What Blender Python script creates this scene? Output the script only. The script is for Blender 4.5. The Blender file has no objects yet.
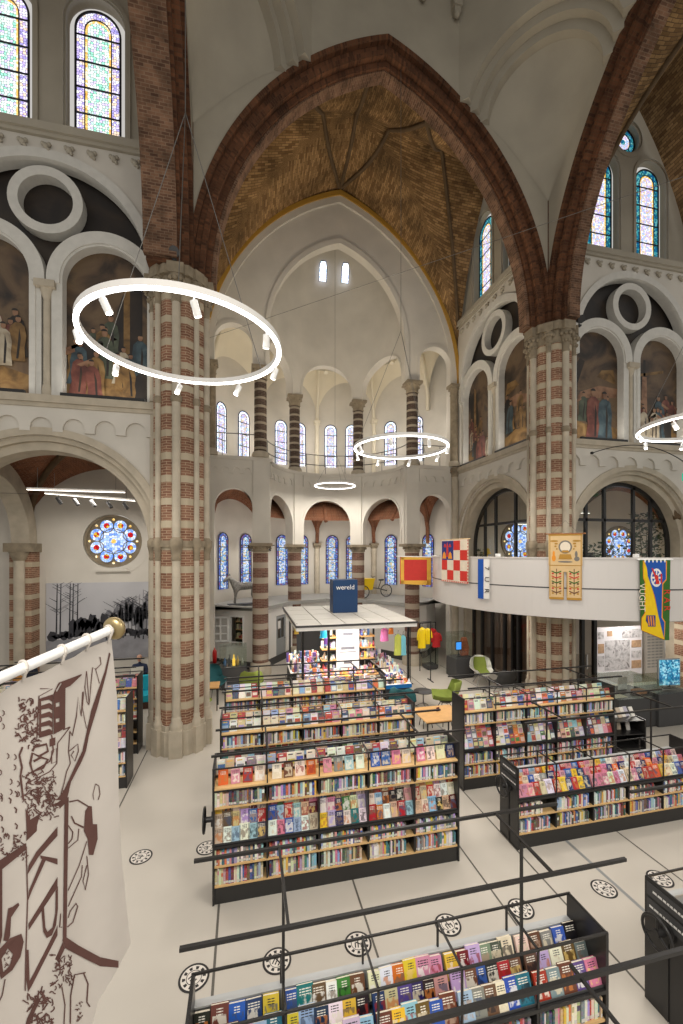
import bpy, bmesh, math, random
from mathutils import Vector, Matrix
from mathutils.geometry import tessellate_polygon

random.seed(7)
PI = math.pi
SC = bpy.context.scene
COL = SC.collection

# ------------------------------------------------------------------ camera numbers
FOC, CX, HY, YAW, EYE = 417.0, 341.5, 552.0, math.atan2(96.5, 417.0), 5.0
SY, CY = math.sin(YAW), math.cos(YAW)


def ray(px, py):
    r = (px - CX) / FOC
    return Vector((CY * r + SY, -SY * r + CY, (HY - py) / FOC))


def onz(px, py, z):
    d = ray(px, py); t = (z - EYE) / d.z
    return Vector((0, 0, EYE)) + d * t


def onY(px, py, y):
    d = ray(px, py)
    return Vector((0, 0, EYE)) + d * (y / d.y)


def onX(px, py, x):
    d = ray(px, py)
    return Vector((0, 0, EYE)) + d * (x / d.x)


# ------------------------------------------------------------------ object bookkeeping
def tag(o, label=None, cat=None, group=None, kind=None):
    if label: o['label'] = label
    if cat: o['category'] = cat
    if group: o['group'] = group
    if kind: o['kind'] = kind
    return o


def empty(name, loc=(0, 0, 0), rz=0.0, label=None, cat=None, group=None):
    o = bpy.data.objects.new(name, None)
    o.empty_display_size = 0.1
    o.location = loc
    o.rotation_euler = (0, 0, rz)
    COL.objects.link(o)
    return tag(o, label, cat, group)


def dup(root, loc=None, rz=None, label=None, group=None):
    r = root.copy(); COL.objects.link(r)
    if loc is not None: r.location = loc
    if rz is not None: r.rotation_euler = (0, 0, rz)
    if label: r['label'] = label
    if group: r['group'] = group
    for ch in list(root.children):
        c = ch.copy(); COL.objects.link(c); c.parent = r
        for g in list(ch.children):
            d = g.copy(); COL.objects.link(d); d.parent = c
    return r


# ------------------------------------------------------------------ mesh builder
class MB:
    def __init__(s):
        s.v = []; s.f = []; s.m = []; s.uv = []; s.sm = []; s.col = []; s.cur = (1, 1, 1, 1)

    def face(s, pts, mi=0, uv=None, sm=False):
        b = len(s.v)
        s.v.extend(Vector(p) for p in pts)
        s.f.append(list(range(b, b + len(pts))))
        s.m.append(mi); s.uv.append(uv); s.sm.append(sm); s.col.append(s.cur)

    def grid(s, rows, mi=0, sm=True, closed=False, uvs=None):
        """rows: list of equal-length point lists; shared vertices for smooth shading"""
        b = len(s.v); n = len(rows[0])
        for r in rows: s.v.extend(Vector(p) for p in r)
        for i in range(len(rows) - 1):
            for j in range(n if closed else n - 1):
                k = (j + 1) % n
                s.f.append([b + i * n + j, b + i * n + k, b + (i + 1) * n + k, b + (i + 1) * n + j])
                s.m.append(mi); s.sm.append(sm); s.col.append(s.cur)
                if uvs:
                    s.uv.append([uvs[i][j], uvs[i][j + 1], uvs[i + 1][j + 1], uvs[i + 1][j]])
                else:
                    s.uv.append(None)

    def box(s, x0, x1, y0, y1, z0, z1, mi=0, M=None):
        p = [Vector((x, y, z)) for z in (z0, z1) for y in (y0, y1) for x in (x0, x1)]
        if M is not None: p = [M @ q for q in p]
        for q in ((0, 2, 3, 1), (4, 5, 7, 6), (0, 1, 5, 4), (2, 6, 7, 3), (0, 4, 6, 2), (1, 3, 7, 5)):
            s.face([p[i] for i in q], mi)

    def bbox(s, x0, x1, y0, y1, z0, z1, b=0.01, mi=0, M=None):
        """box with chamfered vertical and horizontal edges"""
        def ring(ix, z):
            xa, xb, ya, yb = x0 + ix, x1 - ix, y0 + ix, y1 - ix
            c = b
            return [Vector(q) for q in ((xa + c, ya, z), (xb - c, ya, z), (xb, ya + c, z), (xb, yb - c, z), (xb - c, yb, z), (xa + c, yb, z), (xa, yb - c, z), (xa, ya + c, z))]
        rows = [ring(b, z0), ring(0, z0 + b), ring(0, z1 - b), ring(b, z1)]
        if M is not None: rows = [[M @ q for q in r] for r in rows]
        s.grid(rows, mi, sm=False, closed=True)
        s.face(rows[0][::-1], mi); s.face(rows[-1], mi)

    def cyl(s, p0, p1, r0, r1=None, n=12, mi=0, caps=True, sm=True):
        p0, p1 = Vector(p0), Vector(p1); r1 = r0 if r1 is None else r1
        d = (p1 - p0).normalized()
        a = d.orthogonal().normalized(); c = d.cross(a)
        R = []
        for p, r in ((p0, r0), (p1, r1)):
            R.append([p + (a * math.cos(t) + c * math.sin(t)) * r for t in [2 * PI * i / n for i in range(n)]])
        s.grid(R, mi, sm=sm, closed=True)
        if caps:
            s.face(R[0][::-1], mi); s.face(R[1], mi)

    def tube(s, pts, r, n=8, mi=0, closed=False, caps=True):
        pts = [Vector(p) for p in pts]
        m = len(pts); rows = []
        up = None
        for i, p in enumerate(pts):
            if closed: t = pts[(i + 1) % m] - pts[i - 1]
            else: t = pts[min(i + 1, m - 1)] - pts[max(i - 1, 0)]
            t.normalize()
            if up is None: up = t.orthogonal().normalized()
            else:
                up = up - t * up.dot(t)
                up = up.normalized() if up.length > 1e-6 else t.orthogonal().normalized()
            w = t.cross(up)
            rr = r[i] if isinstance(r, (list, tuple)) else r
            rows.append([p + (up * math.cos(a) + w * math.sin(a)) * rr for a in [2 * PI * k / n for k in range(n)]])
        if closed: rows.append(rows[0])
        s.grid(rows, mi, closed=True)
        if caps and not closed:
            s.face(rows[0][::-1], mi); s.face(rows[-1], mi)

    def lathe(s, prof, c=(0, 0, 0), n=20, a0=0.0, a1=2 * PI, mi=0, sm=True):
        """prof: list of (r, z); revolve round vertical axis through c"""
        full = abs(a1 - a0 - 2 * PI) < 1e-6
        k = n if full else n + 1
        rows = []
        for r, z in prof:
            rows.append([Vector((c[0] + r * math.cos(a), c[1] + r * math.sin(a), c[2] + z)) for a in [a0 + (a1 - a0) * i / n for i in range(k)]])
        s.grid(rows, mi, sm=sm, closed=full)
        if full:
            if prof[0][0] > 1e-4: s.face(rows[0][::-1], mi)
            if prof[-1][0] > 1e-4: s.face(rows[-1], mi)

    def prism(s, loops, v0, v1, fr, mi=0, side=None, back=True):
        """loops of (u,z): the first is the outline, the others holes; fr maps (u,v,z) to a point"""
        side = mi if side is None else side
        tri = tessellate_polygon([[Vector((p[0], p[1], 0)) for p in l] for l in loops])
        flat = [p for l in loops for p in l]
        b = len(s.v)
        for p in flat: s.v.append(Vector(fr(p[0], v0, p[1])))
        for t in tri:
            s.f.append([b + i for i in t]); s.m.append(mi); s.uv.append(None); s.sm.append(False); s.col.append(s.cur)
        if back and abs(v1 - v0) > 1e-6:
            b2 = len(s.v)
            for p in flat: s.v.append(Vector(fr(p[0], v1, p[1])))
            for t in tri:
                s.f.append([b2 + i for i in t][::-1]); s.m.append(mi); s.uv.append(None); s.sm.append(False); s.col.append(s.cur)
        if abs(v1 - v0) > 1e-6:
            for l in loops:
                for i in range(len(l)):
                    p, q = l[i], l[(i + 1) % len(l)]
                    s.face([fr(p[0], v0, p[1]), fr(q[0], v0, q[1]), fr(q[0], v1, q[1]), fr(p[0], v1, p[1])], side)

    def strip(s, outer, inner, v0, v1, fr, mi=0, closed=False):
        """solid band between two polylines of equal length in the wall plane; UV runs along the band"""
        n = len(outer); L = [0.0]
        for i in range(1, n + (1 if closed else 0)):
            a, b = outer[i % n], outer[i - 1]
            L.append(L[-1] + math.hypot(a[0] - b[0], a[1] - b[1]))
        w = math.hypot(outer[0][0] - inner[0][0], outer[0][1] - inner[0][1])
        t = abs(v1 - v0)
        for i in range(n if closed else n - 1):
            j = (i + 1) % n
            o0, o1, i0, i1 = outer[i], outer[j], inner[i], inner[j]
            a, b = L[i], L[i + 1]
            F = lambda p, v: fr(p[0], v, p[1])
            s.face([F(o0, v0), F(o1, v0), F(i1, v0), F(i0, v0)], mi, [(0, a), (0, b), (w, b), (w, a)])
            s.face([F(o0, v1), F(i0, v1), F(i1, v1), F(o1, v1)], mi, [(0, a), (w, a), (w, b), (0, b)])
            s.face([F(i0, v0), F(i1, v0), F(i1, v1), F(i0, v1)], mi, [(0, a), (0, b), (t, b), (t, a)])
            s.face([F(o0, v0), F(o0, v1), F(o1, v1), F(o1, v0)], mi, [(0, a), (t, a), (t, b), (0, b)])
        if not closed:
            for i in (0, n - 1):
                s.face([fr(outer[i][0], v0, outer[i][1]), fr(inner[i][0], v0, inner[i][1]), fr(inner[i][0], v1, inner[i][1]), fr(outer[i][0], v1, outer[i][1])], mi)

    def arcade(s, us, zb, zt, v0, v1, fr, mi=0, msoff=None):
        """wall built column by column between heights zb(u) and zt(u)"""
        msoff = mi if msoff is None else msoff
        for a, b in zip(us[:-1], us[1:]):
            e = (b - a) * 1e-4
            ba, bb, ta, tb = zb(a + e), zb(b - e), zt(a + e), zt(b - e)
            if ta - ba < 1e-3 and tb - bb < 1e-3: continue
            s.face([fr(a, v0, ba), fr(b, v0, bb), fr(b, v0, tb), fr(a, v0, ta)], mi)
            s.face([fr(a, v1, ba), fr(a, v1, ta), fr(b, v1, tb), fr(b, v1, bb)], mi)
            s.face([fr(a, v0, ba), fr(a, v1, ba), fr(b, v1, bb), fr(b, v0, bb)], msoff)
            s.face([fr(a, v0, ta), fr(b, v0, tb), fr(b, v1, tb), fr(a, v1, ta)], mi)
        # vertical jambs where zb jumps
        for a in us[1:-1]:
            l, r = zb(a - 1e-5), zb(a + 1e-5)
            if abs(l - r) > 1e-3:
                s.face([fr(a, v0, l), fr(a, v0, r), fr(a, v1, r), fr(a, v1, l)], msoff)
        for a in (us[0] + 1e-5, us[-1] - 1e-5):
            s.face([fr(a, v0, zb(a)), fr(a, v1, zb(a)), fr(a, v1, zt(a)), fr(a, v0, zt(a))], mi)

    def build(s, name, mats, parent=None, loc=None, recalc=False):
        me = bpy.data.meshes.new(name)
        me.from_pydata([tuple(p) for p in s.v], [], s.f)
        if not isinstance(mats, (list, tuple)): mats = [mats]
        for m in mats: me.materials.append(m)
        me.polygons.foreach_set('material_index', s.m)
        me.polygons.foreach_set('use_smooth', s.sm)
        uvl = me.uv_layers.new(name='UVMap')
        buf = [0.0] * (2 * len(me.loops))
        me.update()
        for p in me.polygons:
            u = s.uv[p.index]
            if u is not None:
                for k, li in enumerate(p.loop_indices):
                    buf[2 * li], buf[2 * li + 1] = u[k]
            else:
                n = p.normal; ax, ay, az = abs(n.x), abs(n.y), abs(n.z)
                for li in p.loop_indices:
                    q = me.vertices[me.loops[li].vertex_index].co
                    if az > 0.75: w = (q.x, q.y)
                    elif ax > ay: w = (q.y, q.z)
                    else: w = (q.x, q.z)
                    buf[2 * li], buf[2 * li + 1] = w
        uvl.data.foreach_set('uv', buf)
        if any(c != (1, 1, 1, 1) for c in s.col):
            ca = me.color_attributes.new('Col', 'FLOAT_COLOR', 'CORNER')
            cb = [0.0] * (4 * len(me.loops))
            for p in me.polygons:
                c = s.col[p.index]
                for li in p.loop_indices: cb[4 * li:4 * li + 4] = c
            ca.data.foreach_set('color', cb)
        if recalc:
            bm = bmesh.new(); bm.from_mesh(me)
            bmesh.ops.remove_doubles(bm, verts=bm.verts, dist=1e-5)
            bmesh.ops.recalc_face_normals(bm, faces=bm.faces)
            bm.to_mesh(me); bm.free()
        me.update()
        o = bpy.data.objects.new(name, me)
        COL.objects.link(o)
        if parent is not None: o.parent = parent
        if loc is not None: o.location = loc
        return o


def struct(mb, name, mats, label, parent=None):
    o = mb.build(name, mats, parent)
    if parent is None: tag(o, label, None, None, 'structure'); o['category'] = name.split('_')[0]
    return o


# ------------------------------------------------------------------ arches (u, z) polylines and height functions
def arch_pts(c, half, spring, rise, n=24):
    R = (half * half + rise * rise) / (2 * half); e = R - half
    am = math.atan2(rise, e) if e > 1e-9 else PI / 2
    L = [(c - (R * math.cos(am * i / n) - e), spring + R * math.sin(am * i / n)) for i in range(n + 1)]
    return L + [(2 * c - x, z) for x, z in L[-2::-1]]


def arch_h(c, half, spring, rise):
    R = (half * half + rise * rise) / (2 * half); e = R - half
    def h(u):
        d = abs(u - c) + e
        return spring + math.sqrt(max(0.0, R * R - d * d))
    return h


def arch_us(c, half, n=20):
    return [c + half * math.sin(PI / 2 * (i / n)) for i in range(-n, n + 1)]


def circ(c, z, r, n=36):
    return [(c + r * math.cos(2 * PI * i / n), z + r * math.sin(2 * PI * i / n)) for i in range(n)]


def legs(pts, z0):
    return [(pts[0][0], z0)] + pts + [(pts[-1][0], z0)]


def frE(y0): return lambda u, v, z: Vector((u, y0 + v, z))      # wall facing the camera side (-Y)
def frS(x0): return lambda u, v, z: Vector((x0 + v, u, z))      # right-hand wall facing -X
def frN(x0): return lambda u, v, z: Vector((x0 - v, u, z))      # left-hand wall facing +X
# ------------------------------------------------------------------ materials
MATS = {}


def newmat(name):
    m = bpy.data.materials.new(name); m.use_nodes = True
    nt = m.node_tree; nt.nodes.clear()
    out = nt.nodes.new('ShaderNodeOutputMaterial')
    bs = nt.nodes.new('ShaderNodeBsdfPrincipled')
    nt.links.new(bs.outputs[0], out.inputs[0])
    MATS[name] = m
    return m, nt, bs, out


def rgb(h):
    """sRGB 0-255 triple to linear rgba"""
    def l(c):
        c /= 255.0
        return c / 12.92 if c <= 0.04045 else ((c + 0.055) / 1.055) ** 2.4
    return (l(h[0]), l(h[1]), l(h[2]), 1.0)


def plain(name, c, rough=0.6, metal=0.0, noise=0.0, nscale=4.0, bump=0.0, spec=0.4):
    m, nt, bs, out = newmat(name)
    bs.inputs['Roughness'].default_value = rough
    bs.inputs['Metallic'].default_value = metal
    bs.inputs['Specular IOR Level'].default_value = spec
    c = rgb(c)
    if noise or bump:
        tc = nt.nodes.new('ShaderNodeTexCoord'); nz = nt.nodes.new('ShaderNodeTexNoise')
        nz.inputs['Scale'].default_value = nscale; nz.inputs['Detail'].default_value = 6
        nt.links.new(tc.outputs['Object'], nz.inputs['Vector'])
        if noise:
            rp = nt.nodes.new('ShaderNodeValToRGB')
            rp.color_ramp.elements[0].position = 0.3; rp.color_ramp.elements[1].position = 0.7
            rp.color_ramp.elements[0].color = (c[0] * (1 - noise), c[1] * (1 - noise), c[2] * (1 - noise), 1)
            rp.color_ramp.elements[1].color = (min(1, c[0] * (1 + noise * .5)), min(1, c[1] * (1 + noise * .5)), min(1, c[2] * (1 + noise * .5)), 1)
            nt.links.new(nz.outputs['Fac'], rp.inputs['Fac']); nt.links.new(rp.outputs[0], bs.inputs['Base Color'])
        else: bs.inputs['Base Color'].default_value = c
        if bump:
            bp = nt.nodes.new('ShaderNodeBump'); bp.inputs['Strength'].default_value = bump; bp.inputs['Distance'].default_value = 0.02
            nt.links.new(nz.outputs['Fac'], bp.inputs['Height']); nt.links.new(bp.outputs[0], bs.inputs['Normal'])
    else:
        bs.inputs['Base Color'].default_value = c
    return m


def brick(name, c1, c2, cm, w=0.22, h=0.065, ms=0.008, nvar=0.35, nscale=1.3, band=None, bandcol=None, rough=0.85, bump=0.4):
    """brick courses in metric UV; band=(period, stone height) adds stone bands by height"""
    m, nt, bs, out = newmat(name)
    bs.inputs['Roughness'].default_value = rough; bs.inputs['Specular IOR Level'].default_value = 0.25
    tc = nt.nodes.new('ShaderNodeTexCoord'); bt = nt.nodes.new('ShaderNodeTexBrick')
    nt.links.new(tc.outputs['UV'], bt.inputs['Vector'])
    bt.inputs['Scale'].default_value = 1.0
    bt.inputs['Brick Width'].default_value = w; bt.inputs['Row Height'].default_value = h; bt.inputs['Mortar Size'].default_value = ms
    bt.inputs['Color1'].default_value = rgb(c1); bt.inputs['Color2'].default_value = rgb(c2); bt.inputs['Mortar'].default_value = rgb(cm)
    nz = nt.nodes.new('ShaderNodeTexNoise'); nz.inputs['Scale'].default_value = nscale; nz.inputs['Detail'].default_value = 5
    nt.links.new(tc.outputs['Object'], nz.inputs['Vector'])
    mr = nt.nodes.new('ShaderNodeMapRange'); mr.inputs[1].default_value = .3; mr.inputs[2].default_value = .7
    mr.inputs[3].default_value = 1 - nvar; mr.inputs[4].default_value = 1 + nvar
    nt.links.new(nz.outputs['Fac'], mr.inputs[0])
    mx = nt.nodes.new('ShaderNodeVectorMath'); mx.operation = 'SCALE'
    nt.links.new(bt.outputs['Color'], mx.inputs[0]); nt.links.new(mr.outputs[0], mx.inputs['Scale'])
    last = mx.outputs[0]
    if band:
        sp = nt.nodes.new('ShaderNodeSeparateXYZ'); nt.links.new(tc.outputs['Object'], sp.inputs[0])
        md = nt.nodes.new('ShaderNodeMath'); md.operation = 'FLOORED_MODULO'; md.inputs[1].default_value = band[0]
        nt.links.new(sp.outputs['Z'], md.inputs[0])
        ls = nt.nodes.new('ShaderNodeMath'); ls.operation = 'LESS_THAN'; ls.inputs[1].default_value = band[1]
        nt.links.new(md.outputs[0], ls.inputs[0])
        mm = nt.nodes.new('ShaderNodeMix'); mm.data_type = 'RGBA'
        nt.links.new(ls.outputs[0], mm.inputs['Factor']); nt.links.new(last, mm.inputs['A']); mm.inputs['B'].default_value = rgb(bandcol)
        last = mm.outputs['Result']
    nt.links.new(last, bs.inputs['Base Color'])
    bp = nt.nodes.new('ShaderNodeBump'); bp.inputs['Strength'].default_value = bump; bp.inputs['Distance'].default_value = 0.01
    inv = nt.nodes.new('ShaderNodeMath'); inv.operation = 'SUBTRACT'; inv.inputs[0].default_value = 1.0
    nt.links.new(bt.outputs['Fac'], inv.inputs[1]); nt.links.new(inv.outputs[0], bp.inputs['Height']); nt.links.new(bp.outputs[0], bs.inputs['Normal'])
    return m


def emit(name, c, s):
    m, nt, bs, out = newmat(name)
    e = nt.nodes.new('ShaderNodeEmission'); e.inputs[0].default_value = rgb(c); e.inputs[1].default_value = s
    nt.links.new(e.outputs[0], out.inputs[0]); nt.nodes.remove(bs)
    return m


def stained(name, cols, scale, s, lead=0.06, rnd=0.6):
    """leaded glass lit from outside: small coloured quarries with dark came lines; scale in pieces per metre"""
    m, nt, bs, out = newmat(name)
    nt.nodes.remove(bs)
    tc = nt.nodes.new('ShaderNodeTexCoord')
    def vor(feat):
        v = nt.nodes.new('ShaderNodeTexVoronoi'); v.voronoi_dimensions = '2D'; v.feature = feat
        v.inputs['Scale'].default_value = scale; v.inputs['Randomness'].default_value = rnd
        nt.links.new(tc.outputs['UV'], v.inputs['Vector']); return v
    v1, v2 = vor('F1'), vor('DISTANCE_TO_EDGE')
    sep = nt.nodes.new('ShaderNodeSeparateColor'); nt.links.new(v1.outputs['Color'], sep.inputs[0])
    rp = nt.nodes.new('ShaderNodeValToRGB'); rp.color_ramp.interpolation = 'CONSTANT'
    el = rp.color_ramp.elements
    while len(el) < len(cols): el.new(0.5)
    for i, c in enumerate(cols):
        el[i].position = i / len(cols); el[i].color = rgb(c)
    nt.links.new(sep.outputs[0], rp.inputs['Fac'])
    gt = nt.nodes.new('ShaderNodeMath'); gt.operation = 'GREATER_THAN'; gt.inputs[1].default_value = lead
    nt.links.new(v2.outputs['Distance'], gt.inputs[0])
    ml = nt.nodes.new('ShaderNodeMath'); ml.operation = 'MULTIPLY_ADD'; ml.inputs[1].default_value = s * 0.75; ml.inputs[2].default_value = s * 0.25
    nt.links.new(gt.outputs[0], ml.inputs[0])
    e = nt.nodes.new('ShaderNodeEmission'); nt.links.new(rp.outputs[0], e.inputs[0]); nt.links.new(ml.outputs[0], e.inputs[1])
    nt.links.new(e.outputs[0], out.inputs[0])
    return m


def glassmat(name, tint=(235, 240, 238), refl=0.12, rough=0.02):
    m, nt, bs, out = newmat(name); nt.nodes.remove(bs)
    t = nt.nodes.new('ShaderNodeBsdfTransparent'); t.inputs[0].default_value = rgb(tint)
    g = nt.nodes.new('ShaderNodeBsdfGlossy'); g.inputs['Roughness'].default_value = rough
    lw = nt.nodes.new('ShaderNodeLayerWeight'); lw.inputs[0].default_value = .5
    pw = nt.nodes.new('ShaderNodeMath'); pw.operation = 'POWER'; pw.inputs[1].default_value = 4.0; nt.links.new(lw.outputs['Facing'], pw.inputs[0])
    ad = nt.nodes.new('ShaderNodeMath'); ad.operation = 'MULTIPLY_ADD'; ad.inputs[1].default_value = .6; ad.inputs[2].default_value = .02 + refl * .3; ad.use_clamp = True
    nt.links.new(pw.outputs[0], ad.inputs[0])
    mx = nt.nodes.new('ShaderNodeMixShader'); nt.links.new(ad.outputs[0], mx.inputs[0])
    nt.links.new(t.outputs[0], mx.inputs[1]); nt.links.new(g.outputs[0], mx.inputs[2]); nt.links.new(mx.outputs[0], out.inputs[0])
    return m


def vcol(name, rough=0.55, pattern=0.0, pscale=30.0):
    """colour from the mesh's own colour attribute, broken up by printed-cover pattern"""
    m, nt, bs, out = newmat(name)
    bs.inputs['Roughness'].default_value = rough
    a = nt.nodes.new('ShaderNodeVertexColor'); a.layer_name = 'Col'
    last = a.outputs['Color']
    if pattern:
        tc = nt.nodes.new('ShaderNodeTexCoord'); v = nt.nodes.new('ShaderNodeTexVoronoi'); v.inputs['Scale'].default_value = pscale
        nt.links.new(tc.outputs['Object'], v.inputs['Vector'])
        mx = nt.nodes.new('ShaderNodeMix'); mx.data_type = 'RGBA'; mx.inputs['Factor'].default_value = pattern
        nt.links.new(last, mx.inputs['A']); nt.links.new(v.outputs['Color'], mx.inputs['B']); last = mx.outputs['Result']
    nt.links.new(last, bs.inputs['Base Color'])
    return m


def covermat(name):
    """book cover: the object's own colour with a picture patch and a title block that differ from book to book (UV 0..1 on the front)"""
    m, nt, bs, out = newmat(name)
    bs.inputs['Roughness'].default_value = 0.35
    L = nt.links
    oi = nt.nodes.new('ShaderNodeObjectInfo'); tc = nt.nodes.new('ShaderNodeTexCoord')
    def math_(op, a, b=None, clamp=False):
        n = nt.nodes.new('ShaderNodeMath'); n.operation = op; n.use_clamp = clamp
        for i, q in enumerate((a, b)):
            if q is None: continue
            if isinstance(q, (int, float)): n.inputs[i].default_value = q
            else: L.new(q, n.inputs[i])
        return n.outputs[0]
    sp = nt.nodes.new('ShaderNodeSeparateXYZ'); L.new(tc.outputs['UV'], sp.inputs[0])
    u, v = sp.outputs['X'], sp.outputs['Y']
    rnd = oi.outputs['Random']
    seed = math_('MULTIPLY', rnd, 57.0)
    # picture: noise blobs with the seed as 4th dimension
    nz = nt.nodes.new('ShaderNodeTexNoise'); nz.noise_dimensions = '4D'; nz.inputs['Scale'].default_value = 3.2; nz.inputs['Detail'].default_value = 3
    L.new(tc.outputs['UV'], nz.inputs['Vector']); L.new(seed, nz.inputs['W'])
    rp = nt.nodes.new('ShaderNodeMapRange'); rp.inputs[1].default_value = .46; rp.inputs[2].default_value = .54
    L.new(nz.outputs['Fac'], rp.inputs[0])
    # window of the picture
    du = math_('ABSOLUTE', math_('SUBTRACT', u, 0.5)); dv = math_('ABSOLUTE', math_('SUBTRACT', v, 0.38))
    win = math_('MULTIPLY', math_('LESS_THAN', du, 0.40), math_('LESS_THAN', dv, 0.30))
    pic = math_('MULTIPLY', math_('MULTIPLY', win, rp.outputs[0]), 0.75)
    hs = nt.nodes.new('ShaderNodeValToRGB'); hs.color_ramp.interpolation = 'CONSTANT'; el = hs.color_ramp.elements
    pc = [(236, 230, 216), (30, 30, 36), (196, 120, 60), (220, 208, 180), (150, 46, 40), (70, 84, 110), (232, 200, 120), (120, 100, 84), (240, 238, 232), (176, 150, 130)]
    while len(el) < len(pc): el.new(0.5)
    for i_, c_ in enumerate(pc): el[i_].position = i_ / len(pc); el[i_].color = rgb(c_)
    L.new(math_('FRACT', math_('MULTIPLY', rnd, 7.3)), hs.inputs['Fac'])
    mx1 = nt.nodes.new('ShaderNodeMix'); mx1.data_type = 'RGBA'
    L.new(pic, mx1.inputs['Factor']); L.new(oi.outputs['Color'], mx1.inputs['A']); L.new(hs.outputs[0], mx1.inputs['B'])
    # title lines: bars broken by a fine wave
    tl = math_('ABSOLUTE', math_('SUBTRACT', v, 0.80))
    bars = math_('GREATER_THAN', math_('SINE', math_('MULTIPLY', v, 75.0)), 0.2)
    brk = math_('GREATER_THAN', math_('SINE', math_('ADD', math_('MULTIPLY', u, 27.0), seed)), -0.88)
    lim = math_('LESS_THAN', du, math_('ADD', math_('MULTIPLY', math_('FRACT', math_('MULTIPLY', rnd, 13.7)), 0.22), 0.16))
    tit = math_('MULTIPLY', math_('MULTIPLY', bars, brk), math_('MULTIPLY', lim, math_('LESS_THAN', tl, 0.12)))
    # contrasting title colour
    bw = nt.nodes.new('ShaderNodeRGBToBW'); L.new(oi.outputs['Color'], bw.inputs[0])
    tcol = math_('LESS_THAN', bw.outputs[0], 0.30)
    cmb = nt.nodes.new('ShaderNodeMix'); cmb.data_type = 'RGBA'
    cmb.inputs['A'].default_value = (0.02, 0.02, 0.03, 1); cmb.inputs['B'].default_value = (0.85, 0.82, 0.72, 1); L.new(tcol, cmb.inputs['Factor'])
    mx2 = nt.nodes.new('ShaderNodeMix'); mx2.data_type = 'RGBA'
    L.new(tit, mx2.inputs['Factor']); L.new(mx1.outputs['Result'], mx2.inputs['A']); L.new(cmb.outputs['Result'], mx2.inputs['B'])
    L.new(mx2.outputs['Result'], bs.inputs['Base Color'])
    return m


def painted(name, base, cols, scale=1.2, rough=0.5):
    """old wall painting: murky ground with soft patches of colour"""
    m, nt, bs, out = newmat(name); bs.inputs['Roughness'].default_value = rough
    tc = nt.nodes.new('ShaderNodeTexCoord')
    nz = nt.nodes.new('ShaderNodeTexNoise'); nz.inputs['Scale'].default_value = scale; nz.inputs['Detail'].default_value = 8; nz.inputs['Distortion'].default_value = 0.6
    nt.links.new(tc.outputs['UV'], nz.inputs['Vector'])
    rp = nt.nodes.new('ShaderNodeValToRGB'); el = rp.color_ramp.elements
    cs = [base] + list(cols)
    while len(el) < len(cs): el.new(0.5)
    for i, c in enumerate(cs):
        el[i].position = 0.34 + 0.34 * i / max(1, len(cs) - 1); el[i].color = rgb(c)
    nt.links.new(nz.outputs['Fac'], rp.inputs['Fac']); nt.links.new(rp.outputs[0], bs.inputs['Base Color'])
    return m


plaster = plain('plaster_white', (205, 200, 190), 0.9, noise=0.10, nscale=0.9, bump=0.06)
plaster_dim = plain('plaster_upper_dimmed', (170, 163, 148), 0.9, noise=0.13, nscale=0.8, bump=0.06)  # same plaster, colour darkened to carry the dim light high up
plaster_cream = plain('plaster_cream', (222, 214, 194), 0.9, noise=0.05, nscale=1.2)
tracery = plain('tracery_white_stone', (205, 203, 196), 0.85, noise=0.07, nscale=6, bump=0.15)
stone = plain('grey_sandstone', (182, 172, 154), 0.85, noise=0.16, nscale=3.0, bump=0.2)
stone_dark = plain('weathered_stone', (140, 128, 108), 0.85, noise=0.25, nscale=5.0, bump=0.3)
brick_pier = brick('pier_brick', (142, 104, 84), (116, 80, 64), (168, 146, 122), band=(0.56, 0.17), bandcol=(178, 166, 144), nvar=.2)
brick_arch = brick('arch_brick', (106, 68, 46), (66, 42, 29), (88, 64, 46), w=0.21, h=0.07, ms=0.007, nvar=.35)
brick_soff = brick('arch_soffit_brick', (120, 90, 70), (84, 60, 47), (120, 98, 80), w=0.18, h=0.065, ms=0.008, nvar=.45, nscale=3)
brick_vault = brick('vault_brick', (160, 128, 86), (106, 80, 50), (92, 72, 52), w=0.24, h=0.075, ms=0.007, nvar=.5, nscale=1.0, bump=.6)
brick_low = brick('low_vault_brick', (134, 84, 58), (108, 64, 44), (140, 110, 88), nvar=.3)
brick_band = brick('banded_column', (122, 88, 76), (98, 68, 58), (140, 118, 104), band=(0.62, 0.24), bandcol=(170, 158, 142), nvar=.25)
brick_dark = brick('banded_dark_column', (84, 68, 60), (62, 50, 44), (100, 88, 78), band=(0.34, 0.10), bandcol=(150, 140, 124), nvar=.25)
gold = plain('gold_paint', (176, 136, 56), 0.5)
ribmat = plain('rib_stone', (96, 78, 56), 0.85, noise=0.2, nscale=4)
floor_m = plain('poured_floor', (190, 184, 174), 0.38, noise=0.06, nscale=0.7, spec=0.35)
joint_m = plain('joint_dark', (92, 88, 82), 0.6)
joint_b = plain('joint_metal', (150, 152, 152), 0.45, metal=0.3)
black = plain('black_powder_coat', (38, 37, 37), 0.32)
blackmid = plain('black_panel', (46, 45, 44), 0.5)
darkgrey = plain('dark_grey_laminate', (66, 66, 67), 0.5)
wood = plain('light_birch', (214, 178, 124), 0.5, noise=0.10, nscale=9)
wood_table = plain('table_oak', (205, 158, 98), 0.45, noise=0.12, nscale=7)
white_paint = plain('white_paint', (232, 230, 226), 0.5)
white_gloss = plain('white_gloss', (238, 238, 236), 0.25)
grey_paint = plain('grey_paint', (160, 160, 156), 0.6)
chrome = plain('chrome', (200, 200, 200), 0.2, metal=1.0)
brass = plain('aged_brass', (166, 148, 108), 0.35, metal=0.7)
steel = plain('wire_steel', (120, 118, 114), 0.4, metal=0.8)
glass = glassmat('window_glass')
case_glass = glassmat('case_glass', (248, 251, 249), 0.06)
dark_glass = glassmat('tinted_glass', (205, 198, 190), 0.25, 0.03)
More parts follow.
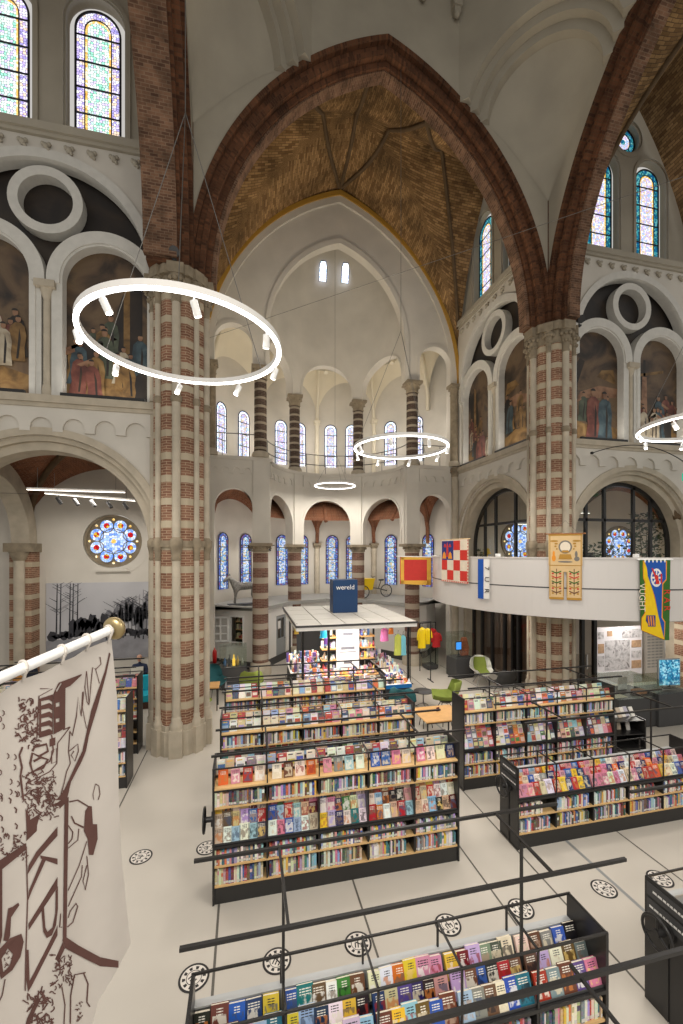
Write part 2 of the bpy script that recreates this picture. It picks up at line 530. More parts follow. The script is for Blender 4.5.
led = emit('led_strip', (255, 250, 244), 6.0)
led_soft = emit('led_soft', (255, 246, 232), 4.0)
spot_face = emit('spot_lens', (255, 248, 236), 12.0)
sg_lilac = stained('stained_lilac', [(238, 236, 255), (196, 178, 238), (248, 246, 250), (226, 214, 246), (240, 214, 190), (170, 160, 225)], 15, 1.55, .10)
sg_green = stained('stained_centre', [(236, 250, 244), (150, 222, 196), (246, 248, 250), (214, 200, 240), (225, 245, 235), (190, 228, 220)], 15, 1.6, .10)
sg_gold = stained('stained_gold', [(240, 206, 130), (232, 190, 100), (246, 236, 200), (226, 170, 80)], 18, 1.7)
sg_teal = stained('stained_teal', [(30, 120, 160), (20, 90, 140), (70, 170, 180), (40, 110, 120), (120, 200, 200)], 18, 1.0)
sg_pale = stained('stained_pale', [(235, 230, 250), (205, 190, 240), (180, 205, 245), (250, 250, 250), (225, 205, 170), (215, 195, 225)], 17, 1.4)
sg_blue = stained('stained_blue', [(130, 165, 225), (205, 216, 242), (100, 140, 205), (226, 232, 246), (225, 200, 140), (150, 200, 215)], 16, 1.2)
sg_red = stained('stained_border', [(70, 96, 190), (150, 90, 110), (90, 120, 205), (170, 190, 220)], 18, 1.0)
sg_day = stained('stained_daylight', [(240, 244, 255), (215, 225, 250), (190, 215, 235), (250, 250, 250), (225, 215, 245)], 13, 2.3)
lead = plain('lead_came', (38, 40, 46), 0.6)
canvas = plain('banner_canvas', (203, 196, 188), 0.9, noise=0.05, nscale=6, bump=0.05)
print_brown = plain('brown_print', (96, 66, 60), 0.9, noise=0.15, nscale=14)
book_stuff = vcol('book_spines', 0.5, 0.12, 60)
cover = covermat('book_cover')
pages = plain('book_pages', (226, 218, 200), 0.8)
objcol_m, _nt, _bs, _o = newmat('tinted_fabric')
_oi = _nt.nodes.new('ShaderNodeObjectInfo'); _nt.links.new(_oi.outputs['Color'], _bs.inputs['Base Color']); _bs.inputs['Roughness'].default_value = 0.85

# ------------------------------------------------------------------ camera, world, view
cam = bpy.data.cameras.new('camera'); cam_o = bpy.data.objects.new('camera', cam); COL.objects.link(cam_o)
cam.sensor_fit = 'HORIZONTAL'; cam.sensor_width = 36.0; cam.lens = FOC / 683.0 * 36.0
cam.shift_y = (HY - 512.0) / 683.0
cam.clip_start = 0.05; cam.clip_end = 200
cam_o.location = (0, 0, EYE); cam_o.rotation_euler = (PI / 2, 0, -YAW)
SC.camera = cam_o
SC.view_settings.view_transform = 'Standard'; SC.view_settings.look = 'None'
SC.view_settings.gamma = 1.0; SC.view_settings.use_curve_mapping = False
SC.view_settings.exposure = 0.0
SC.cycles.use_denoising = True
SC.cycles.max_bounces = 8; SC.cycles.diffuse_bounces = 5; SC.cycles.glossy_bounces = 3
SC.cycles.transparent_max_bounces = 12; SC.cycles.transmission_bounces = 4
SC.cycles.caustics_reflective = False; SC.cycles.caustics_refractive = False
SC.cycles.sample_clamp_indirect = 6.0
w = bpy.data.worlds.new('daylight'); SC.world = w; w.use_nodes = True
wb = w.node_tree.nodes['Background']; wb.inputs[0].default_value = (1.0, 0.965, 0.91, 1); wb.inputs[1].default_value = 0.58
# ================================================================== the building
NX, NY = 3.95, 5.95          # nave axis, transept axis
WIN_N = [0]

# ------------------------------------------------------------------ floor
mb = MB()
mb.face([(-16, -8, 0), (26, -8, 0), (26, 27, 0), (-16, 27, 0)], 0)
for x, m, hw in ((-0.36, 1, .016), (1.6, 1, .014), (3.55, 1, .014), (4.44, 1, .014), (5.42, 2, .028), (6.48, 1, .014), (8.4, 1, .014), (10.3, 1, .014), (-2.4, 1, .014), (-4.3, 1, .014)):
    mb.face([(x - hw, -2, .002), (x + hw, -2, .002), (x + hw, 17, .002), (x - hw, 17, .002)], m)
for y in ():
    mb.face([(-6, y - .006, .0015), (16, y - .006, .0015), (16, y + .006, .0015), (-6, y + .006, .0015)], 1)
struct(mb, 'floor', [floor_m, joint_m, joint_b], 'pale grey poured floor with thin straight joints')


# ------------------------------------------------------------------ windows
def window(fr, c, z0, z1, w, v, style, label, bars=4, recess=0.0):
    """round-headed leaded window: glass, came bars and a plaster reveal ring"""
    WIN_N[0] += 1
    h = w / 2; sp = z1 - h
    out = legs(arch_pts(c, h, sp, h, 10), z0)
    g = MB()
    sty = {'lilac': (sg_lilac, sg_green, sg_gold), 'teal': (sg_teal, sg_pale, sg_gold), 'pale': (sg_pale, sg_day, sg_day), 'blue': (sg_red, sg_blue, sg_blue), 'day': (sg_day, sg_pale, sg_pale)}[style]
    g.prism([out], v, v, fr, 0, back=False)
    b = w * .2; hi = h - b; inn = legs(arch_pts(c, hi, sp, hi, 8), z0 + b * .6)
    b2 = w * .26; hj = h - b2; inn2 = legs(arch_pts(c, hj, sp, hj, 8), z0 + b2 * .6)
    g.prism([inn], v - .004, v - .004, fr, 2, back=False)
    g.prism([inn2], v - .008, v - .008, fr, 1, back=False)
    root = g.build('window_%d' % WIN_N[0], list(sty)); tag(root, label, 'window', None, 'structure')
    m = MB()
    t = .018
    for i in range(1, bars + 1):
        z = z0 + (z1 - z0) * i / (bars + 1)
        m.prism([[(c - h, z - t), (c + h, z - t), (c + h, z + t), (c - h, z + t)]], v - .03, v - .012, fr)
    for s in (-1, 1):
        m.prism([[(c + s * hi - t * .7, z0), (c + s * hi + t * .7, z0), (c + s * hi + t * .7, sp), (c + s * hi - t * .7, sp)]], v - .026, v - .012, fr)
    m.strip(arch_pts(c, hi + .01, sp, hi + .01, 8), arch_pts(c, hi - .015, sp, hi - .015, 8), v - .026, v - .012, fr)
    m.strip(legs(arch_pts(c, h + .03, sp, h + .03, 10), z0), legs(arch_pts(c, h - .02, sp, h - .02, 10), z0), v - .03, v - .005, fr)
    m.build('lead_bars', lead, root)
    return root


def rose(fr, c, z, R, v, label, dark=True):
    WIN_N[0] += 1
    g = MB()
    g.prism([circ(c, z, R, 40)], v, v, fr, 0, back=False)
    k = R
    for i in range(8):
        a = PI / 8 + i * PI / 4
        g.prism([circ(c + .66 * k * math.cos(a), z + .66 * k * math.sin(a), .25 * k, 18)], v - .01, v - .01, fr, 1, back=False)
        g.prism([circ(c + .68 * k * math.cos(a), z + .68 * k * math.sin(a), .11 * k, 12)], v - .014, v - .014, fr, 2, back=False)
        a += PI / 8
        g.prism([circ(c + .88 * k * math.cos(a), z + .88 * k * math.sin(a), .05 * k, 8)], v - .014, v - .014, fr, 3, back=False)
    g.prism([circ(c, z, .5 * k, 30)], v - .012, v - .012, fr, 1, back=False)
    g.prism([circ(c, z, .10 * k, 12)], v - .018, v - .018, fr, 3, back=False)
    root = g.build('window_%d' % WIN_N[0], [stone_dark, sg_rose, sg_rosered, sg_gold]); tag(root, label, 'window', None, 'structure')
    m = MB()
    m.strip(circ(c, z, R + .06, 40), circ(c, z, R - .02, 40), v - .06, v + .01, fr, closed=True)
    m.strip(circ(c, z, .52 * k, 30), circ(c, z, .49 * k, 30), v - .03, v - .01, fr, closed=True)
    for i in range(8):
        a = PI / 8 + i * PI / 4
        m.strip(circ(c + .66 * k * math.cos(a), z + .66 * k * math.sin(a), .27 * k, 18), circ(c + .66 * k * math.cos(a), z + .66 * k * math.sin(a), .24 * k, 18), v - .03, v - .01, fr, closed=True)
    m.build('stone_tracery', stone_dark, root)
    return root


sg_rose = stained('stained_rose', [(150, 185, 245), (225, 235, 250), (110, 150, 235), (200, 215, 250), (170, 200, 250)], 11, 1.5)
sg_rosered = stained('stained_rose_red', [(220, 40, 40), (240, 190, 60), (200, 30, 40)], 9, 1.1)

pt_sky = painted('painting_ground', (36, 28, 22), [(59, 46, 35), (89, 70, 51), (101, 82, 60), (69, 59, 50)], 1.0)
pt_dark = painted('painting_spandrel', (23, 17, 14), [(29, 23, 20), (40, 31, 24), (50, 40, 29)], 1.4)
pt_red = painted('painted_red', (74, 38, 31), [(98, 52, 43), (120, 74, 60)], 3.0)
pt_blue = painted('painted_blue', (36, 48, 55), [(51, 69, 77), (74, 90, 94)], 3.0)
pt_ochre = painted('painted_ochre', (81, 59, 29), [(116, 87, 47), (135, 108, 66)], 3.0)
pt_green = painted('painted_green', (43, 48, 38), [(62, 69, 55), (81, 86, 70)], 3.0)
pt_white = painted('painted_white', (127, 113, 94), [(156, 145, 125), (172, 162, 143)], 3.0)
pt_skin = painted('painted_skin', (101, 70, 51), [(133, 99, 75), (145, 113, 87)], 3.0)
PT = [pt_sky, pt_dark, pt_red, pt_blue, pt_ochre, pt_green, pt_white, pt_skin]


def figure(m, fr, u, z, h, v, mi, lean=0.0, arm=0):
    """one painted robed figure, a flat shape of the painting"""
    w = h * .17
    q = lambda a, b: (u + a * w + lean * b * h, z + b * h)
    m.prism([[q(-1.1, 0), q(1.15, 0), q(.95, .3), q(1.05, .55), q(.8, .76), q(.3, .84), q(-.35, .84), q(-.85, .75), q(-1.0, .5), q(-.8, .3)]], v, v, fr, mi, back=False)
    m.prism([[q(.1, .05), q(.35, .05), q(.45, .5), q(.2, .72)]], v - .002, v - .002, fr, 1, back=False)
    m.prism([[(u + lean * h * .91 + .055 * h * math.cos(t), z + h * .915 + .075 * h * math.sin(t)) for t in [i * PI / 5 for i in range(10)]]], v - .003, v - .003, fr, 7, back=False)
    m.prism([[(u + lean * h * .91 - .01 * h + .06 * h * math.cos(t), z + h * .955 + .05 * h * math.sin(t)) for t in [i * PI / 5 for i in range(6)]]], v - .004, v - .004, fr, 1, back=False)
    if arm:
        m.prism([[q(.5 * arm, .72), q(1.6 * arm, .62), q(2.1 * arm, .66), q(1.7 * arm, .70), q(.6 * arm, .80)]], v - .003, v - .003, fr, 7, back=False)


def painting(fr, c, v, label, figs, seed, extra=None):
    m = MB()
    half, z0, sp = 1.02, 8.84, 11.72
    m.prism([legs(arch_pts(c, half, sp, half, 12), z0)], v, v, fr, 0, back=False)
    rng = random.Random(seed)
    m.prism([[(c - half, z0), (c + half, z0), (c + half, z0 + .5), (c + .3, z0 + .72), (c - .3, z0 + .6), (c - half, z0 + .8)]], v - .002, v - .002, fr, 4, back=False)
    if extra: extra(m, fr, c, z0, v - .003)
    for k, (du, dz, h, mi, ln, arm) in enumerate(figs):
        figure(m, fr, c + du, z0 + dz, h, v - .004 - .003 * (k + 1), mi, ln, arm)
    o = m.build('wall_painting', PT)
    tag(o, label, 'painting', 'arched wall paintings of the upper storey')
    return o


def crowd(seed, n, zlo, zhi, hlo, hhi):
    r = random.Random(seed); L = []
    for i in range(n):
        L.append((r.uniform(-.78, .78), r.uniform(zlo, zhi), r.uniform(hlo, hhi), r.choice([2, 3, 4, 5, 6, 4, 1]), r.uniform(-.12, .12), r.choice([0, 0, 1, -1])))
    L.sort(key=lambda q: -q[1])
    return L


# ------------------------------------------------------------------ one bay of the tall walls
def bay(fr, uc, name, side, wl, wr, paints, wstyle, cler_v=0.25, wlabels=None, roundel=True):
    z8 = 8.72
    a, b = uc - wl, uc + wr
    m = MB()
    lo = arch_h(uc, 2.62, 5.22, 2.62)
    us = sorted(set([a, b] + arch_us(uc, 2.62)))
    us = [u for u in us if a <= u <= b]
    m.arcade(us, lambda u: lo(u) if abs(u - uc) < 2.62 else 0.0, lambda u: z8, 0.0, 0.6, fr)
    hi = arch_h(uc, 2.5, 12.25, 2.5)
    us = sorted(set([a, b] + arch_us(uc, 2.5)))
    us = [u for u in us if a <= u <= b]
    m.arcade(us, lambda u: hi(u) if abs(u - uc) < 2.5 else z8, lambda u: 15.2, 0.0, 0.6, fr)
    m.prism([[(a, z8), (b, z8), (b, 14.9), (a, 14.9)]], .36, .42, fr, 1)
    root = struct(m, name, [plaster, pt_dark], 'tall plastered church wall %s with arcade, painted arches and clerestory' % side)
    # lower arch mouldings
    m = MB()
    m.strip(arch_pts(uc, 2.80, 5.22, 2.80), arch_pts(uc, 2.62, 5.22, 2.62), -.055, .02, fr)
    m.strip(arch_pts(uc, 2.625, 5.22, 2.625), arch_pts(uc, 2.5, 5.22, 2.5), .08, .5, fr)
    m.strip(legs(arch_pts(uc, 2.50, 5.22, 2.5), 0.0), legs(arch_pts(uc, 2.3, 5.22, 2.3), 0.0), .2, .75, fr)
    m.build('arch_moulding', stone, root)
    # blind arcade
    m = MB()
    n = 9; pit = (wl + wr) / n
    def zb(u):
        k = (u - a) / pit; f = (k - math.floor(k)) - .5
        r = .34
        return 8.02 + pit * math.sqrt(max(0, r * r - f * f)) if abs(f) < r else 7.92
    us = sorted(set([a + pit * (i + .5 + .34 * math.sin(PI / 2 * t / 4)) for i in range(n) for t in range(-4, 5)] + [a, b]))
    m.arcade(us, zb, lambda u: z8, -.07, 0.0, fr)
    m.build('blind_arcade', plaster, root)
    m = MB()
    m.prism([[(a, 8.60), (b, 8.60), (b, 8.78), (a, 8.78)]], -.16, .5, fr)
    m.prism([[(a, 8.50), (b, 8.50), (b, 8.60), (a, 8.60)]], -.11, .02, fr)
    m.build('ledge', stone, root)
    # tracery: containing arch, two niches, roundel
    m = MB()
    m.strip(legs(arch_pts(uc, 2.52, 12.25, 2.52), 11.7), legs(arch_pts(uc, 2.29, 12.25, 2.29), 11.7), -.05, .3, fr)
    for s in (-1, 1):
        c = uc + s * 1.33
        m.strip(legs(arch_pts(c, 1.31, 11.72, 1.31), 11.6), legs(arch_pts(c, 1.02, 11.72, 1.02), 11.6), .03, .35, fr)
        m.strip(legs(arch_pts(c, 1.10, 11.72, 1.10), 8.76), legs(arch_pts(c, .97, 11.72, .97), 8.76), .07, .34, fr)
        m.prism([[(c + s * 1.0, 8.76), (c + s * 1.2, 8.76), (c + s * 1.2, 11.75), (c + s * 1.0, 11.75)]], .08, .35, fr)
        m.prism([[(c - s * 1.0, 8.76), (c - s * 1.22, 8.76), (c - s * 1.22, 11.75), (c - s * 1.0, 11.75)]], .10, .35, fr)
    m.strip(circ(uc, 13.62, .82), circ(uc, 13.62, .60), .06, .35, fr, closed=True)
    m.build('tracery', tracery, root)
    # colonnette
    m = MB()
    P = lambda u, v, z: fr(u, v, z)
    m.cyl(P(uc, .16, 9.1), P(uc, .16, 11.2), .085, n=14)
    m.cyl(P(uc, .16, 8.76), P(uc, .16, 9.1), .14, .10, n=14)
    m.cyl(P(uc, .16, 11.2), P(uc, .16, 11.45), .085, .16, n=14)
    m.prism([[(uc - .22, 11.45), (uc + .22, 11.45), (uc + .22, 11.62), (uc - .22, 11.62)]], -.04, .4, fr)
    m.build('colonnette', stone, root)
    # cornice with foliage knots
    m = MB()
    m.prism([[(a, 15.15), (b, 15.15), (b, 15.34), (a, 15.34)]], -.15, .5, fr)
    m.prism([[(a, 15.06), (b, 15.06), (b, 15.15), (a, 15.15)]], -.08, .1, fr)
    k = int((wl + wr) / .5)
    for i in range(k):
        u = a + .25 + i * .5
        for du, dz, r in ((0, 0, .075), (-.07, .05, .05), (.07, .05, .05), (.05, -.07, .045)):
            q = P(u + du, -.04, 14.84 + dz)
            m.lathe([(0.001, -r), (r * .7, -r * .7), (r, 0), (r * .7, r * .7), (.001, r)], q, 8)
    m.build('cornice', plaster_dim, root)
    # clerestory
    m = MB()
    W = 1.04; zz0, zz1 = 15.6, 18.95
    holes = [legs(arch_pts(uc + s * 1.05, W / 2 + .16, zz1 - W / 2, W / 2 + .16, 10), zz0 - .02) for s in (-1, 1)]
    holes = [h[::-1] for h in holes]
    if roundel: holes.append(circ(uc, 19.75, .52, 24)[::-1])
    m.prism([[(a, 15.2), (b, 15.2), (b, 21.6), (a, 21.6)]] + holes, cler_v, cler_v + .25, fr)
    for s in (-1, 1):
        c = uc + s * 1.05
        m.strip(legs(arch_pts(c, W / 2 + .3, zz1 - W / 2, W / 2 + .3, 10), zz0), legs(arch_pts(c, W / 2 + .2, zz1 - W / 2, W / 2 + .2, 10), zz0), cler_v - .05, cler_v + .01, fr)
    if roundel: m.strip(circ(uc, 19.75, .72, 28), circ(uc, 19.75, .6, 28), cler_v - .05, cler_v + .01, fr, closed=True)
    m.build('clerestory', plaster_dim, root)
    for s, L in zip((-1, 1), wlabels):
        window(fr, uc + s * 1.05, zz0, zz1, W, cler_v + .2, wstyle, L)
    if roundel:
        WIN_N[0] += 1
        g = MB(); v = cler_v + .2
        g.prism([circ(uc, 19.75, .5, 28)], v, v, fr, 0, back=False); g.prism([circ(uc, 19.75, .3, 24)], v - .006, v - .006, fr, 1, back=False)
        g.prism([circ(uc, 19.75, .1, 12)], v - .01, v - .01, fr, 0, back=False)
        r2 = g.build('window_%d' % WIN_N[0], [sg_teal, sg_pale]); tag(r2, 'small round stained glass window above the pair ' + wlabels[2], 'window', None, 'structure')
        g = MB(); g.strip(circ(uc, 19.75, .52, 28), circ(uc, 19.75, .46, 28), v - .03, v - .01, fr, closed=True)
        g.strip(circ(uc, 19.75, .31, 24), circ(uc, 19.75, .28, 24), v - .03, v - .01, fr, closed=True)
        for i in range(8):
            t = i * PI / 4
            g.prism([[(uc + .3 * math.cos(t) - .012, 19.75 + .3 * math.sin(t)), (uc + .3 * math.cos(t) + .012, 19.75 + .3 * math.sin(t)), (uc + .48 * math.cos(t) + .012, 19.75 + .48 * math.sin(t)), (uc + .48 * math.cos(t) - .012, 19.75 + .48 * math.sin(t))]], v - .025, v - .012, fr)
        g.build('lead_bars', lead, r2)
    # light strip lying on the ledge under the paintings (the glow on the niches)
    for s, (L, figs, seed, ex) in zip((-1, 1), paints):
        painting(fr, uc + s * 1.33, .33, L, figs, seed, ex)
    return root


def tent(m, fr, c, z0, v):
    m.prism([[(c + .1, z0 + 1.4), (c + .8, z0 + 1.2), (c + .8, z0 + 3.0), (c + .45, z0 + 3.2), (c + .2, z0 + 2.4)]], v, v, fr, 1, back=False)
    m.prism([[(c + .35, z0 + 1.3), (c + .5, z0 + 1.3), (c + .5, z0 + 3.3), (c + .35, z0 + 3.2)]], v - .001, v - .001, fr, 4, back=False)


def table_(m, fr, c, z0, v):
    m.prism([[(c - .95, z0 + .15), (c + .2, z0 + .15), (c + .2, z0 + .75), (c - .95, z0 + .85)]], v, v, fr, 1, back=False)
    m.prism([[(c - .95, z0 + .85), (c + .3, z0 + .75), (c + .3, z0 + .84), (c - .95, z0 + .95)]], v - .001, v - .001, fr, 4, back=False)


def cross_(m, fr, c, z0, v):
    m.prism([[(c - .55, z0 + .5), (c - .45, z0 + .5), (c - .45, z0 + 3.1), (c - .55, z0 + 3.1)]], v, v, fr, 1, back=False)
    m.prism([[(c - .9, z0 + 2.45), (c + .35, z0 + 2.7), (c + .35, z0 + 2.8), (c - .9, z0 + 2.55)]], v, v, fr, 4, back=False)
    m.prism([[(c - .62, z0 + 1.2), (c - .38, z0 + 1.2), (c - .4, z0 + 2.5), (c - .6, z0 + 2.5)]], v - .001, v - .001, fr, 7, back=False)


def dtree(m, fr, c, z0, v):
    m.prism([[(c - .95, z0 + .2), (c - .75, z0 + .2), (c - .7, z0 + 2.0), (c - .4, z0 + 2.8), (c - .6, z0 + 2.9), (c - .95, z0 + 2.4)]], v, v, fr, 1, back=False)
    m.prism([[(c - .7, z0 + 1.5), (c + .9, z0 + 1.62), (c + .98, z0 + 1.95), (c + .2, z0 + 2.0), (c - .6, z0 + 1.72)]], v - .0005, v - .0005, fr, 7, back=False)
    m.prism([[(c + .1, z0 + 2.3), (c + .9, z0 + 2.1), (c + .8, z0 + 2.6), (c + .3, z0 + 2.55)]], v - .0006, v - .0006, fr, 4, back=False)


bay(frE(11.5), -4.75, 'wall_left', 'of the left transept', 3.2, 3.12,
    [('arched painting of seated people at a long table, at the left edge', crowd(3, 12, .5, 1.2, .9, 1.2), 3, table_),
     ('arched painting of a crowd before columns, behind the large ring lamp', crowd(11, 20, .0, 1.1, .85, 1.3), 4, tent)],
    'lilac', wlabels=['leftmost stained glass window at the top, cut by the edge', 'tall lilac and gold stained glass window beside the dark brick arch', 'over the left transept'], roundel=False)
bay(frE(11.9), 13.25, 'wall_right', 'of the right transept', 3.72, 3.3,
    [('arched painting of a red robed and a blue robed figure standing together', crowd(21, 3, .5, .8, .9, 1.1) + [(-.05, .12, 1.75, 2, 0, 0), (.42, .1, 1.7, 3, 0, 0)], 5, dtree),
     ('arched painting with a cross, behind the ring lamp at the right edge', crowd(27, 13, .05, .8, .8, 1.3), 6, cross_)],
    'teal', wlabels=['teal bordered stained glass window half behind the right brick arch', 'teal bordered stained glass window at the far upper right', 'in the right transept'])
bay(frS(9.45), 14.65, 'wall_back', 'on the right of the choir', 3.0, 2.9,
    [('arched painting of a stumbling group under a dark tree, next to the right pier', crowd(31, 13, .05, 1.0, .7, 1.2), 7, dtree),
     ('narrow looking arched painting of a pale crowd near the apse columns', crowd(37, 14, .05, 1.0, .7, 1.2), 8, tent)],
    'teal', wlabels=['stained glass window of the choir nearest the right pier', 'stained glass window of the choir nearest the apse', 'in the choir'])
# choir, left side: only a sliver shows beyond the left pier
mb = MB(); mb.prism([[(11.9, 0), (17.4, 0), (17.4, 8.85), (11.9, 8.85)], legs(arch_pts(14.65, 2.3, 5.3, 2.3), 0.02)[::-1]], 0, .5, frN(-1.5))
mb.prism([[(11.9, 8.85), (17.4, 8.85), (17.4, 21.6), (11.9, 21.6)]], 0, .5, frN(-1.5))
struct(mb, 'wall_front', [plaster], 'left wall of the choir, mostly hidden behind the left pier')


# ------------------------------------------------------------------ crossing arches
def crossing(fr, c, name, label, dep=.66):
    m = MB()
    zo = arch_h(c, 5.25, 12.0, 7.5)
    us = sorted(set([c - 5.9, c + 5.9] + arch_us(c, 5.25, 30)))
    m.arcade(us, lambda u: zo(u) if abs(u - c) < 5.25 else 12.0, lambda u: 27.0, 0.0, .64, fr)
    root = struct(m, name, [plaster_dim], label)
    m = MB()
    lv = [(5.38, 7.64), (5.24, 7.47), (5.10, 7.30), (4.96, 7.14), (4.82, 6.98)]
    vs = [-.03, .10, .05, .22]
    for i in range(4):
        m.strip(arch_pts(c, lv[i][0], 12.0, lv[i][1], 30), arch_pts(c, lv[i + 1][0], 12.0, lv[i + 1][1], 30), vs[i], dep - .04, fr)
    m.build('brick_archivolt', brick_arch, root)
    m = MB()
    m.strip(arch_pts(c, 4.84, 12.1, 7.0, 30), arch_pts(c, 4.70, 12.1, 6.84, 30), .30, dep, fr)
    m.build('brick_soffit', brick_soff, root)
    return root


crossing(frE(11.2), NX, 'wall_crossing_east', 'white wall over the great pointed brick arch to the choir')
crossing(frS(9.2), NY, 'wall_crossing_south', 'white wall over the pointed brick arch of the right transept')
crossing(frN(-1.3), NY, 'wall_crossing_north', 'white wall over the pointed brick arch of the left transept', 1.05)
for nm, x0, x1, lab in (('trim_1', -2.0, -1.28, 'brick corner where the arches rise from the left pier'), ('trim_2', 9.18, 9.9, 'brick corner where the arches rise from the right pier')):
    mb = MB(); mb.box(x0, x1, 11.18, 11.9, 12.0, 17.0)
    struct(mb, nm, [brick_arch], lab)


def squinch(cx, cy, sx, name, label):
    """stepped arched squinch in the corner (cx, cy); sx = -1 opens towards -x"""
    a = 3.06; q = math.sqrt(.5)
    Mx, My = cx + sx * a / 2, cy - a / 2
    fr = lambda u, v, z: Vector((Mx + (-sx) * q * u - sx * q * v, My - q * u + q * v, z))
    half = a * q; zs = 17.75
    m = MB()
    rs = [1.93, 1.69, 1.45]
    for k, r in enumerate(rs):
        v = .235 * k; h = half - v
        f = arch_h(0, r, zs, r)
        m.arcade(sorted(set([-h, h] + arch_us(0, r, 18))), lambda u: max(f(u) if abs(u) < r else 0.0, 18.25 - .22 * k), lambda u: 27.0, v, v + .235, fr)
    r = 1.45; v = .705
    top = [(r * math.cos(t), zs + r * math.sin(t)) for t in [PI * i / 24 for i in range(25)]]
    rows = []
    for j in range(9):
        t = j / 8
        row = []
        for (u, z) in top:
            k = t ** 1.25
            row.append(fr(u * (1 - t), v + (half - v - .01) * t, z + (15.9 - z) * k))
        rows.append(row)
    m.grid(rows, 0)
    return struct(m, name, [plaster_dim], label)


squinch(9.2, 11.2, -1, 'ceiling_corner_right', 'white stepped corner vault above the right pier')
squinch(-1.3, 11.2, 1, 'ceiling_corner_left', 'white stepped corner vault above the left pier')
for x, z in ((4.97, 21.05), (6.02, 20.85)):
    mb = MB()
    mb.box(x - .13, x + .13, 10.98, 11.22, z, z + .5); mb.box(x - .10, x + .10, 11.02, 11.2, z - .16, z)
    mb.lathe([(.001, -.12), (.08, -.06), (.10, .02), (.02, .08)], (x, 11.08, z - .18), 10)
    struct(mb, 'trim_3' if x < 5.5 else 'trim_4', [plaster_dim], 'small white carved corbel high on the wall, %s of two' % ('left' if x < 5.5 else 'right'))


mb = MB(); mb.face([(-4, 0, 26.9), (12, 0, 26.9), (12, 12, 26.9), (-4, 12, 26.9)])
struct(mb, 'ceiling_crossing', [plaster_dim], 'flat ceiling of the crossing tower, out of sight above')
# ------------------------------------------------------------------ vaults
def smax(f, g, k=.7):
    return max(f, g) + k * math.log(1 + math.exp(-abs(f - g) / k))


def vault(name, label, mat, s0, s1, t0, t1, F, G, to, ns=44, nt_=26, ribs=()):
    m = MB(); rows = []; uvs = []
    for i in range(ns + 1):
        s_ = s0 + (s1 - s0) * i / ns
        r = []; uu = []
        for j in range(nt_ + 1):
            t = t0 + (t1 - t0) * j / nt_
            f, g = F(s_), G(t)
            z = smax(f, g)
            r.append(to(s_, t, z)); uu.append((t, s_ * 1.25) if f >= g else (s_, t * 1.6))
        rows.append(r); uvs.append(uu)
    m.grid(rows, 0, uvs=uvs)
    root = struct(m, name, [mat], label)
    m = MB()
    for (pa, pb, r) in ribs:
        pts = []
        for i in range(25):
            k = i / 24
            s_, t = pa[0] + (pb[0] - pa[0]) * k, pa[1] + (pb[1] - pa[1]) * k
            pts.append(to(s_, t, smax(F(s_), G(t)) - r * .4))
        m.tube(pts, r, 8)
    if ribs: m.build('ribs', ribmat, root)
    return root


Fm = arch_h(0, 5.55, 12.4, 8.1)
Gm = arch_h(0, 2.85, 12.2, 8.2)
vault('ceiling_choir', 'golden brown brick vault with thin ribs over the choir', brick_vault, -5.55, 5.55, 11.8, 17.42, Fm, lambda t: Gm(t - 14.65) if abs(t - 14.65) < 2.85 else 0,
      lambda s_, t, z: (NX + s_, t, z), 60, 40,
      ribs=[((0, 17.35), (2.0, 13.0), .075), ((0, 17.35), (-2.0, 13.0), .075), ((0, 17.35), (0, 11.9), .075), ((2.0, 13.0), (5.45, 17.2), .075), ((-2.0, 13.0), (-5.45, 17.2), .075), ((2, 13), (1.4, 11.8), .075), ((-2, 13), (-1.4, 11.8), .075), ((2, 13), (5.4, 12.0), .075), ((-2, 13), (-5.4, 12.0), .075)])
Gr = arch_h(0, 2.95, 12.2, 8.6)
vault('ceiling_right', 'brick vault over the right transept', brick_vault, -5.95, 5.95, 9.8, 16.6, arch_h(0, 5.96, 12.4, 8.3), lambda t: Gr(t - 13.25) if abs(t - 13.25) < 2.95 else 0,
      lambda s_, t, z: (t, NY + s_, z), 44, 30, ribs=[((-5.4, 9.9), (5.8, 16.0), .08), ((5.8, 10.4), (-5.4, 16.0), .08)])
Gl = arch_h(0, 3.3, 15.2, 6.5)
vault('ceiling_left', 'brick vault over the left transept', brick_vault, -5.55, 5.55, -8.0, -1.9, Fm, lambda t: Gl(t + 4.75) if abs(t + 4.75) < 3.3 else 0,
      lambda s_, t, z: (t, NY + s_, z), 40, 24)


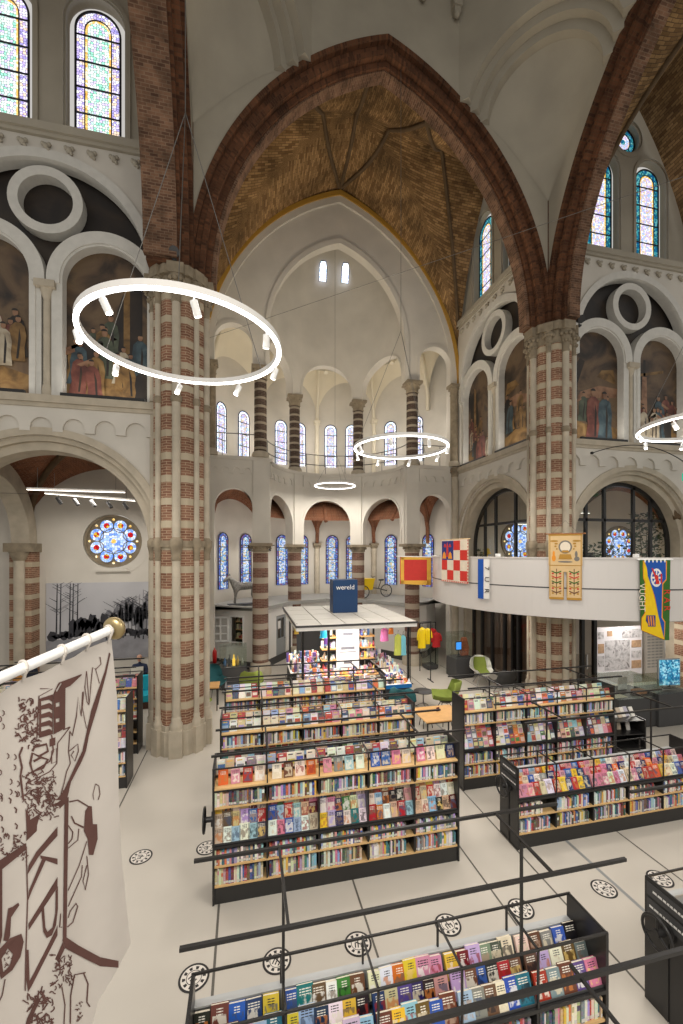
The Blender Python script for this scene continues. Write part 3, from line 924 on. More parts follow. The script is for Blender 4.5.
# ------------------------------------------------------------------ piers
def pier(x, y, name, label):
    m = MB()
    # core, brick with stone bands
    def poly(h, c): return [(x - h + c, y - h), (x + h - c, y - h), (x + h, y - h + c), (x + h, y + h - c), (x + h - c, y + h), (x - h + c, y + h), (x - h, y + h - c), (x - h, y - h + c)]
    def pr(m, pl, z0, z1, mi=0):
        m.grid([[(p[0], p[1], z0) for p in pl], [(p[0], p[1], z1) for p in pl]], mi, sm=False, closed=True)
        m.face([(p[0], p[1], z1) for p in pl], mi); m.face([(p[0], p[1], z0) for p in pl][::-1], mi)
    def octo(r): return [(x + r * math.cos(PI / 8 + k * PI / 4), y + r * math.sin(PI / 8 + k * PI / 4)) for k in range(8)]
    pr(m, octo(.645), .7, 11.4)
    root = struct(m, name, [brick_pier], label)
    m = MB(); cap = MB(); bs = MB()
    for k in range(8):
        t = k * PI / 4; r, dist, pb = (.10, .635, .155) if k % 2 == 0 else (.068, .64, .115)
        px, py = x + dist * math.cos(t), y + dist * math.sin(t)
        z = .95
        while z < 11.25:
            z2 = min(z + 1.72, 11.3)
            m.cyl((px, py, z), (px, py, z2 - .012), r, n=14, caps=False); m.cyl((px, py, z2 - .012), (px, py, z2), r * .93, n=14, caps=False)
            z = z2
        M = Matrix.Translation((px, py, 0)) @ Matrix.Rotation(t, 4, 'Z')
        bs.box(-pb, pb, -pb, pb, 0, .66, 0, M)
        bs.lathe([(pb * .98, .66), (pb * .95, .72), (pb * 1.02, .78), (r * 1.1, .86), (r * 1.25, .92), (r, .97)], (px, py, 0), 16)
        cap.lathe([(r, 4.78), (r * 1.25, 4.82), (r * 1.05, 4.9), (r * 1.35, 5.06), (r * 1.6, 5.14), (r * 1.6, 5.28), (r, 5.36)], (px, py, 0), 14)
        cap.lathe([(r, 8.66), (r * 1.35, 8.70), (r * 1.35, 8.80), (r, 8.84)], (px, py, 0), 14)
        cw = r * 2.05
        cap.lathe([(r, 11.1), (r * 1.3, 11.14), (r * 1.05, 11.2), (r * 1.15, 11.42), (cw * .9, 11.74)], (px, py, 0), 12)
        for j in range(10):
            t2 = j * PI / 5
            for rr, zz, q in ((r * 1.3, 11.42, .05), (cw * .95, 11.62, .062)):
                cap.lathe([(.001, -q), (q, -q * .3), (q * .7, q * .7), (.001, q * 1.1)], (px + rr * math.cos(t2 + zz * 3), py + rr * math.sin(t2 + zz * 3), zz), 6)
        cap.box(-cw * .95, cw * .95, -cw * .95, cw * .95, 11.74, 12.0, 0, M)
    pr(bs, octo(.71), 0, .6); pr(bs, octo(.67), .6, .74)
    pr(cap, octo(.70), 5.12, 5.28)
    pr(cap, octo(.76), 11.78, 12.03); pr(cap, octo(.66), 11.4, 11.78)
    m.build('shafts', stone, root); bs.build('base', stone, root); cap.build('capital', stone_dark, root)
    return root


pier(-1.64, 11.5, 'pillar_left', 'clustered brick and stone pier left of the bookcases')
pier(9.54, 11.5, 'pillar_right', 'clustered brick and stone pier behind the white balcony')

# ------------------------------------------------------------------ apse
AX, AY, AR = 3.95, 17.5, 3.2
mb = MB()
h1, h2, h3 = arch_h(-.45, .75, 13.5, .75), arch_h(AX, 2.97, 14.2, 4.0), arch_h(8.35, .75, 13.5, .75)
gold_h = arch_h(AX, 5.46, 12.6, 7.6)


def zup(u):
    if -1.2 < u < .3: return h1(u)
    if .98 < u < 6.92: return h2(u)
    if 7.6 < u < 9.1: return h3(u)
    if u < -1.2 or u > 9.1: return 8.85
    return 12.55


us = sorted(set([-1.5, 9.4] + arch_us(-.45, .75, 10) + arch_us(AX, 2.97, 26) + arch_us(8.35, .75, 10)))
mb.arcade(us, zup, lambda u: 21.5, 0, .35, frE(17.4))
l1, l3 = arch_h(-.45, .75, 6.85, .75), arch_h(8.35, .75, 6.85, .75)


def zlo(u):
    if -1.2 < u < .3: return l1(u)
    if 7.6 < u < 9.1: return l3(u)
    if .3 <= u <= .95 or 6.95 <= u <= 7.6: return 5.35
    return 0.0


mb.arcade(sorted(set([-1.5, .95] + arch_us(-.45, .75, 10))), zlo, lambda u: 8.85, 0, .4, frE(17.4))
mb.arcade(sorted(set([6.95, 9.4] + arch_us(8.35, .75, 10))), zlo, lambda u: 8.85, 0, .4, frE(17.4))


def frA(R0):
    return lambda u, v, z: Vector((AX - (R0 + v) * math.cos(u / AR), AY + (R0 + v) * math.sin(u / AR), z))


BW = AR * PI / 3
cs = [BW * .5, BW * 1.5, BW * 2.5]
lh = [arch_h(c, 1.32, 6.25, 1.3) for c in cs]; uh = [arch_h(c, 1.36, 12.95, 1.36) for c in cs]


def pick(hs, half, other):
    def f(u):
        for c, h in zip(cs, hs):
            if abs(u - c) < half: return h(u)
        return other
    return f


us = sorted(set([0.0, BW * 3] + sum([arch_us(c, 1.32, 12) for c in cs], [])))
mb.arcade(us, pick(lh, 1.32, 5.35), lambda u: 8.85, 0, .5, frA(2.95))
us = sorted(set([0.0, BW * 3] + sum([arch_us(c, 1.36, 12) for c in cs], [])))
mb.arcade(us, pick(uh, 1.36, 12.5), lambda u: 16.5, 0, .45, frA(3.0))
struct(mb, 'wall_apse', [plaster], 'white two storey arcade wall of the apse')
mb = MB()
mb.lathe([(2.98 * math.cos(t), 16.4 + 4.3 * math.sin(t)) for t in [PI / 2 * i / 14 for i in range(14)]] + [(.01, 20.7)], (AX, AY, 0), 32, 0, PI)
ra = struct(mb, 'ceiling_apse', [plaster], 'smooth white half dome of the apse')
for x, L in ((3.68, 'left'), (4.76, 'right')):
    WIN_N[0] += 1
    th = math.asin((18.6 - 16.4) / 4.3); r = 2.98 * math.cos(th) - .02
    y = AY + math.sqrt(r * r - (x - AX) ** 2)
    g = MB(); g.face([(x - .19, y - .05, 18.15), (x + .19, y - .05, 18.15), (x + .19, y - .22, 18.8), (x + .12, y - .28, 19.0), (x - .12, y - .28, 19.0), (x - .19, y - .22, 18.8)])
    o = g.build('window_%d' % WIN_N[0], [sg_day]); tag(o, 'small bright window high in the apse dome, %s of two' % L, 'window', None, 'structure')
    g = MB(); g.tube([(x - .19, y - .06, 18.15), (x + .19, y - .06, 18.15), (x + .19, y - .23, 18.8), (x + .12, y - .29, 19.0), (x - .12, y - .29, 19.0), (x - .19, y - .23, 18.8)], .02, 6, closed=True); g.build('lead_bars', lead, o)
# mouldings of the apse arches
mb = MB()
f = frE(17.4)
mb.strip(legs(arch_pts(AX, 3.14, 14.2, 4.2, 26), 12.6), legs(arch_pts(AX, 2.96, 14.2, 3.98, 26), 12.6), -.06, .02, f)
for c in (-.45, 8.35):
    mb.strip(legs(arch_pts(c, .86, 13.5, .86, 12), 12.5), legs(arch_pts(c, .745, 13.5, .745, 12), 12.5), -.05, .02, f)
    mb.strip(legs(arch_pts(c, .85, 6.85, .85, 12), 5.3), legs(arch_pts(c, .745, 6.85, .745, 12), 5.3), -.04, .02, f)
mb.strip(arch_pts(AX, 5.46, 12.6, 7.6, 30), arch_pts(AX, 5.22, 12.6, 7.3, 30), -.10, .02, f)
for c in cs:
    mb.strip(legs(arch_pts(c, 1.45, 12.95, 1.45, 14), 12.5), legs(arch_pts(c, 1.355, 12.95, 1.355, 14), 12.5), -.04, .02, frA(3.0))
    mb.strip(legs(arch_pts(c, 1.42, 6.25, 1.4, 14), 5.3), legs(arch_pts(c, 1.315, 6.25, 1.295, 14), 5.3), -.03, .02, frA(2.95))
def band(mb, z0, z1, v):
    mb.arcade([BW * 3 * i / 30 for i in range(31)], lambda u: z0, lambda u: z1, v, 0, frA(2.95))
    for a, b in ((-1.5, .95), (6.95, 9.4)): mb.arcade([a, b], lambda u: z0, lambda u: z1, v, 0.02, f)
band(mb, 8.74, 8.88, -.09)
# pilaster strips between the bays
for u in (BW, 2 * BW):
    mb.arcade([u - .27, u, u + .27], lambda q: 5.35, lambda q: 8.74, -.06, 0, frA(2.95))
for x in (.62, 7.28): mb.arcade([x - .3, x + .3], lambda q: 5.35, lambda q: 8.74, -.07, 0, f)
# little blind arches
def blind(mb, a, b, fr, n):
    pit = (b - a) / n
    def zb(u):
        k = (u - a) / pit; q = (k - math.floor(k)) - .5
        return 8.28 + pit * math.sqrt(max(0, .1 - q * q)) if abs(q) < .316 else 8.18
    us = sorted(set([a + pit * (i + .5 + .316 * math.sin(PI / 2 * t / 3)) for i in range(n) for t in range(-3, 4)] + [a, b]))
    mb.arcade(us, zb, lambda u: 8.75, -.05, 0, fr)
blind(mb, -1.4, .3, f, 4); blind(mb, 7.6, 9.3, f, 4)
for c in cs: blind(mb, c - 1.35, c + 1.35, frA(2.95), 5)
struct(mb, 'trim_5', [plaster], 'white mouldings round the apse arches')
mb = MB(); mb.strip(arch_pts(AX, 5.60, 12.6, 7.78, 30), arch_pts(AX, 5.45, 12.6, 7.58, 30), -.16, -.02, f)
struct(mb, 'trim_6', [gold], 'thin gilded band round the apse arch')


def column(x, y, z0, z1, r, mat, capm, name, label, capz=.35, base=.5):
    m = MB(); m.cyl((x, y, z0 + base), (x, y, z1 - capz), r, r * .96, n=20)
    root = struct(m, name, [mat], label)
    m = MB()
    m.lathe([(r * 1.35, z0), (r * 1.35, z0 + base * .6), (r * 1.2, z0 + base * .7), (r * 1.25, z0 + base * .85), (r, z0 + base)], (x, y, 0), 20)
    m.build('base', stone, root)
    m = MB()
    m.lathe([(r, z1 - capz), (r * 1.12, z1 - capz + .04), (r * 1.02, z1 - capz + .08), (r * 1.1, z1 - capz * .5), (r * 1.4, z1 - .12)], (x, y, 0), 20)
    for j in range(8):
        t = j * PI / 4
        m.lathe([(.001, -.06), (.06, 0), (.001, .07)], (x + r * 1.25 * math.cos(t), y + r * 1.25 * math.sin(t), z1 - .2), 6)
    m.box(x - r * 1.4, x + r * 1.4, y - r * 1.4, y + r * 1.4, z1 - .12, z1)
    m.build('capital', capm, root)


colpos = [(.62, 17.45), (AX - AR * .5, AY + AR * .866), (AX + AR * .5, AY + AR * .866), (7.28, 17.45)]
for i, (x, y) in enumerate(colpos):
    w_ = ['left front', 'left rear', 'right rear', 'right front'][i]
    column(x, y, 0, 5.36, .33, brick_band, stone_dark, 'column', 'thick banded brick column of the lower apse, ' + w_)
    column(x, y, 8.86, 12.56, .26, brick_dark, stone_dark, 'column', 'dark banded column on the apse gallery, ' + w_, .5, .25)
column(9.25, 17.3, 8.86, 12.56, .18, stone_dark, stone_dark, 'column', 'dark half column at the right end of the apse gallery', .5, .25)
column(-1.3, 17.3, 8.86, 12.56, .18, stone_dark, stone_dark, 'column', 'dark half column at the left end of the apse gallery', .5, .25)
column(9.3, 17.3, 0, 8.8, .16, stone, stone_dark, 'column', 'slim stone shaft where choir wall and apse meet', .4, .4)

# ambulatory behind the arcades
OR = 6.5
mb = MB()
mb.lathe([(OR, 0), (OR, 16.0)], (AX, AY, 0), 48, .0, PI)
struct(mb, 'wall_ambulatory', [plaster], 'curved white outer wall behind the apse columns')
mb = MB()
mb.lathe([(2.97, 8.83), (OR, 8.83)], (AX, AY, 0), 48, 0, PI); mb.lathe([(3.4, 8.5), (OR, 8.5)], (AX, AY, 0), 48, 0, PI)
struct(mb, 'floor_gallery', [stone], 'gallery floor of the apse')


def oncirc(px, R):
    d = ray(px, HY); d = Vector((d.x, d.y)); o = Vector((-AX, -AY))
    b = o.dot(d); c = o.dot(o) - R * R; a = d.dot(d)
    t = (-b + math.sqrt(b * b - a * c)) / a
    return Vector((d.x * t, d.y * t))


RESP = []
for px in (206, 262, 317, 374, 430):
    p_ = oncirc(px, OR); RESP.append(math.atan2(p_.y - AY, p_.x - AX))
RESP.sort(reverse=True)
RESP = [2 * RESP[0] - RESP[1]] + RESP + [2 * RESP[-1] - RESP[-2]]


def ringvault(name, mat, za, zb_, z0, rise, label, rib, angs):
    """vaulted walk: springs from the outer wall shafts, round lunettes between them"""
    def lun(a):
        for p, q in zip(RESP[:-1], RESP[1:]):
            if q <= a <= p:
                k = (a - q) / (p - q) * 2 - 1
                return z0 + rise * math.sqrt(max(0, 1 - k * k))
        return z0
    def pt(t, a):
        r = 3.42 + (OR - 3.42) * t
        zo = lun(a); crown = zb_ - .15 * math.cos(3 * a)
        k = math.sin(PI * min(1, t / .62) / 2) if t < .62 else 1
        z = za + (crown - za) * k if t < .62 else crown + (zo - crown) * (1 - math.cos((t - .62) / .38 * PI / 2)) if zo < crown else crown
        return Vector((min(9.5, max(-1.6, AX + r * math.cos(a))), AY + r * math.sin(a), z))
    m = MB(); N = 180; rows = []; uvs = []
    for i in range(N + 1):
        a = PI * i / N
        rows.append([pt(j / 14, a) for j in range(15)]); uvs.append([(j / 14 * 3.2, a * 5) for j in range(15)])
    m.grid(rows, 0, uvs=uvs)
    root = struct(m, name, [mat], label)
    m = MB()
    for a in RESP:
        if .05 < a < PI - .05: m.tube([pt(i / 14, a) - Vector((0, 0, .04)) for i in range(15)], .10, 8)
    m.build('ribs', rib, root)
    return root


ringvault('ceiling_ambulatory', brick_low, 6.6, 8.4, 5.5, 2.2, 'brick vault of the lower ambulatory', brick_low, [])
ringvault('ceiling_gallery', plaster_cream, 14.2, 15.9, 12.6, 2.3, 'cream vault of the upper gallery', plaster_cream, [])


LW = [(218, 227.5, 'blue'), (239, 252, 'blue'), (278, 286, 'blue'), (298.5, 305.5, 'blue'), (326.5, 337.5, 'blue'), (347.5, 357, 'blue'), (385, 397, 'blue'), (425, 432, 'blue')]
UW = [(216, 226, 'day'), (237, 250, 'day'), (276.5, 285, 'day'), (295.5, 303.5, 'day'), (325, 336, 'day'), (346.5, 356.5, 'day'), (384.5, 396.5, 'day'), (414, 421, 'day')]
ordn = ['first', 'second', 'third', 'fourth', 'fifth', 'sixth', 'seventh', 'eighth']
for (W_, z0, z1, fl) in ((LW, 3.15, 5.95, 'lower'), (UW, 9.95, 12.4, 'upper')):
    for i, (xa, xb, st) in enumerate(W_):
        pm = oncirc((xa + xb) / 2, OR - .03); ang = math.atan2(pm.y - AY, pm.x - AX)
        fr = (lambda A: (lambda u, v, z: Vector((AX + (OR - .03 + v) * math.cos(A) + u * math.sin(A), AY + (OR - .03 + v) * math.sin(A) - u * math.cos(A), z))))(ang)
        window(fr, 0, z0, z1, .68, -.02, st, '%s from the left of the %s stained glass windows behind the apse' % (ordn[i], fl), bars=3)
# responds on the outer wall
for i, px in enumerate((317, 374, 262)):
    p = oncirc(px, OR - .12)
    column(p.x, p.y, 0, 5.5, .16, stone, stone_dark, 'column', 'slim wall shaft between the lower apse windows, %s' % ['middle', 'right', 'left'][i], .3, .3)
    p = oncirc(px, OR - .1)
    column(p.x, p.y, 8.86, 12.6, .12, plaster_cream, plaster_cream, 'column', 'slim white wall shaft between the upper apse windows, %s' % ['middle', 'right', 'left'][i], .3, .2)
# gallery railing
mb = MB()
def rail_arc(z): return [frA(3.15)(BW * 3 * i / 30, 0, z) for i in range(31)]
for z in (9.85, 9.35): mb.tube(rail_arc(z), .022, 6)
mb.tube([(-1.3, 17.6, 9.85), (.4, 17.6, 9.85)], .022, 6); mb.tube([(7.5, 17.6, 9.85), (9.2, 17.6, 9.85)], .022, 6)
for i in range(0, 31, 3): p = rail_arc(8.86)[i]; mb.cyl(p, (p.x, p.y, 9.85), .016, n=6)
for x in (-.9, -.1, 7.9, 8.7): mb.cyl((x, 17.6, 8.86), (x, 17.6, 9.85), .016, n=6)
o = mb.build('gallery_railing', steel); tag(o, 'thin iron railing running round the apse gallery', 'railing')

# platform and rooms in the lower ambulatory
mb = MB()
pl = [(-1.35, 19.3), (.62, 17.85), (2.0, 19.9), (3.95, 20.6), (5.9, 19.9), (7.28, 17.85), (8.4, 18.4), (9.5, 19.75)]
for a, b in zip(pl[:-1], pl[1:]):
    d = (Vector(b) - Vector(a)).normalized(); n = Vector((-d.y, d.x))
    holes = []
    fr = (lambda A, D, N: (lambda u, v, z: Vector((A[0] + D.x * u + N.x * v, A[1] + D.y * u + N.y * v, z))))(a, d, n)
    L = (Vector(b) - Vector(a)).length
    loops = [[(0, 0), (L, 0), (L, 2.5), (0, 2.5)]]
    if a[0] == -1.35: loops.append([(.85, 1.05), (.85, 2.25), (1.62, 2.25), (1.62, 1.05)])
    if a[0] == .62: loops.append([(1.35, .02), (1.35, 2.1), (2.25, 2.1), (2.25, .02)])
    mb.prism(loops, 0, .12, fr)
    mb.prism([[(-.05, 2.5), (L + .05, 2.5), (L + .05, 2.66), (-.05, 2.66)]], -.1, .16, fr, 1)
    mb.prism([[(0, .0), (L, .0), (L, .32), (0, .32)]], -.015, 0, fr, 2)
for a, b in zip(pl[:-1], pl[1:]):
    def ext(p): q = Vector((p[0] - AX, p[1] - AY)); q = q.normalized() * (OR - .05); return (AX + q.x, AY + max(q.y, .4), 2.6)
    mb.face([(a[0], a[1], 2.6), (b[0], b[1], 2.6), ext(b), ext(a)], 1)
struct(mb, 'wall_partition', [white_paint, grey_paint, darkgrey], 'low white partition rooms with grey ledge behind the apse columns')

# ------------------------------------------------------------------ side rooms
def room(name, label, xs, y0, y1, zf, mat, wallm):
    F = arch_h((y0 + y1) / 2, (y1 - y0) / 2 + .05, 5.3, 2.75)
    for k, xc in enumerate(xs):
        G = arch_h(xc, 2.78, 5.3, 2.75)
        vault(name + ('' if k == 0 else '_%d' % k), label, mat, y0, y1, xc - 2.78, xc + 2.78, lambda s_: F(s_), lambda t: G(t), lambda s_, t, z: (t, s_, z), 24, 24,
              ribs=[((y0, xc - 2.75), (y1, xc + 2.75), .1), ((y0, xc + 2.75), (y1, xc - 2.75), .1)])


room('ceiling_aisle', 'brick vault of the left side chapel', [-4.75, -10.3], 12.1, 17.0, 0, brick_low, plaster)
room('ceiling_side_room', 'brick vault of the room behind the right balcony', [12.65, 18.2], 12.1, 17.3, 3.3, brick_low, plaster)
mb = MB()
mb.prism([[(-13, 0), (-1.95, 0), (-1.95, 9), (-13, 9)], circ(-4.78, 5.4, 1.0, 36)[::-1]], 0, .3, frE(17.0))
mb.prism([[(12.1, 0), (17.0, 0), (17.0, 9), (12.1, 9)]], 0, .3, lambda u, v, z: Vector((-1.95 + v * .3, u, z)))
struct(mb, 'wall_aisle', [plaster], 'white back wall of the left side chapel')
rose(frE(17.0), -4.78, 5.4, .92, .10, 'round blue and red rose window above the grey photo mural')
mb = MB(); mb.prism([[(-5.35, 4.28), (-4.2, 4.28), (-4.3, 4.40), (-5.25, 4.40)]], -.12, .02, frE(17.0)); mb.strip(circ(-4.78, 5.4, 1.3, 40), circ(-4.78, 5.4, 1.0, 40), -.01, .05, frE(17.0), closed=True)
struct(mb, 'trim_7', [plaster], 'sill and pale reveal round the rose window')
mb = MB()
for x in (-7.5,):
    mb.box(x - .33, x + .33, 16.4, 17.0, 0, 5.0)
r_ = struct(mb, 'column', [brick_pier], 'brick and stone wall pier left of the photo mural')
mb = MB(); mb.cyl((-7.5, 16.33, 0), (-7.5, 16.33, 5.0), .16, n=14); mb.build('shafts', stone, r_)
mb = MB(); mb.box(-7.9, -7.1, 16.15, 17, 5.0, 5.3); mb.lathe([(.17, 4.7), (.3, 5.0)], (-7.5, 16.33, 0), 14); mb.build('capital', stone_dark, r_)
mb = MB(); mb.strip(arch_pts(14.6, 2.4, 5.3, 2.6), arch_pts(14.6, 1.85, 5.3, 2.05), 0, .55, frS(-7.8))
struct(mb, 'trim_8', [stone], 'stone cross arch at the left of the chapel vault')
# right rooms
mb = MB()
mb.prism([[(9.95, 0), (21.2, 0), (21.2, 9), (9.95, 9)]], 0, .3, frE(17.3))
mb.prism([[(11.9, 3.3), (17.3, 3.3), (17.3, 9), (11.9, 9)]], 0, .3, frS(21.0))
struct(mb, 'wall_side_room', [plaster], 'white back wall of the room behind the right balcony')
rose(frE(17.3), 12.65, 5.5, .95, -.02, 'rose window seen through the choir side glazing beside the right pier')
rose(frE(17.3), 18.3, 5.3, .95, -.02, 'rose window seen through the large arched glazing at right')
mb = MB(); mb.box(9.9, 21.0, 11.95, 17.3, 3.1, 3.3)
struct(mb, 'floor_side_room', [wood], 'floor of the upper room behind the right balcony')

# ------------------------------------------------------------------ balcony
BX, BY, BR = 11.2, 12.9, 4.6
mb = MB()
A0, A1 = math.radians(122), math.radians(318)
mb.lathe([(BR - .08, 3.25), (BR, 3.25), (BR, 4.03), (BR - .02, 4.03), (BR - .02, 4.06), (BR, 4.06), (BR, 4.82), (BR + .02, 4.82), (BR + .02, 4.86), (BR - .1, 4.86), (BR - .1, 3.35)], (BX, BY, 0), 72, A0, A1, sm=False)
r_ = struct(mb, 'wall_balcony', [plain('balcony_white', (208, 204, 200), .45)], 'white curved balcony front sweeping round the right pier')
mb = MB(); mb.lathe([(BR - .015, 4.028), (BR + .004, 4.03), (BR + .004, 4.062), (BR - .015, 4.064)], (BX, BY, 0), 72, A0, A1, sm=False); mb.build('shadow_gap', darkgrey, r_)
mb = MB()
mb.lathe([(.9, 3.24), (BR - .02, 3.24)], (BX, BY, 0), 60, A0, A1); mb.lathe([(.9, 3.36), (BR - .1, 3.36)], (BX, BY, 0), 60, A0, A1)
struct(mb, 'floor_balcony', [plain('balcony_soffit', (196, 192, 186), .6)], 'floor and underside of the curved balcony')
# ================================================================== bookcases and books
BAY = 0.766; NB = 5; BL = BAY * NB; DEP = 0.5
PAL = [('black', (26, 26, 30)), ('dark blue', (28, 44, 92)), ('blue', (48, 92, 170)), ('pale blue', (150, 188, 216)), ('teal', (34, 110, 120)), ('green', (60, 120, 62)),
       ('dark green', (34, 66, 48)), ('yellow', (226, 190, 54)), ('orange', (214, 108, 40)), ('red', (178, 40, 38)), ('dark red', (104, 30, 34)), ('pink', (216, 138, 158)),
       ('purple', (96, 62, 128)), ('lilac', (182, 164, 206)), ('brown', (104, 70, 48)), ('beige', (206, 186, 150)), ('cream', (232, 222, 198)), ('white', (236, 236, 232)),
       ('grey', (128, 130, 132)), ('dark grey', (66, 68, 74))]
PALD = dict(PAL)
FACEW = ['black', 'dark blue', 'blue', 'pale blue', 'pale blue', 'teal', 'green', 'yellow', 'orange', 'red', 'red', 'dark red', 'pink', 'lilac', 'brown', 'beige', 'beige', 'beige', 'cream', 'cream', 'cream', 'white', 'white', 'white', 'grey', 'dark grey']
TOPW = ['white', 'cream', 'cream', 'beige', 'white', 'pale blue', 'grey', 'beige', 'white', 'orange', 'blue', 'cream', 'brown', 'pink', 'dark blue', 'red']


def tubebar(m, p, q, h, mi=0):
    """square section bar"""
    p, q = Vector(p), Vector(q)
    d = (q - p).normalized(); a = Vector((0, 0, 1)) if abs(d.z) < .9 else Vector((1, 0, 0))
    s_ = d.cross(a).normalized(); t = s_.cross(d).normalized()
    R = [[p + s_ * (i * h) + t * (j * h) for i, j in ((-1, -1), (1, -1), (1, 1), (-1, 1))], [q + s_ * (i * h) + t * (j * h) for i, j in ((-1, -1), (1, -1), (1, 1), (-1, 1))]]
    m.grid(R, mi, sm=False, closed=True); m.face(R[0][::-1], mi); m.face(R[1], mi)


def bookcase(x, y, tall, label, wheel=0, sign=False, bare=0):
    root = empty('bookcase', (x, y, 0), 0, label, 'bookcase', 'black bookcases of the library floor')
    H = 1.92 if tall else 1.36
    m = MB(); m.box(.02, BL - .02, .02, DEP - .02, 0, .24); m.build('plinth', blackmid, root)
    for k, xx in enumerate((0, BL - .03)):
        m = MB(); m.box(xx, xx + .03, 0, DEP, 0, H if tall else 1.36)
        e = m.build('end_panel', black, root)
        if sign and k == 0:
            r = random.Random(4)
            for (za, zb2, zt, ys) in ((H - .17, H - .03, H - .10, .06), (H - .36, H - .2, H - .28, .04)):
                m = MB(); m.box(-.008, -.001, .03, DEP - .03, za, zb2); p = m.build('label_plate', darkgrey, root)
                m = MB(); yy = ys
                m.box(-.011, -.0085, yy, DEP - .1, zt - .010, zt - .007)
                while yy < DEP - .1:
                    w_ = r.uniform(.02, .05); m.box(-.011, -.0085, yy, yy + w_, zt - .012, zt + .012); yy += w_ + .012
                tag(m.build('label_lettering', white_paint, p), 'white lettering')
    top = 1.62 if tall else .82
    for i in range(1, NB):
        m = MB(); m.box(BAY * i - .012, BAY * i + .012, .012, DEP - .012, .24, top); m.build('divider', black, root)
    m = MB(); m.box(.03, BL - .03, .235, .265, .24, top + .02); m.build('back_panel', blackmid, root)
    lips = [.25, .53] + ([1.36] if tall else [])
    for z in lips:
        m = MB(); m.box(.03, BL - .03, .01, DEP - .01, z - .012, z + .012); m.build('shelf', wood, root)
    m = MB(); m.box(.03, BL - .03, .0, DEP, .79, .825); m.build('shelf', black, root)
    m = MB()   # display rack, three stepped tiers
    for t in range(3):
        y0 = .03 + .068 * t if tall else .03 + .135 * t
        z0 = .83 + (.165 * t if tall else .05 * t)
        m.box(.03, BL - .03, y0, y0 + (.07 if tall else .137), z0 - .01, z0 + .006)
        m.box(.03, BL - .03, y0 - .004, y0 + .002, z0, z0 + .022)
    m.build('display_rack', darkgrey, root)
    if tall:
        m = MB(); m.box(.03, BL - .03, 0, DEP, 1.615, 1.645); m.box(.03, BL - .03, .27, DEP - .02, 1.645, 1.70)
        m.build('top_shelf', wood, root)
        m = MB(); m.box(.03, BL - .03, -.006, .0, 1.60, 1.622)
        m.build('shelf_edge', black, root)
        m = MB()
        for i in range(NB):
            for yy, z in ((.165, 1.74), (.36, 1.80)):
                m.box(BAY * i + .03, BAY * (i + 1) - .03, yy, yy + .008, z - .018, z + .018)
        m.build('book_support', black, root)
    else:
        m = MB(); m.box(.03, BL - .03, DEP - .03, DEP, .80, 1.10); m.box(.03, BL - .03, DEP - .06, DEP + .008, 1.10, 1.118)
        tag(m.build('rear_ledge', plain('pale_metal', (176, 178, 178), .4) if 'pale_metal' not in MATS else MATS['pale_metal'], root), 'pale grey ledge')
    if bare:
        m = MB(); m.box(.04, BAY * bare - .02, .05, DEP - .1, 1.0, 1.02); m.build('empty_shelf', wood, root)
    # rail loop on top
    m = MB(); h = .009
    for yy in (.012, DEP - .012): tubebar(m, (0, yy, H), (BL, yy, H), h)
    for i in range(NB + 1):
        xx = min(max(BAY * i, .015), BL - .015)
        tubebar(m, (xx, .012, H), (xx, DEP - .012, H), h)
    zl = 1.645 if tall else 1.118
    for i in range(1, NB):
        tubebar(m, (BAY * i, DEP - .012, zl), (BAY * i, DEP - .012, H), h)
        if tall: tubebar(m, (BAY * i, .012, zl), (BAY * i, .012, H), h)
        else: tubebar(m, (BAY * i, .012, .82), (BAY * i, .012, H), h)
    m.build('top_rail', black, root)
    # bars over the case, on two posts
    zb = 2.2
    for yy in (-.18, .68):
        m = MB(); tubebar(m, (.0, yy, zb), (BL, yy, zb), .014); m.build('light_bar', black, root)
    for i in (1, 4):
        m = MB(); tubebar(m, (BAY * i, .25, zl if tall else .83), (BAY * i, .25, zb), .012); m.build('post', black, root)
        m = MB(); tubebar(m, (BAY * i, -.18, zb), (BAY * i, .68, zb), .012); m.build('cross_arm', black, root)
    if wheel:
        m = MB(); z = 1.08 if tall else .96
        ring = lambda r, xx: [(xx, .25 + r * math.cos(t), z + r * math.sin(t)) for t in [2 * PI * i / 28 for i in range(28)]]
        m.tube(ring(.165, -.13), .016, 8, closed=True)
        for i in range(3):
            t = PI / 2 + i * 2 * PI / 3
            m.tube([(-.12, .25, z), (-.13, .25 + .16 * math.cos(t), z + .16 * math.sin(t))], .014, 6)
        m.cyl((-.15, .25, z), (-.001, .25, z), .04, n=14); m.cyl((-.03, .25, z), (-.001, .25, z), .10, n=18)
        hw = m.build('hand_wheel', black, root)
        m = MB(); m.box(-.012, -.001, .225, .275, .02, z - .05); m.build('wheel_channel', blackmid, hw)
    return root


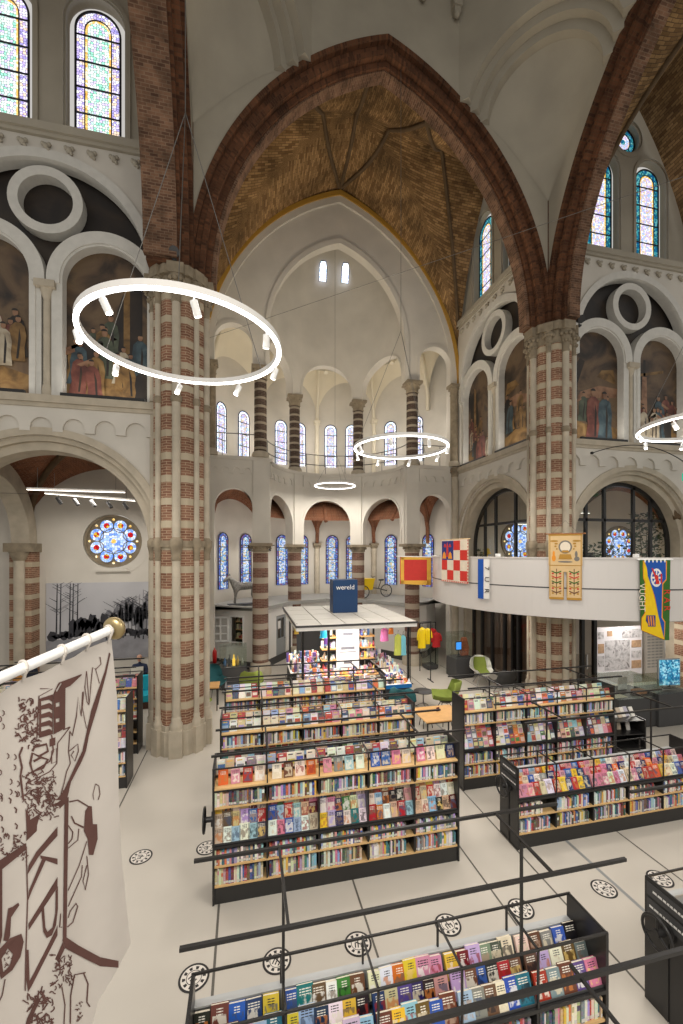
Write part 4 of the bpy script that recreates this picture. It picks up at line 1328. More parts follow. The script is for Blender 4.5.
CASES = {}
X_L, X_R = -.45, 4.45
for key, x, y, tall, lab, wh, sg, bare in (
        ('A', X_L, 3.3, False, 'low bookcase with sloping racks, nearest to the viewer at the bottom', 0, False, 0),
        ('B', X_L, 6.14, True, 'tall bookcase with wooden top in the middle, first of the left row', 1, False, 0),
        ('C', X_L, 7.96, True, 'tall bookcase with wooden top directly behind the middle one', 0, False, 0),
        ('D', X_L, 9.74, True, 'tall bookcase with wooden top in front of the shop stand', 0, False, 0),
        ('E', X_R, 6.14, False, 'low bookcase with hand wheel and grey label plates, right of the middle', 1, True, 0),
        ('F', X_R, 7.92, True, 'tall bookcase with wooden top at right, before the brick pier', 0, False, 0),
        ('G', X_R - .07, 3.3, False, 'dark bookcase end with hand wheel at the lower right edge', 1, True, 2),
        ('H', -2.43 - BL, 9.62, True, 'dark bookcase behind the printed banner, its end panel towards the pier', 0, False, 0),
        ('I', -2.58 - BL, 11.2, True, 'bookcase with a blue and red row of books beside the left pier', 0, False, 0)):
    CASES[key] = (bookcase(x, y, tall, lab, wh, sg, bare), x, y, tall)

# ------------------------------------------------------------------ one face-out book, then copies
def book_mesh(w, h, t):
    m = MB()
    m.face([(-w / 2, 0, 0), (w / 2, 0, 0), (w / 2, 0, h), (-w / 2, 0, h)], 0, [(0, 0), (1, 0), (1, 1), (0, 1)])
    m.face([(w / 2, t, 0), (-w / 2, t, 0), (-w / 2, t, h), (w / 2, t, h)], 0, [(0, .02), (.02, .02), (.02, .04), (0, .04)])
    m.face([(-w / 2, t, 0), (-w / 2, 0, 0), (-w / 2, 0, h), (-w / 2, t, h)], 0, [(0, .02), (.02, .02), (.02, .04), (0, .04)])
    e = .004
    m.box(-w / 2 + .001, w / 2 - e, .0015, t - .0015, e, h - e, 1)
    return m


proto = book_mesh(.138, .205, .034).build('book', [cover, pages])
protos = [proto.data, book_mesh(.128, .195, .042).build('book', [cover, pages]).data, book_mesh(.148, .222, .03).build('book', [cover, pages]).data]
for o in [o for o in COL.objects if o.name.startswith('book.')]: bpy.data.objects.remove(o)
used = [False]
rb = random.Random(19)
BAYN = ['first', 'second', 'third', 'fourth', 'fifth']
NBOOK = [0]


def put_book(case, i, n, row, loc, tilt, casename, yaw=0.0, col=None):
    c = col or rb.choice(FACEW)
    if used[0]: o = proto.copy(); COL.objects.link(o)
    else: o = proto; used[0] = True
    o.data = protos[rb.choice([0, 0, 1, 2])]
    o.location = loc; o.rotation_euler = (-tilt, 0, yaw)
    v = PALD[c]; j = lambda q: max(0, min(255, q + rb.uniform(-14, 14)))
    o.color = rgb((j(v[0]), j(v[1]), j(v[2])))
    o['label'] = '%s book facing out, %s from left, %s, %s bay of %s' % (c, BAYN[n] if n < 5 else 'sixth', row, BAYN[i], casename)
    o['category'] = 'book'; o['group'] = 'books standing face out on the ' + casename
    NBOOK[0] += 1
    return o


# colours seen in the photo for some rows of the nearest bookcase
ROW_A = {(0, 2): ['black', 'brown', 'blue', 'dark blue', 'yellow'], (1, 2): ['blue', 'teal', 'brown', 'white', 'green', 'brown'], (2, 2): ['cream', 'white', 'orange', 'yellow', 'pink', 'pink'],
         (3, 2): ['yellow', 'dark red', 'lilac', 'grey', 'dark grey', 'cream'], (4, 2): ['cream', 'brown', 'grey', 'blue', 'black'],
         (1, 1): ['yellow', 'pale blue', 'dark blue', 'white', 'yellow', 'black'], (2, 1): ['dark blue', 'beige', 'purple', 'dark blue', 'black', 'pink'], (3, 1): ['lilac', 'brown', 'blue', 'black', 'red', 'brown'], (4, 1): ['brown', 'lilac', 'white', 'brown', 'grey'],
         (3, 0): ['pale blue', 'grey', 'brown', 'cream', 'blue', 'teal'], (4, 0): ['red', 'grey', 'brown', 'purple', 'pink']}
TIER = ['front row', 'middle row', 'back row']
root, x, y, tall = CASES['A']
for i in range(NB):
    for t in range(3):
        cols = ROW_A.get((i, t), [None] * 6); n = len(cols)
        for k in range(n):
            xx = x + BAY * i + .025 + (BAY - .05) * (k + .5) / n
            put_book('A', i, k, TIER[t], (xx, y + .04 + .135 * t, .842 + .05 * t), math.radians(24), 'nearest bookcase', rb.uniform(-.03, .03), cols[k])
root, x, y, tall = CASES['B']
TIERB = ['lower rack row', 'middle rack row', 'upper rack row']
for i in range(NB):
    for t in range(3):
        for k in range(6):
            xx = x + BAY * i + .02 + (BAY - .04) * (k + .5) / 6
            put_book('B', i, k, TIERB[t], (xx, y + .035 + .068 * t, .845 + .165 * t), math.radians(16), 'middle bookcase', 0)
    for k in range(4):
        xx = x + BAY * i + .06 + (BAY - .08) * (k + .5) / 4
        put_book('B', i, k, 'wooden top', (xx, y + .085, 1.648), math.radians(14), 'middle bookcase', rb.uniform(-.06, .06), rb.choice(TOPW))
root, x, y, tall = CASES['E']
for i in range(NB):
    for t in range(3):
        for k in range(6):
            xx = x + BAY * i + .02 + (BAY - .04) * (k + .5) / 6
            put_book('E', i, k, TIER[t], (xx, y + .04 + .135 * t, .842 + .05 * t), math.radians(24), 'right bookcase',
                     0, rb.choice(['red', 'white', 'blue', 'pink', 'red', 'orange', 'pale blue', 'cream', 'dark blue', 'beige', 'yellow', 'white', 'pink', 'grey']))

# ------------------------------------------------------------------ all the other books, one mass
SP = ['white', 'cream', 'beige', 'white', 'cream', 'grey', 'beige', 'black', 'dark blue', 'blue', 'dark green', 'red', 'dark red', 'orange', 'yellow', 'brown', 'grey', 'dark grey', 'pale blue', 'teal', 'lilac', 'pink', 'cream', 'white']
bm_ = MB(); rs = random.Random(5)


def colr(c, f=1.0):
    v = PALD[c]; a = rgb(tuple(max(0, min(255, (q + rs.uniform(-18, 18)) * f)) for q in v)); return (a[0], a[1], a[2], 1.0)


def spines(x0, x1, y, z, zmax, fill=1.0, lean=.05):
    xx = x0 + .012; end = x0 + (x1 - x0) * fill - .012
    while xx < end - .012:
        t = rs.uniform(.018, .042); h = min(zmax - .03, rs.uniform(.17, .232)); d = rs.uniform(.12, .16)
        if xx + t > end: break
        yy = y + rs.uniform(.0, .018)
        bm_.cur = colr(rs.choice(SP)); bm_.box(xx, xx + t - .0025, yy, yy + d, z, z + h)
        if rs.random() < .75:
            bm_.cur = (.72, .71, .66, 1); bm_.face([(xx + .001, yy - .001, z + .012), (xx + t - .0035, yy - .001, z + .012), (xx + t - .0035, yy - .001, z + .045), (xx + .001, yy - .001, z + .045)])
        elif rs.random() < .6:
            bm_.cur = colr(rs.choice(SP)); bm_.face([(xx + .001, yy - .001, z + h * .6), (xx + t - .0035, yy - .001, z + h * .6), (xx + t - .0035, yy - .001, z + h * .85), (xx + .001, yy - .001, z + h * .85)])
        xx += t


def faceout(x, y, z, tilt, w=.135, h=.2, t=.034, pal=None):
    M = Matrix.Translation((x, y, z)) @ Matrix.Rotation(-tilt, 4, 'X')
    bm_.cur = colr(rs.choice(pal or FACEW)); bm_.box(-w / 2, w / 2, 0, .003, 0, h, 0, M)
    bm_.cur = (.86, .83, .75, 1); bm_.box(-w / 2 + .002, w / 2 - .003, .003, t, .003, h - .003, 0, M)
    if rs.random() < .8:
        bm_.cur = colr(rs.choice(FACEW)); a, b, c, d = (-w * .38, w * .38, h * rs.uniform(.1, .3), h * rs.uniform(.5, .7))
        bm_.face([M @ Vector(q) for q in ((a, -.001, c), (b, -.001, c), (b, -.001, d), (a, -.001, d))])
    bm_.cur = colr(rs.choice(['white', 'black', 'yellow', 'cream'])); a, b = -w * .35, w * rs.uniform(.05, .35)
    bm_.face([M @ Vector(q) for q in ((a, -.0012, h * .8), (b, -.0012, h * .8), (b, -.0012, h * .88), (a, -.0012, h * .88))])


for key, (root, x, y, tall) in CASES.items():
    back = key in 'A'
    for i in range(NB):
        a, b = x + BAY * i + .02, x + BAY * (i + 1) - .02
        if key == 'H' and i < 3: continue
        fill = rs.uniform(.78, 1.0) if rs.random() < .35 else 1.0
        spines(a, b, y + .02, .262, .27, fill); spines(a, b, y + .02, .542, .25, fill if key != 'E' else rs.uniform(.7, 1))
        if tall:
            spines(a, b, y + .02, 1.372, .24, 1.0)
            for k in range(5):
                if key != 'B': faceout(a + (b - a) * (k + .5) / 5, y + .085, 1.648, .24, pal=TOPW)
                faceout(a + (b - a) * (k + .5) / 5 + rs.uniform(-.02, .02), y + .29, 1.703, .24, pal=TOPW)
            if key != 'B':
                for t in range(3):
                    for k in range(6): faceout(a + (b - a) * (k + .5) / 6, y + .035 + .068 * t, .845 + .165 * t, .28, .118)
        elif key == 'G' and i >= 2:
            for t in range(3):
                for k in range(6): faceout(a + (b - a) * (k + .5) / 6, y + .04 + .135 * t, .842 + .05 * t, .42, .118)
o = bm_.build('shelved_books', [book_stuff])
tag(o, 'all the smaller books packed spine out or propped up on the bookcases', 'books', None, 'stuff')

# light bar of the next row, close to the viewer, with its arm and post
root = empty('light_rail', (0, 1.82, 0), 0, 'thick dark bar with a side arm, lowest of the bars at the bottom right', 'rail')
m = MB(); tubebar(m, (.45, 0, 2.8), (3.4, 0, 2.8), .011); m.build('light_bar', black, root)
m = MB(); tubebar(m, (1.69, .07, 2.8), (1.69, -1.0, 2.8), .008); m.build('cross_arm', black, root)
m = MB(); tubebar(m, (1.69, -.9, 0), (1.69, -.9, 2.8), .014); m.build('post', black, root)
m = MB(); tubebar(m, (3.38, 0, 0), (3.38, 0, 2.8), .014); m.build('post', black, root)
# ================================================================== lamps
def ring_lamp(x, y, z, R, label, apex, n=8, top=26.5, spots=True, turn=.2):
    root = empty('ring_lamp', (x, y, z), 0, label, 'lamp', 'ring lamps hung in the church')
    k = 64
    def ring(r0, r1, z0, z1, m):
        P = lambda r, zz: [(r * math.cos(2 * PI * i / k), r * math.sin(2 * PI * i / k), zz) for i in range(k)]
        m.grid([P(r0, z0), P(r1, z0), P(r1, z1), P(r0, z1), P(r0, z0)], 0, sm=False, closed=True)
    m = MB(); ring(R - .031, R + .031, .005, .085, m); m.build('ring_body', white_paint, root)
    m = MB(); ring(R - .031, R + .031, -.016, .004, m); m.build('light_strip', led, root)
    if spots:
        for i in range(n):
            a = turn + 2 * PI * i / n
            p = Vector((R * math.cos(a), R * math.sin(a), -.05))
            d = Vector((math.cos(a + 2.2) * .45, math.sin(a + 2.2) * .45, -1)).normalized()
            m = MB(); m.cyl(p + Vector((0, 0, .02)), p + Vector((0, 0, -.05)), .012, n=8); m.cyl(p + Vector((0, 0, -.05)) - d * .02, p + Vector((0, 0, -.05)) + d * .15, .045, n=14)
            s_ = m.build('spot_head', white_gloss, root)
            m = MB(); e = p + Vector((0, 0, -.05)) + d * .151; m.cyl(e, e + d * .004, .036, n=14); m.build('lens', spot_face, s_)
    m = MB()
    for i in range(3):
        a = .6 + 2 * PI * i / 3
        m.cyl((R * math.cos(a), R * math.sin(a), .09), (0, 0, apex - z), .006, n=5)
    m.cyl((0, 0, apex - z), (0, 0, top - z), .007, n=5)
    m.build('suspension_wire', steel, root)
    return root


ring_lamp(-.845, 6.43, 8.0, 1.35, 'large ring lamp hanging before the left pier', 11.4)
ring_lamp(4.40, 11.38, 8.0, 1.33, 'ring lamp hanging before the apse gallery', 11.4)
ring_lamp(10.75, 7.75, 8.0, 1.35, 'ring lamp cut by the right edge, in front of a painting', 11.0, top=14)
ring_lamp(3.98, 18.5, 8.0, .9, 'small ring lamp hanging low inside the apse', 9.6, top=20.4, spots=False)


def track(p0, p1, n, label, drop):
    p0, p1 = Vector(p0), Vector(p1); d = (p1 - p0)
    root = empty('track_light', p0, 0, label, 'lamp')
    m = MB(); tubebar(m, (0, 0, 0), d, .03); m.build('track', white_paint, root)
    m = MB(); q = Vector((0, 0, -.032)); m.box(0, 1, -.02, .02, -.006, .0, 0, Matrix.Translation(q) @ Matrix(((d.x, -d.y, 0, 0), (d.y, d.x, 0, 0), (d.z, 0, 1, 0), (0, 0, 0, 1))))
    m.build('light_strip', led_soft, root)
    m = MB()
    for k in (.1, .9): m = MB(); m.cyl(d * k, d * k + Vector((0, 0, drop)), .006, n=5); m.build('suspension_wire', steel, root)
    for i in range(n):
        p = d * ((i + .8) / (n + .4)) + Vector((0, 0, -.04))
        m = MB(); m.cyl(p, p + Vector((0, 0, -.08)), .015, n=8); m.cyl(p + Vector((-.05, 0, -.08)), p + Vector((.08, -.05, -.26)), .05, n=12)
        m.build('spot_head', darkgrey, root)


track(onY(27, 488.5, 13.3), onY(125, 491.5, 13.6), 0, 'straight hanging light bar in the left chapel, upper one', .6)
track(onY(45, 492.5, 13.9), onY(135, 500, 13.9), 5, 'hanging track with dark spotlights in the left chapel', .6)
a_ = onY(0, 493, 13.9); b_ = onY(40, 494, 13.9)
mb = MB(); mb.cyl(a_, b_, .008, n=5); o = mb.build('tension_wire', steel); tag(o, 'thin wire holding the lights of the left chapel', 'wire')
# dark lamp bars on the ledge under the paintings
for (fr, c, lab) in ((frE(11.5), -6.08, 'leftmost dark picture light on the ledge'), (frE(11.5), -3.42, 'dark picture light on the ledge under the crowd painting'),
                     (frE(11.9), 11.92, 'dark picture light under the red and blue robed pair'), (frE(11.9), 14.58, 'dark picture light on the ledge at the right edge'),
                     (frS(9.45), 13.32, 'dark picture light on the choir ledge next to the right pier'), (frS(9.45), 15.98, 'dark picture light on the choir ledge next to the apse')):
    m = MB(); m.prism([[(c - .95, 8.79), (c + .95, 8.79), (c + .95, 8.87), (c - .95, 8.87)]], -.12, -.03, fr)
    o = m.build('picture_light', black); tag(o, lab, 'lamp', 'picture lights on the ledges')
    m = MB(); m.prism([[(c - .9, 8.872), (c + .9, 8.872), (c + .9, 8.876), (c - .9, 8.876)]], -.10, -.04, fr); m.build('light_strip', led_soft, o)
# flood lights on the capitals
for (x, y, z, L) in ((-1.66, 10.75, 12.03, 'small black floodlight on top of the left pier capital'), (10.15, 11.0, 12.03, 'small black floodlight on the right pier capital')):
    root = empty('floodlight', (x, y, z), 0, L, 'lamp')
    m = MB(); m.box(-.05, .05, -.05, .05, 0, .05); m.cyl((0, 0, .05), (0, 0, .14), .02, n=8); m.build('bracket', black, root)
    m = MB(); m.cyl((.0, .08, .28), (0, -.10, .18), .10, .12, n=14); m.build('lamp_head', black, root)
# span wires across the crossing
mb = MB(); mb.cyl(onY(200, 341, 17.0), onX(690, 174.5, 9.3), .007, n=5)
o = mb.build('tension_wire', steel); tag(o, 'thin steel wire strung across the crossing', 'wire')
# curved black arm lamp at the right
root = empty('arm_lamp', onY(592, 453, 11.3), 0, 'thin black curved arm reaching right across the white wall', 'lamp')
pts = [onY(592 + (700 - 592) * t, 453 - 16 * math.sin(PI * min(1, t * 1.15) * .62) + 34 * t ** 2.2, 11.3 - 1.4 * t) - root.location for t in [i / 14 for i in range(15)]]
mb = MB(); mb.tube(pts, .014, 6); mb.build('arm', black, root)
mb = MB(); mb.lathe([(.001, -.05), (.05, -.03), (.05, .03), (.001, .05)], (0, 0, 0), 10); mb.build('knob', black, root)
mb = MB(); mb.cyl(pts[-1], pts[-1] + Vector((0, -.1, -.12)), .05, .08, n=12); mb.build('lamp_head', black, root)
root = empty('exit_sign', onY(685, 477, 10.6), 0, 'green emergency exit sign cut by the right edge', 'sign')
mb = MB(); mb.box(-.06, .4, 0, .05, -.12, .12); mb.build('sign_box', emit('exit_green', (60, 190, 150), 1.0), root)
mb = MB(); mb.cyl((.1, .02, .12), (.1, .02, .8), .01, n=6); mb.build('hanger', black, root)

# ================================================================== left chapel
# photo mural
g_sky = plain('mural_sky', (186, 186, 190), .6, noise=.12, nscale=.7); g_mid = plain('mural_mid', (130, 130, 136), .6, noise=.25, nscale=2.5)
g_dark = plain('mural_dark', (58, 58, 64), .6, noise=.3, nscale=5); g_field = plain('mural_field', (148, 148, 154), .6, noise=.2, nscale=3)
fr = frE(16.95); mb = MB()
U0, U1, Z0, Z1 = -6.95, -2.35, 1.05, 3.88
mb.prism([[(U0, Z0), (U1, Z0), (U1, Z1), (U0, Z1)]], 0, .04, fr, 0)
mb.prism([[(U0, Z0), (U1, Z0), (U1, 1.95), (-4.6, 1.9), (U0, 1.82)]], -.002, -.002, fr, 3, back=False)
rm = random.Random(8)
def blob(u, z, w_, h, mi, v):
    mb.prism([[(u + w_ * math.cos(t) * rm.uniform(.7, 1.1), z + h * math.sin(t) * rm.uniform(.7, 1.1)) for t in [2 * PI * i / 16 for i in range(16)]]], v, v, fr, mi, back=False)
for i in range(26): blob(U0 + .2 + i * .18, 1.95 + rm.uniform(-.02, .12), .2, rm.uniform(.08, .2), 2, -.004)
for i in range(9): blob(-6.1 + i * .13, 2.25 + rm.uniform(-.1, .3), .16, .3, 2, -.005)
for i in range(16): blob(-4.9 + i * .17, 2.4 + .04 * i + rm.uniform(-.15, .3), .2, .45 + .02 * i, 1, -.003)
def trunk(u, z0, z1, w_, mi=2):
    mb.prism([[(u - w_, z0), (u + w_, z0), (u + w_ * .5 + .03, z1), (u - w_ * .5 + .03, z1)]], -.006, -.006, fr, mi, back=False)
    for j in range(7):
        zz = z0 + (z1 - z0) * rm.uniform(.35, .97); s_ = rm.choice([-1, 1]); L = rm.uniform(.12, .4)
        mb.prism([[(u, zz), (u + .01, zz + .02), (u + s_ * L, zz + L * .7), (u + s_ * L, zz + L * .7 - .012)]], -.0065, -.0065, fr, mi, back=False)
for u in (-6.62, -6.5, -6.2, -6.1, -5.95): trunk(u, 1.95, 3.86, .028)
for i in range(20): trunk(-4.75 + i * .125, 1.95, min(3.84, 2.9 + i * .07 + rm.uniform(-.1, .2)), .014)
for i in range(40):
    u = rm.uniform(-5.0, U1 - .1); z = rm.uniform(1.72, 1.95); mb.prism([[(u - .025, z), (u + .025, z), (u + .02, z + .15), (u - .02, z + .15)]], -.007, -.007, fr, 2, back=False)
o = mb.build('photo_mural', [g_sky, g_mid, g_dark, g_field]); tag(o, 'large grey landscape photo panel with bare trees and a field', 'picture')

# seated reader
def skin_body(name, verts, edges, radii, mat, parent, root_i=0, sub=2):
    me = bpy.data.meshes.new(name); me.from_pydata([Vector(v) for v in verts], edges, []); me.materials.append(mat)
    o = bpy.data.objects.new(name, me); COL.objects.link(o); o.parent = parent
    o.modifiers.new('skin', 'SKIN'); sd = o.modifiers.new('sub', 'SUBSURF'); sd.levels = sub; sd.render_levels = sub
    for i, v in enumerate(me.skin_vertices[0].data):
        r = radii[i]; v.radius = r if isinstance(r, tuple) else (r, r); v.use_root = (i == root_i)
    for p in me.polygons: p.use_smooth = True
    return o


skin_m = plain('skin', (206, 160, 136), .5); jacket_m = plain('navy_jacket', (40, 52, 78), .8, noise=.1); trouser_m = plain('trousers', (52, 50, 52), .8); hair_m = plain('grey_hair', (150, 140, 130), .8)
PX, PY = -3.62, 15.9
pr = empty('person', (PX, PY, 0), 0, 'bald person in a dark blue jacket sitting before the grey mural, reading', 'person')
V = [(0, .05, .52), (0, .06, .75), (0, .05, .98), (0, .03, 1.06), (0, .0, 1.14),
     (-.19, .04, .99), (-.27, -.04, .76), (-.13, -.24, .80), (.19, .04, .99), (.27, -.04, .76), (.13, -.24, .80),
     (-.10, .0, .52), (-.13, -.40, .54), (-.13, -.42, .12), (-.13, -.52, .05), (.10, .0, .52), (.13, -.40, .54), (.13, -.42, .12), (.13, -.52, .05)]
E_ = [(0, 1), (1, 2), (2, 3), (3, 4), (2, 5), (5, 6), (6, 7), (2, 8), (8, 9), (9, 10), (0, 11), (11, 12), (12, 13), (13, 14), (0, 15), (15, 16), (16, 17), (17, 18)]
Rr = [(.17, .13), (.16, .12), (.17, .11), .06, .05, .075, .055, .038, .075, .055, .038, .10, .08, .055, .045, .10, .08, .055, .045]
skin_body('body', V, E_, Rr, jacket_m, pr)
mb = MB()
mb.lathe([(.001, -.125), (.04, -.115), (.062, -.07), (.074, -.01), (.08, .04), (.072, .085), (.045, .112), (.001, .122)], (0, -.01, 1.27), 20)
mb.lathe([(.001, -.03), (.014, -.02), (.012, .01), (.001, .035)], (0, -.088, 1.25), 8)
for s_ in (-1, 1):
    mb.lathe([(.001, -.03), (.012, -.015), (.014, .012), (.001, .03)], (s_ * .08, .0, 1.26), 8)
    mb.lathe([(.001, -.008), (.011, 0), (.001, .008)], (s_ * .03, -.076, 1.285), 8, mi=1)
mb.box(-.022, .022, -.078, -.072, 1.192, 1.198, 2)
mb.build('head', [skin_m, black, plain('lips', (160, 96, 86), .5)], pr)
mb = MB(); mb.lathe([(.081, -.01), (.086, .02), (.084, .05), (.07, .06)], (0, .012, 1.27), 16, PI * .05, PI * .95); mb.build('hair', hair_m, pr)
for s_ in (-1, 1):
    mb = MB(); w0 = Vector((s_ * .125, -.25, .80))
    mb.tube([w0, w0 + Vector((-s_ * .01, -.05, .02)), w0 + Vector((-s_ * .02, -.09, .03))], [.03, .038, .03], 8)
    for f_ in range(4):
        b0 = w0 + Vector((-s_ * .03 + .016 * (f_ - 1.5), -.09, .035)); L = [.055, .07, .066, .05][f_]
        mb.tube([b0, b0 + Vector((0, -.02, .03)), b0 + Vector((0, .0, .03 + L * .5))], [.010, .009, .007], 6)
    t0 = w0 + Vector((-s_ * .035, -.05, .03)); mb.tube([t0, t0 + Vector((-s_ * .02, -.02, .03)), t0 + Vector((-s_ * .01, -.045, .05))], [.012, .011, .008], 6)
    mb.build('hand', skin_m, pr)
root = tag(MB.build((lambda m: (m.face([(-.2, -.36, .80), (0, -.40, .80), (0, -.36, 1.05), (-.2, -.32, 1.05)]), m.face([(0, -.40, .80), (.2, -.36, .80), (.2, -.32, 1.05), (0, -.36, 1.05)]), m.face([(-.2, -.355, .80), (0, -.395, .80), (0, -.355, 1.05), (-.2, -.315, 1.05)]), m.face([(0, -.395, .80), (.2, -.355, .80), (.2, -.315, 1.05), (0, -.355, 1.05)]), m)[-1])(MB()), 'newspaper', plain('newsprint', (212, 208, 196), .9), None, (PX, PY, 0)), 'pale newspaper held open by the seated person', 'newspaper')
root = empty('chair', (PX, PY, 0), 0, 'plain dark chair under the seated reader', 'chair')
mb = MB(); mb.bbox(-.24, .24, -.22, .28, .38, .43, .02); mb.build('seat', darkgrey, root)
mb = MB(); mb.bbox(-.22, .22, .25, .29, .5, .9, .015); mb.build('backrest', darkgrey, root)
for x, y in ((-.21, -.19), (.21, -.19), (-.21, .25), (.21, .25)): mb = MB(); mb.cyl((x, y, 0), (x, y, .39), .015, n=8); mb.build('leg', black, root)
# turquoise bench and reading table
root = empty('bench', (-3.15, 14.6, 0), 0, 'turquoise padded bench beside the left pier', 'bench')
cy_m = plain('turquoise_fabric', (28, 168, 190), .8)
mb = MB(); mb.bbox(-.6, .25, -.3, .3, .22, .45, .03); mb.bbox(-.6, .25, .2, .34, .45, .95, .03); mb.build('cushion', cy_m, root)
mb = MB(); mb.box(-.55, .2, -.25, .3, 0, .22); mb.build('base', plain('dark_wood', (74, 48, 36), .5), root)
root = empty('reading_table', (-5.2, 14.0, 0), 0, 'pale table in the left chapel behind the banner pole', 'table')
mb = MB(); mb.bbox(-.9, .9, -.4, .4, .71, .75, .01); mb.build('table_top', white_paint, root)
for x, y in ((-.82, -.33), (.82, -.33), (-.82, .33), (.82, .33)): mb = MB(); mb.cyl((x, y, 0), (x, y, .715), .02, n=8); mb.build('leg', steel, root)
# yellow and dark jackets heap by the wall pier
root = empty('coat_rack', (-6.9, 15.4, 0), 0, 'coats in ochre and navy hung by the chapel wall pier', 'coats')
for dx, c, r_ in ((-.15, plain('ochre_coat', (176, 122, 60), .9), .2), (.2, plain('navy_coat', (34, 38, 52), .9), .17)):
    mb = MB(); mb.lathe([(r_ * .9, .5), (r_, .8), (r_ * .85, 1.15), (r_ * .5, 1.35), (.03, 1.42)], (dx, 0, 0), 12); mb.build('coat', c, root)
mb = MB(); mb.cyl((0, 0, 0), (0, 0, 1.5), .02, n=8); mb.cyl((0, 0, 0), (0, 0, .03), .25, n=16); mb.box(-.3, .3, -.015, .015, 1.44, 1.47); mb.build('stand', black, root)

# ================================================================== floor roundels
sticker_w = plain('sticker_white', (214, 208, 200), .5); sticker_k = plain('sticker_black', (40, 38, 38), .5)
MED = [(141, 857, 'by the printed banner'), (207, 848, 'half hidden behind the middle bookcase corner'), (194, 978, 'under the rail corner of the nearest bookcase'), (277, 961, 'second of the row behind the nearest bookcase'),
       (358, 944, 'third of the row behind the nearest bookcase'), (448, 925, 'fourth of the row behind the nearest bookcase'), (521, 909, 'fifth of the row behind the nearest bookcase'), (604, 889, 'alone between the bars and the dark bookcase end'), (660, 879, 'behind the corner of the dark bookcase end')]
me0 = None
for i, (px, py, lab) in enumerate(MED):
    p = onz(px, py, 0)
    if me0 is None:
        m = MB(); F0 = lambda u, v, z: Vector((u, z, .003 + v))
        m.prism([circ(0, 0, .175, 32)], .003, 0, F0, 1)
        m.prism([circ(0, 0, .150, 32)], .0035, .0035, F0, 0, back=False)
        for k in range(10):
            t = 2 * PI * k / 10; m.prism([[(.115 * math.cos(t) + a * math.cos(t) - b * math.sin(t), .115 * math.sin(t) + a * math.sin(t) + b * math.cos(t)) for a, b in ((-.018, -.014), (.018, -.02), (.018, .02), (-.018, .014))]], .004, .004, F0, 1, back=False)
        m.strip(circ(0, 0, .09, 24), circ(0, 0, .082, 24), .004, .004, F0, 1, closed=True)
        for q in (-.04, 0, .035):
            m.prism([[(-.055, q - .007), (.05 - abs(q), q - .007), (.05 - abs(q), q + .008), (-.055, q + .008)]], .004, .004, F0, 1, back=False)
        m.prism([[(-.02, -.03), (.0, -.03), (.03, .03), (.01, .03)]], .0042, .0042, F0, 1, back=False)
        o = m.build('floor_sticker', [sticker_w, sticker_k]); me0 = o
    else: o = me0.copy(); COL.objects.link(o)
    o.location = (p.x, p.y, 0); o.rotation_euler = (0, 0, .35 * i)
    tag(o, 'round black and white floor sticker, ' + lab, 'floor sticker', 'round floor stickers')

# ================================================================== the big printed banner
BO = Vector((-.57, 2.03)); BE = Vector((.447, .8945)); BN = Vector((.8945, -.447))
def Wv(u): return -.008 * (1 - math.cos(u * 21)) * .5 - .02 * max(0, u + .12)
frB = lambda u, v, z: Vector((BO.x + BE.x * u + BN.x * (v + Wv(u)), BO.y + BE.y * u + BN.y * (v + Wv(u)), z))
def pb(px, py):
    d = ray(px, py); t = BO.dot(BN) / (d.x * BN.x + d.y * BN.y)
    q = Vector((d.x * t, d.y * t)) - BO
    return (q.dot(BE), EYE + d.z * t)
uF, zF = pb(113, 629); uN, zN = pb(5, 676); sl = (zF - zN) / (uF - uN)
pole = empty('banner_pole', (0, 0, 0), 0, 'white pole with brass end knob reaching out from the left', 'pole')
P0 = frB(uF, 0, zF); Q0 = frB(uF - 1.5, 0, zF - 1.5 * sl)
mb = MB(); mb.cyl(Q0, P0, .019, n=20); mb.build('shaft', white_gloss, pole)
mb = MB(); mb.lathe([(.001, -.022), (.03, -.022), (.048, -.012), (.052, 0), (.048, .014), (.03, .022), (.001, .03)], (0, 0, 0), 24)
k_ = mb.build('end_knob', brass, pole); k_.rotation_euler = (P0 - Q0).to_track_quat('Z', 'Y').to_euler(); k_.location = P0 + (P0 - Q0).normalized() * .01
ban = empty('printed_banner', (0, 0, 0), 0, 'large cream cloth banner with brown print hanging at the left', 'banner')
topl = [pb(*q) for q in ((-70, 730), (-30, 711), (0, 695), (23, 680), (45, 672), (63, 662), (76, 657), (88, 649), (105, 642), (112, 640), (118, 700), (119.5, 790), (122, 850), (128, 905), (133, 944))]
def lin(P_, u):
    for (a, b) in zip(P_[:-1], P_[1:]):
        if a[0] <= u <= b[0] and b[0] > a[0]: return a[1] + (b[1] - a[1]) * (u - a[0]) / (b[0] - a[0])
    return P_[0][1] if u < P_[0][0] else P_[-1][1]
ztop = lambda u: lin(topl, u)
botl = [pb(*q) for q in ((-70, 1180), (60, 1130), (84, 1060), (100, 1000), (133, 944.5))]
u0b, u1b = topl[0][0], topl[-1][0]
usb = sorted(set([u0b + (u1b - u0b) * i / 60 for i in range(61)] + [p[0] for p in topl]))
mb = MB(); mb.arcade(usb, lambda u: min(lin(botl, u), ztop(u) - .0005), ztop, -.003, 0, frB); mb.build('cloth', canvas, ban)
for px, py in ((23, 668), (61, 651), (87, 640), (108, 631), (-14, 684)):
    u = pb(px, py)[0]; zc = zF + (u - uF) * sl
    mb = MB(); a_ = [frB(u + .008 * math.sin(t * .5), .024 * math.cos(t), zc + .024 * math.sin(t)) for t in [2 * PI * i / 16 for i in range(16)]]
    mb.tube(a_, .005, 6, closed=True); mb.tube([frB(u, .018, zc - .014), frB(u + .003, .004, ztop(u) - .004)], .006, 6); mb.build('hanging_loop', canvas, ban)

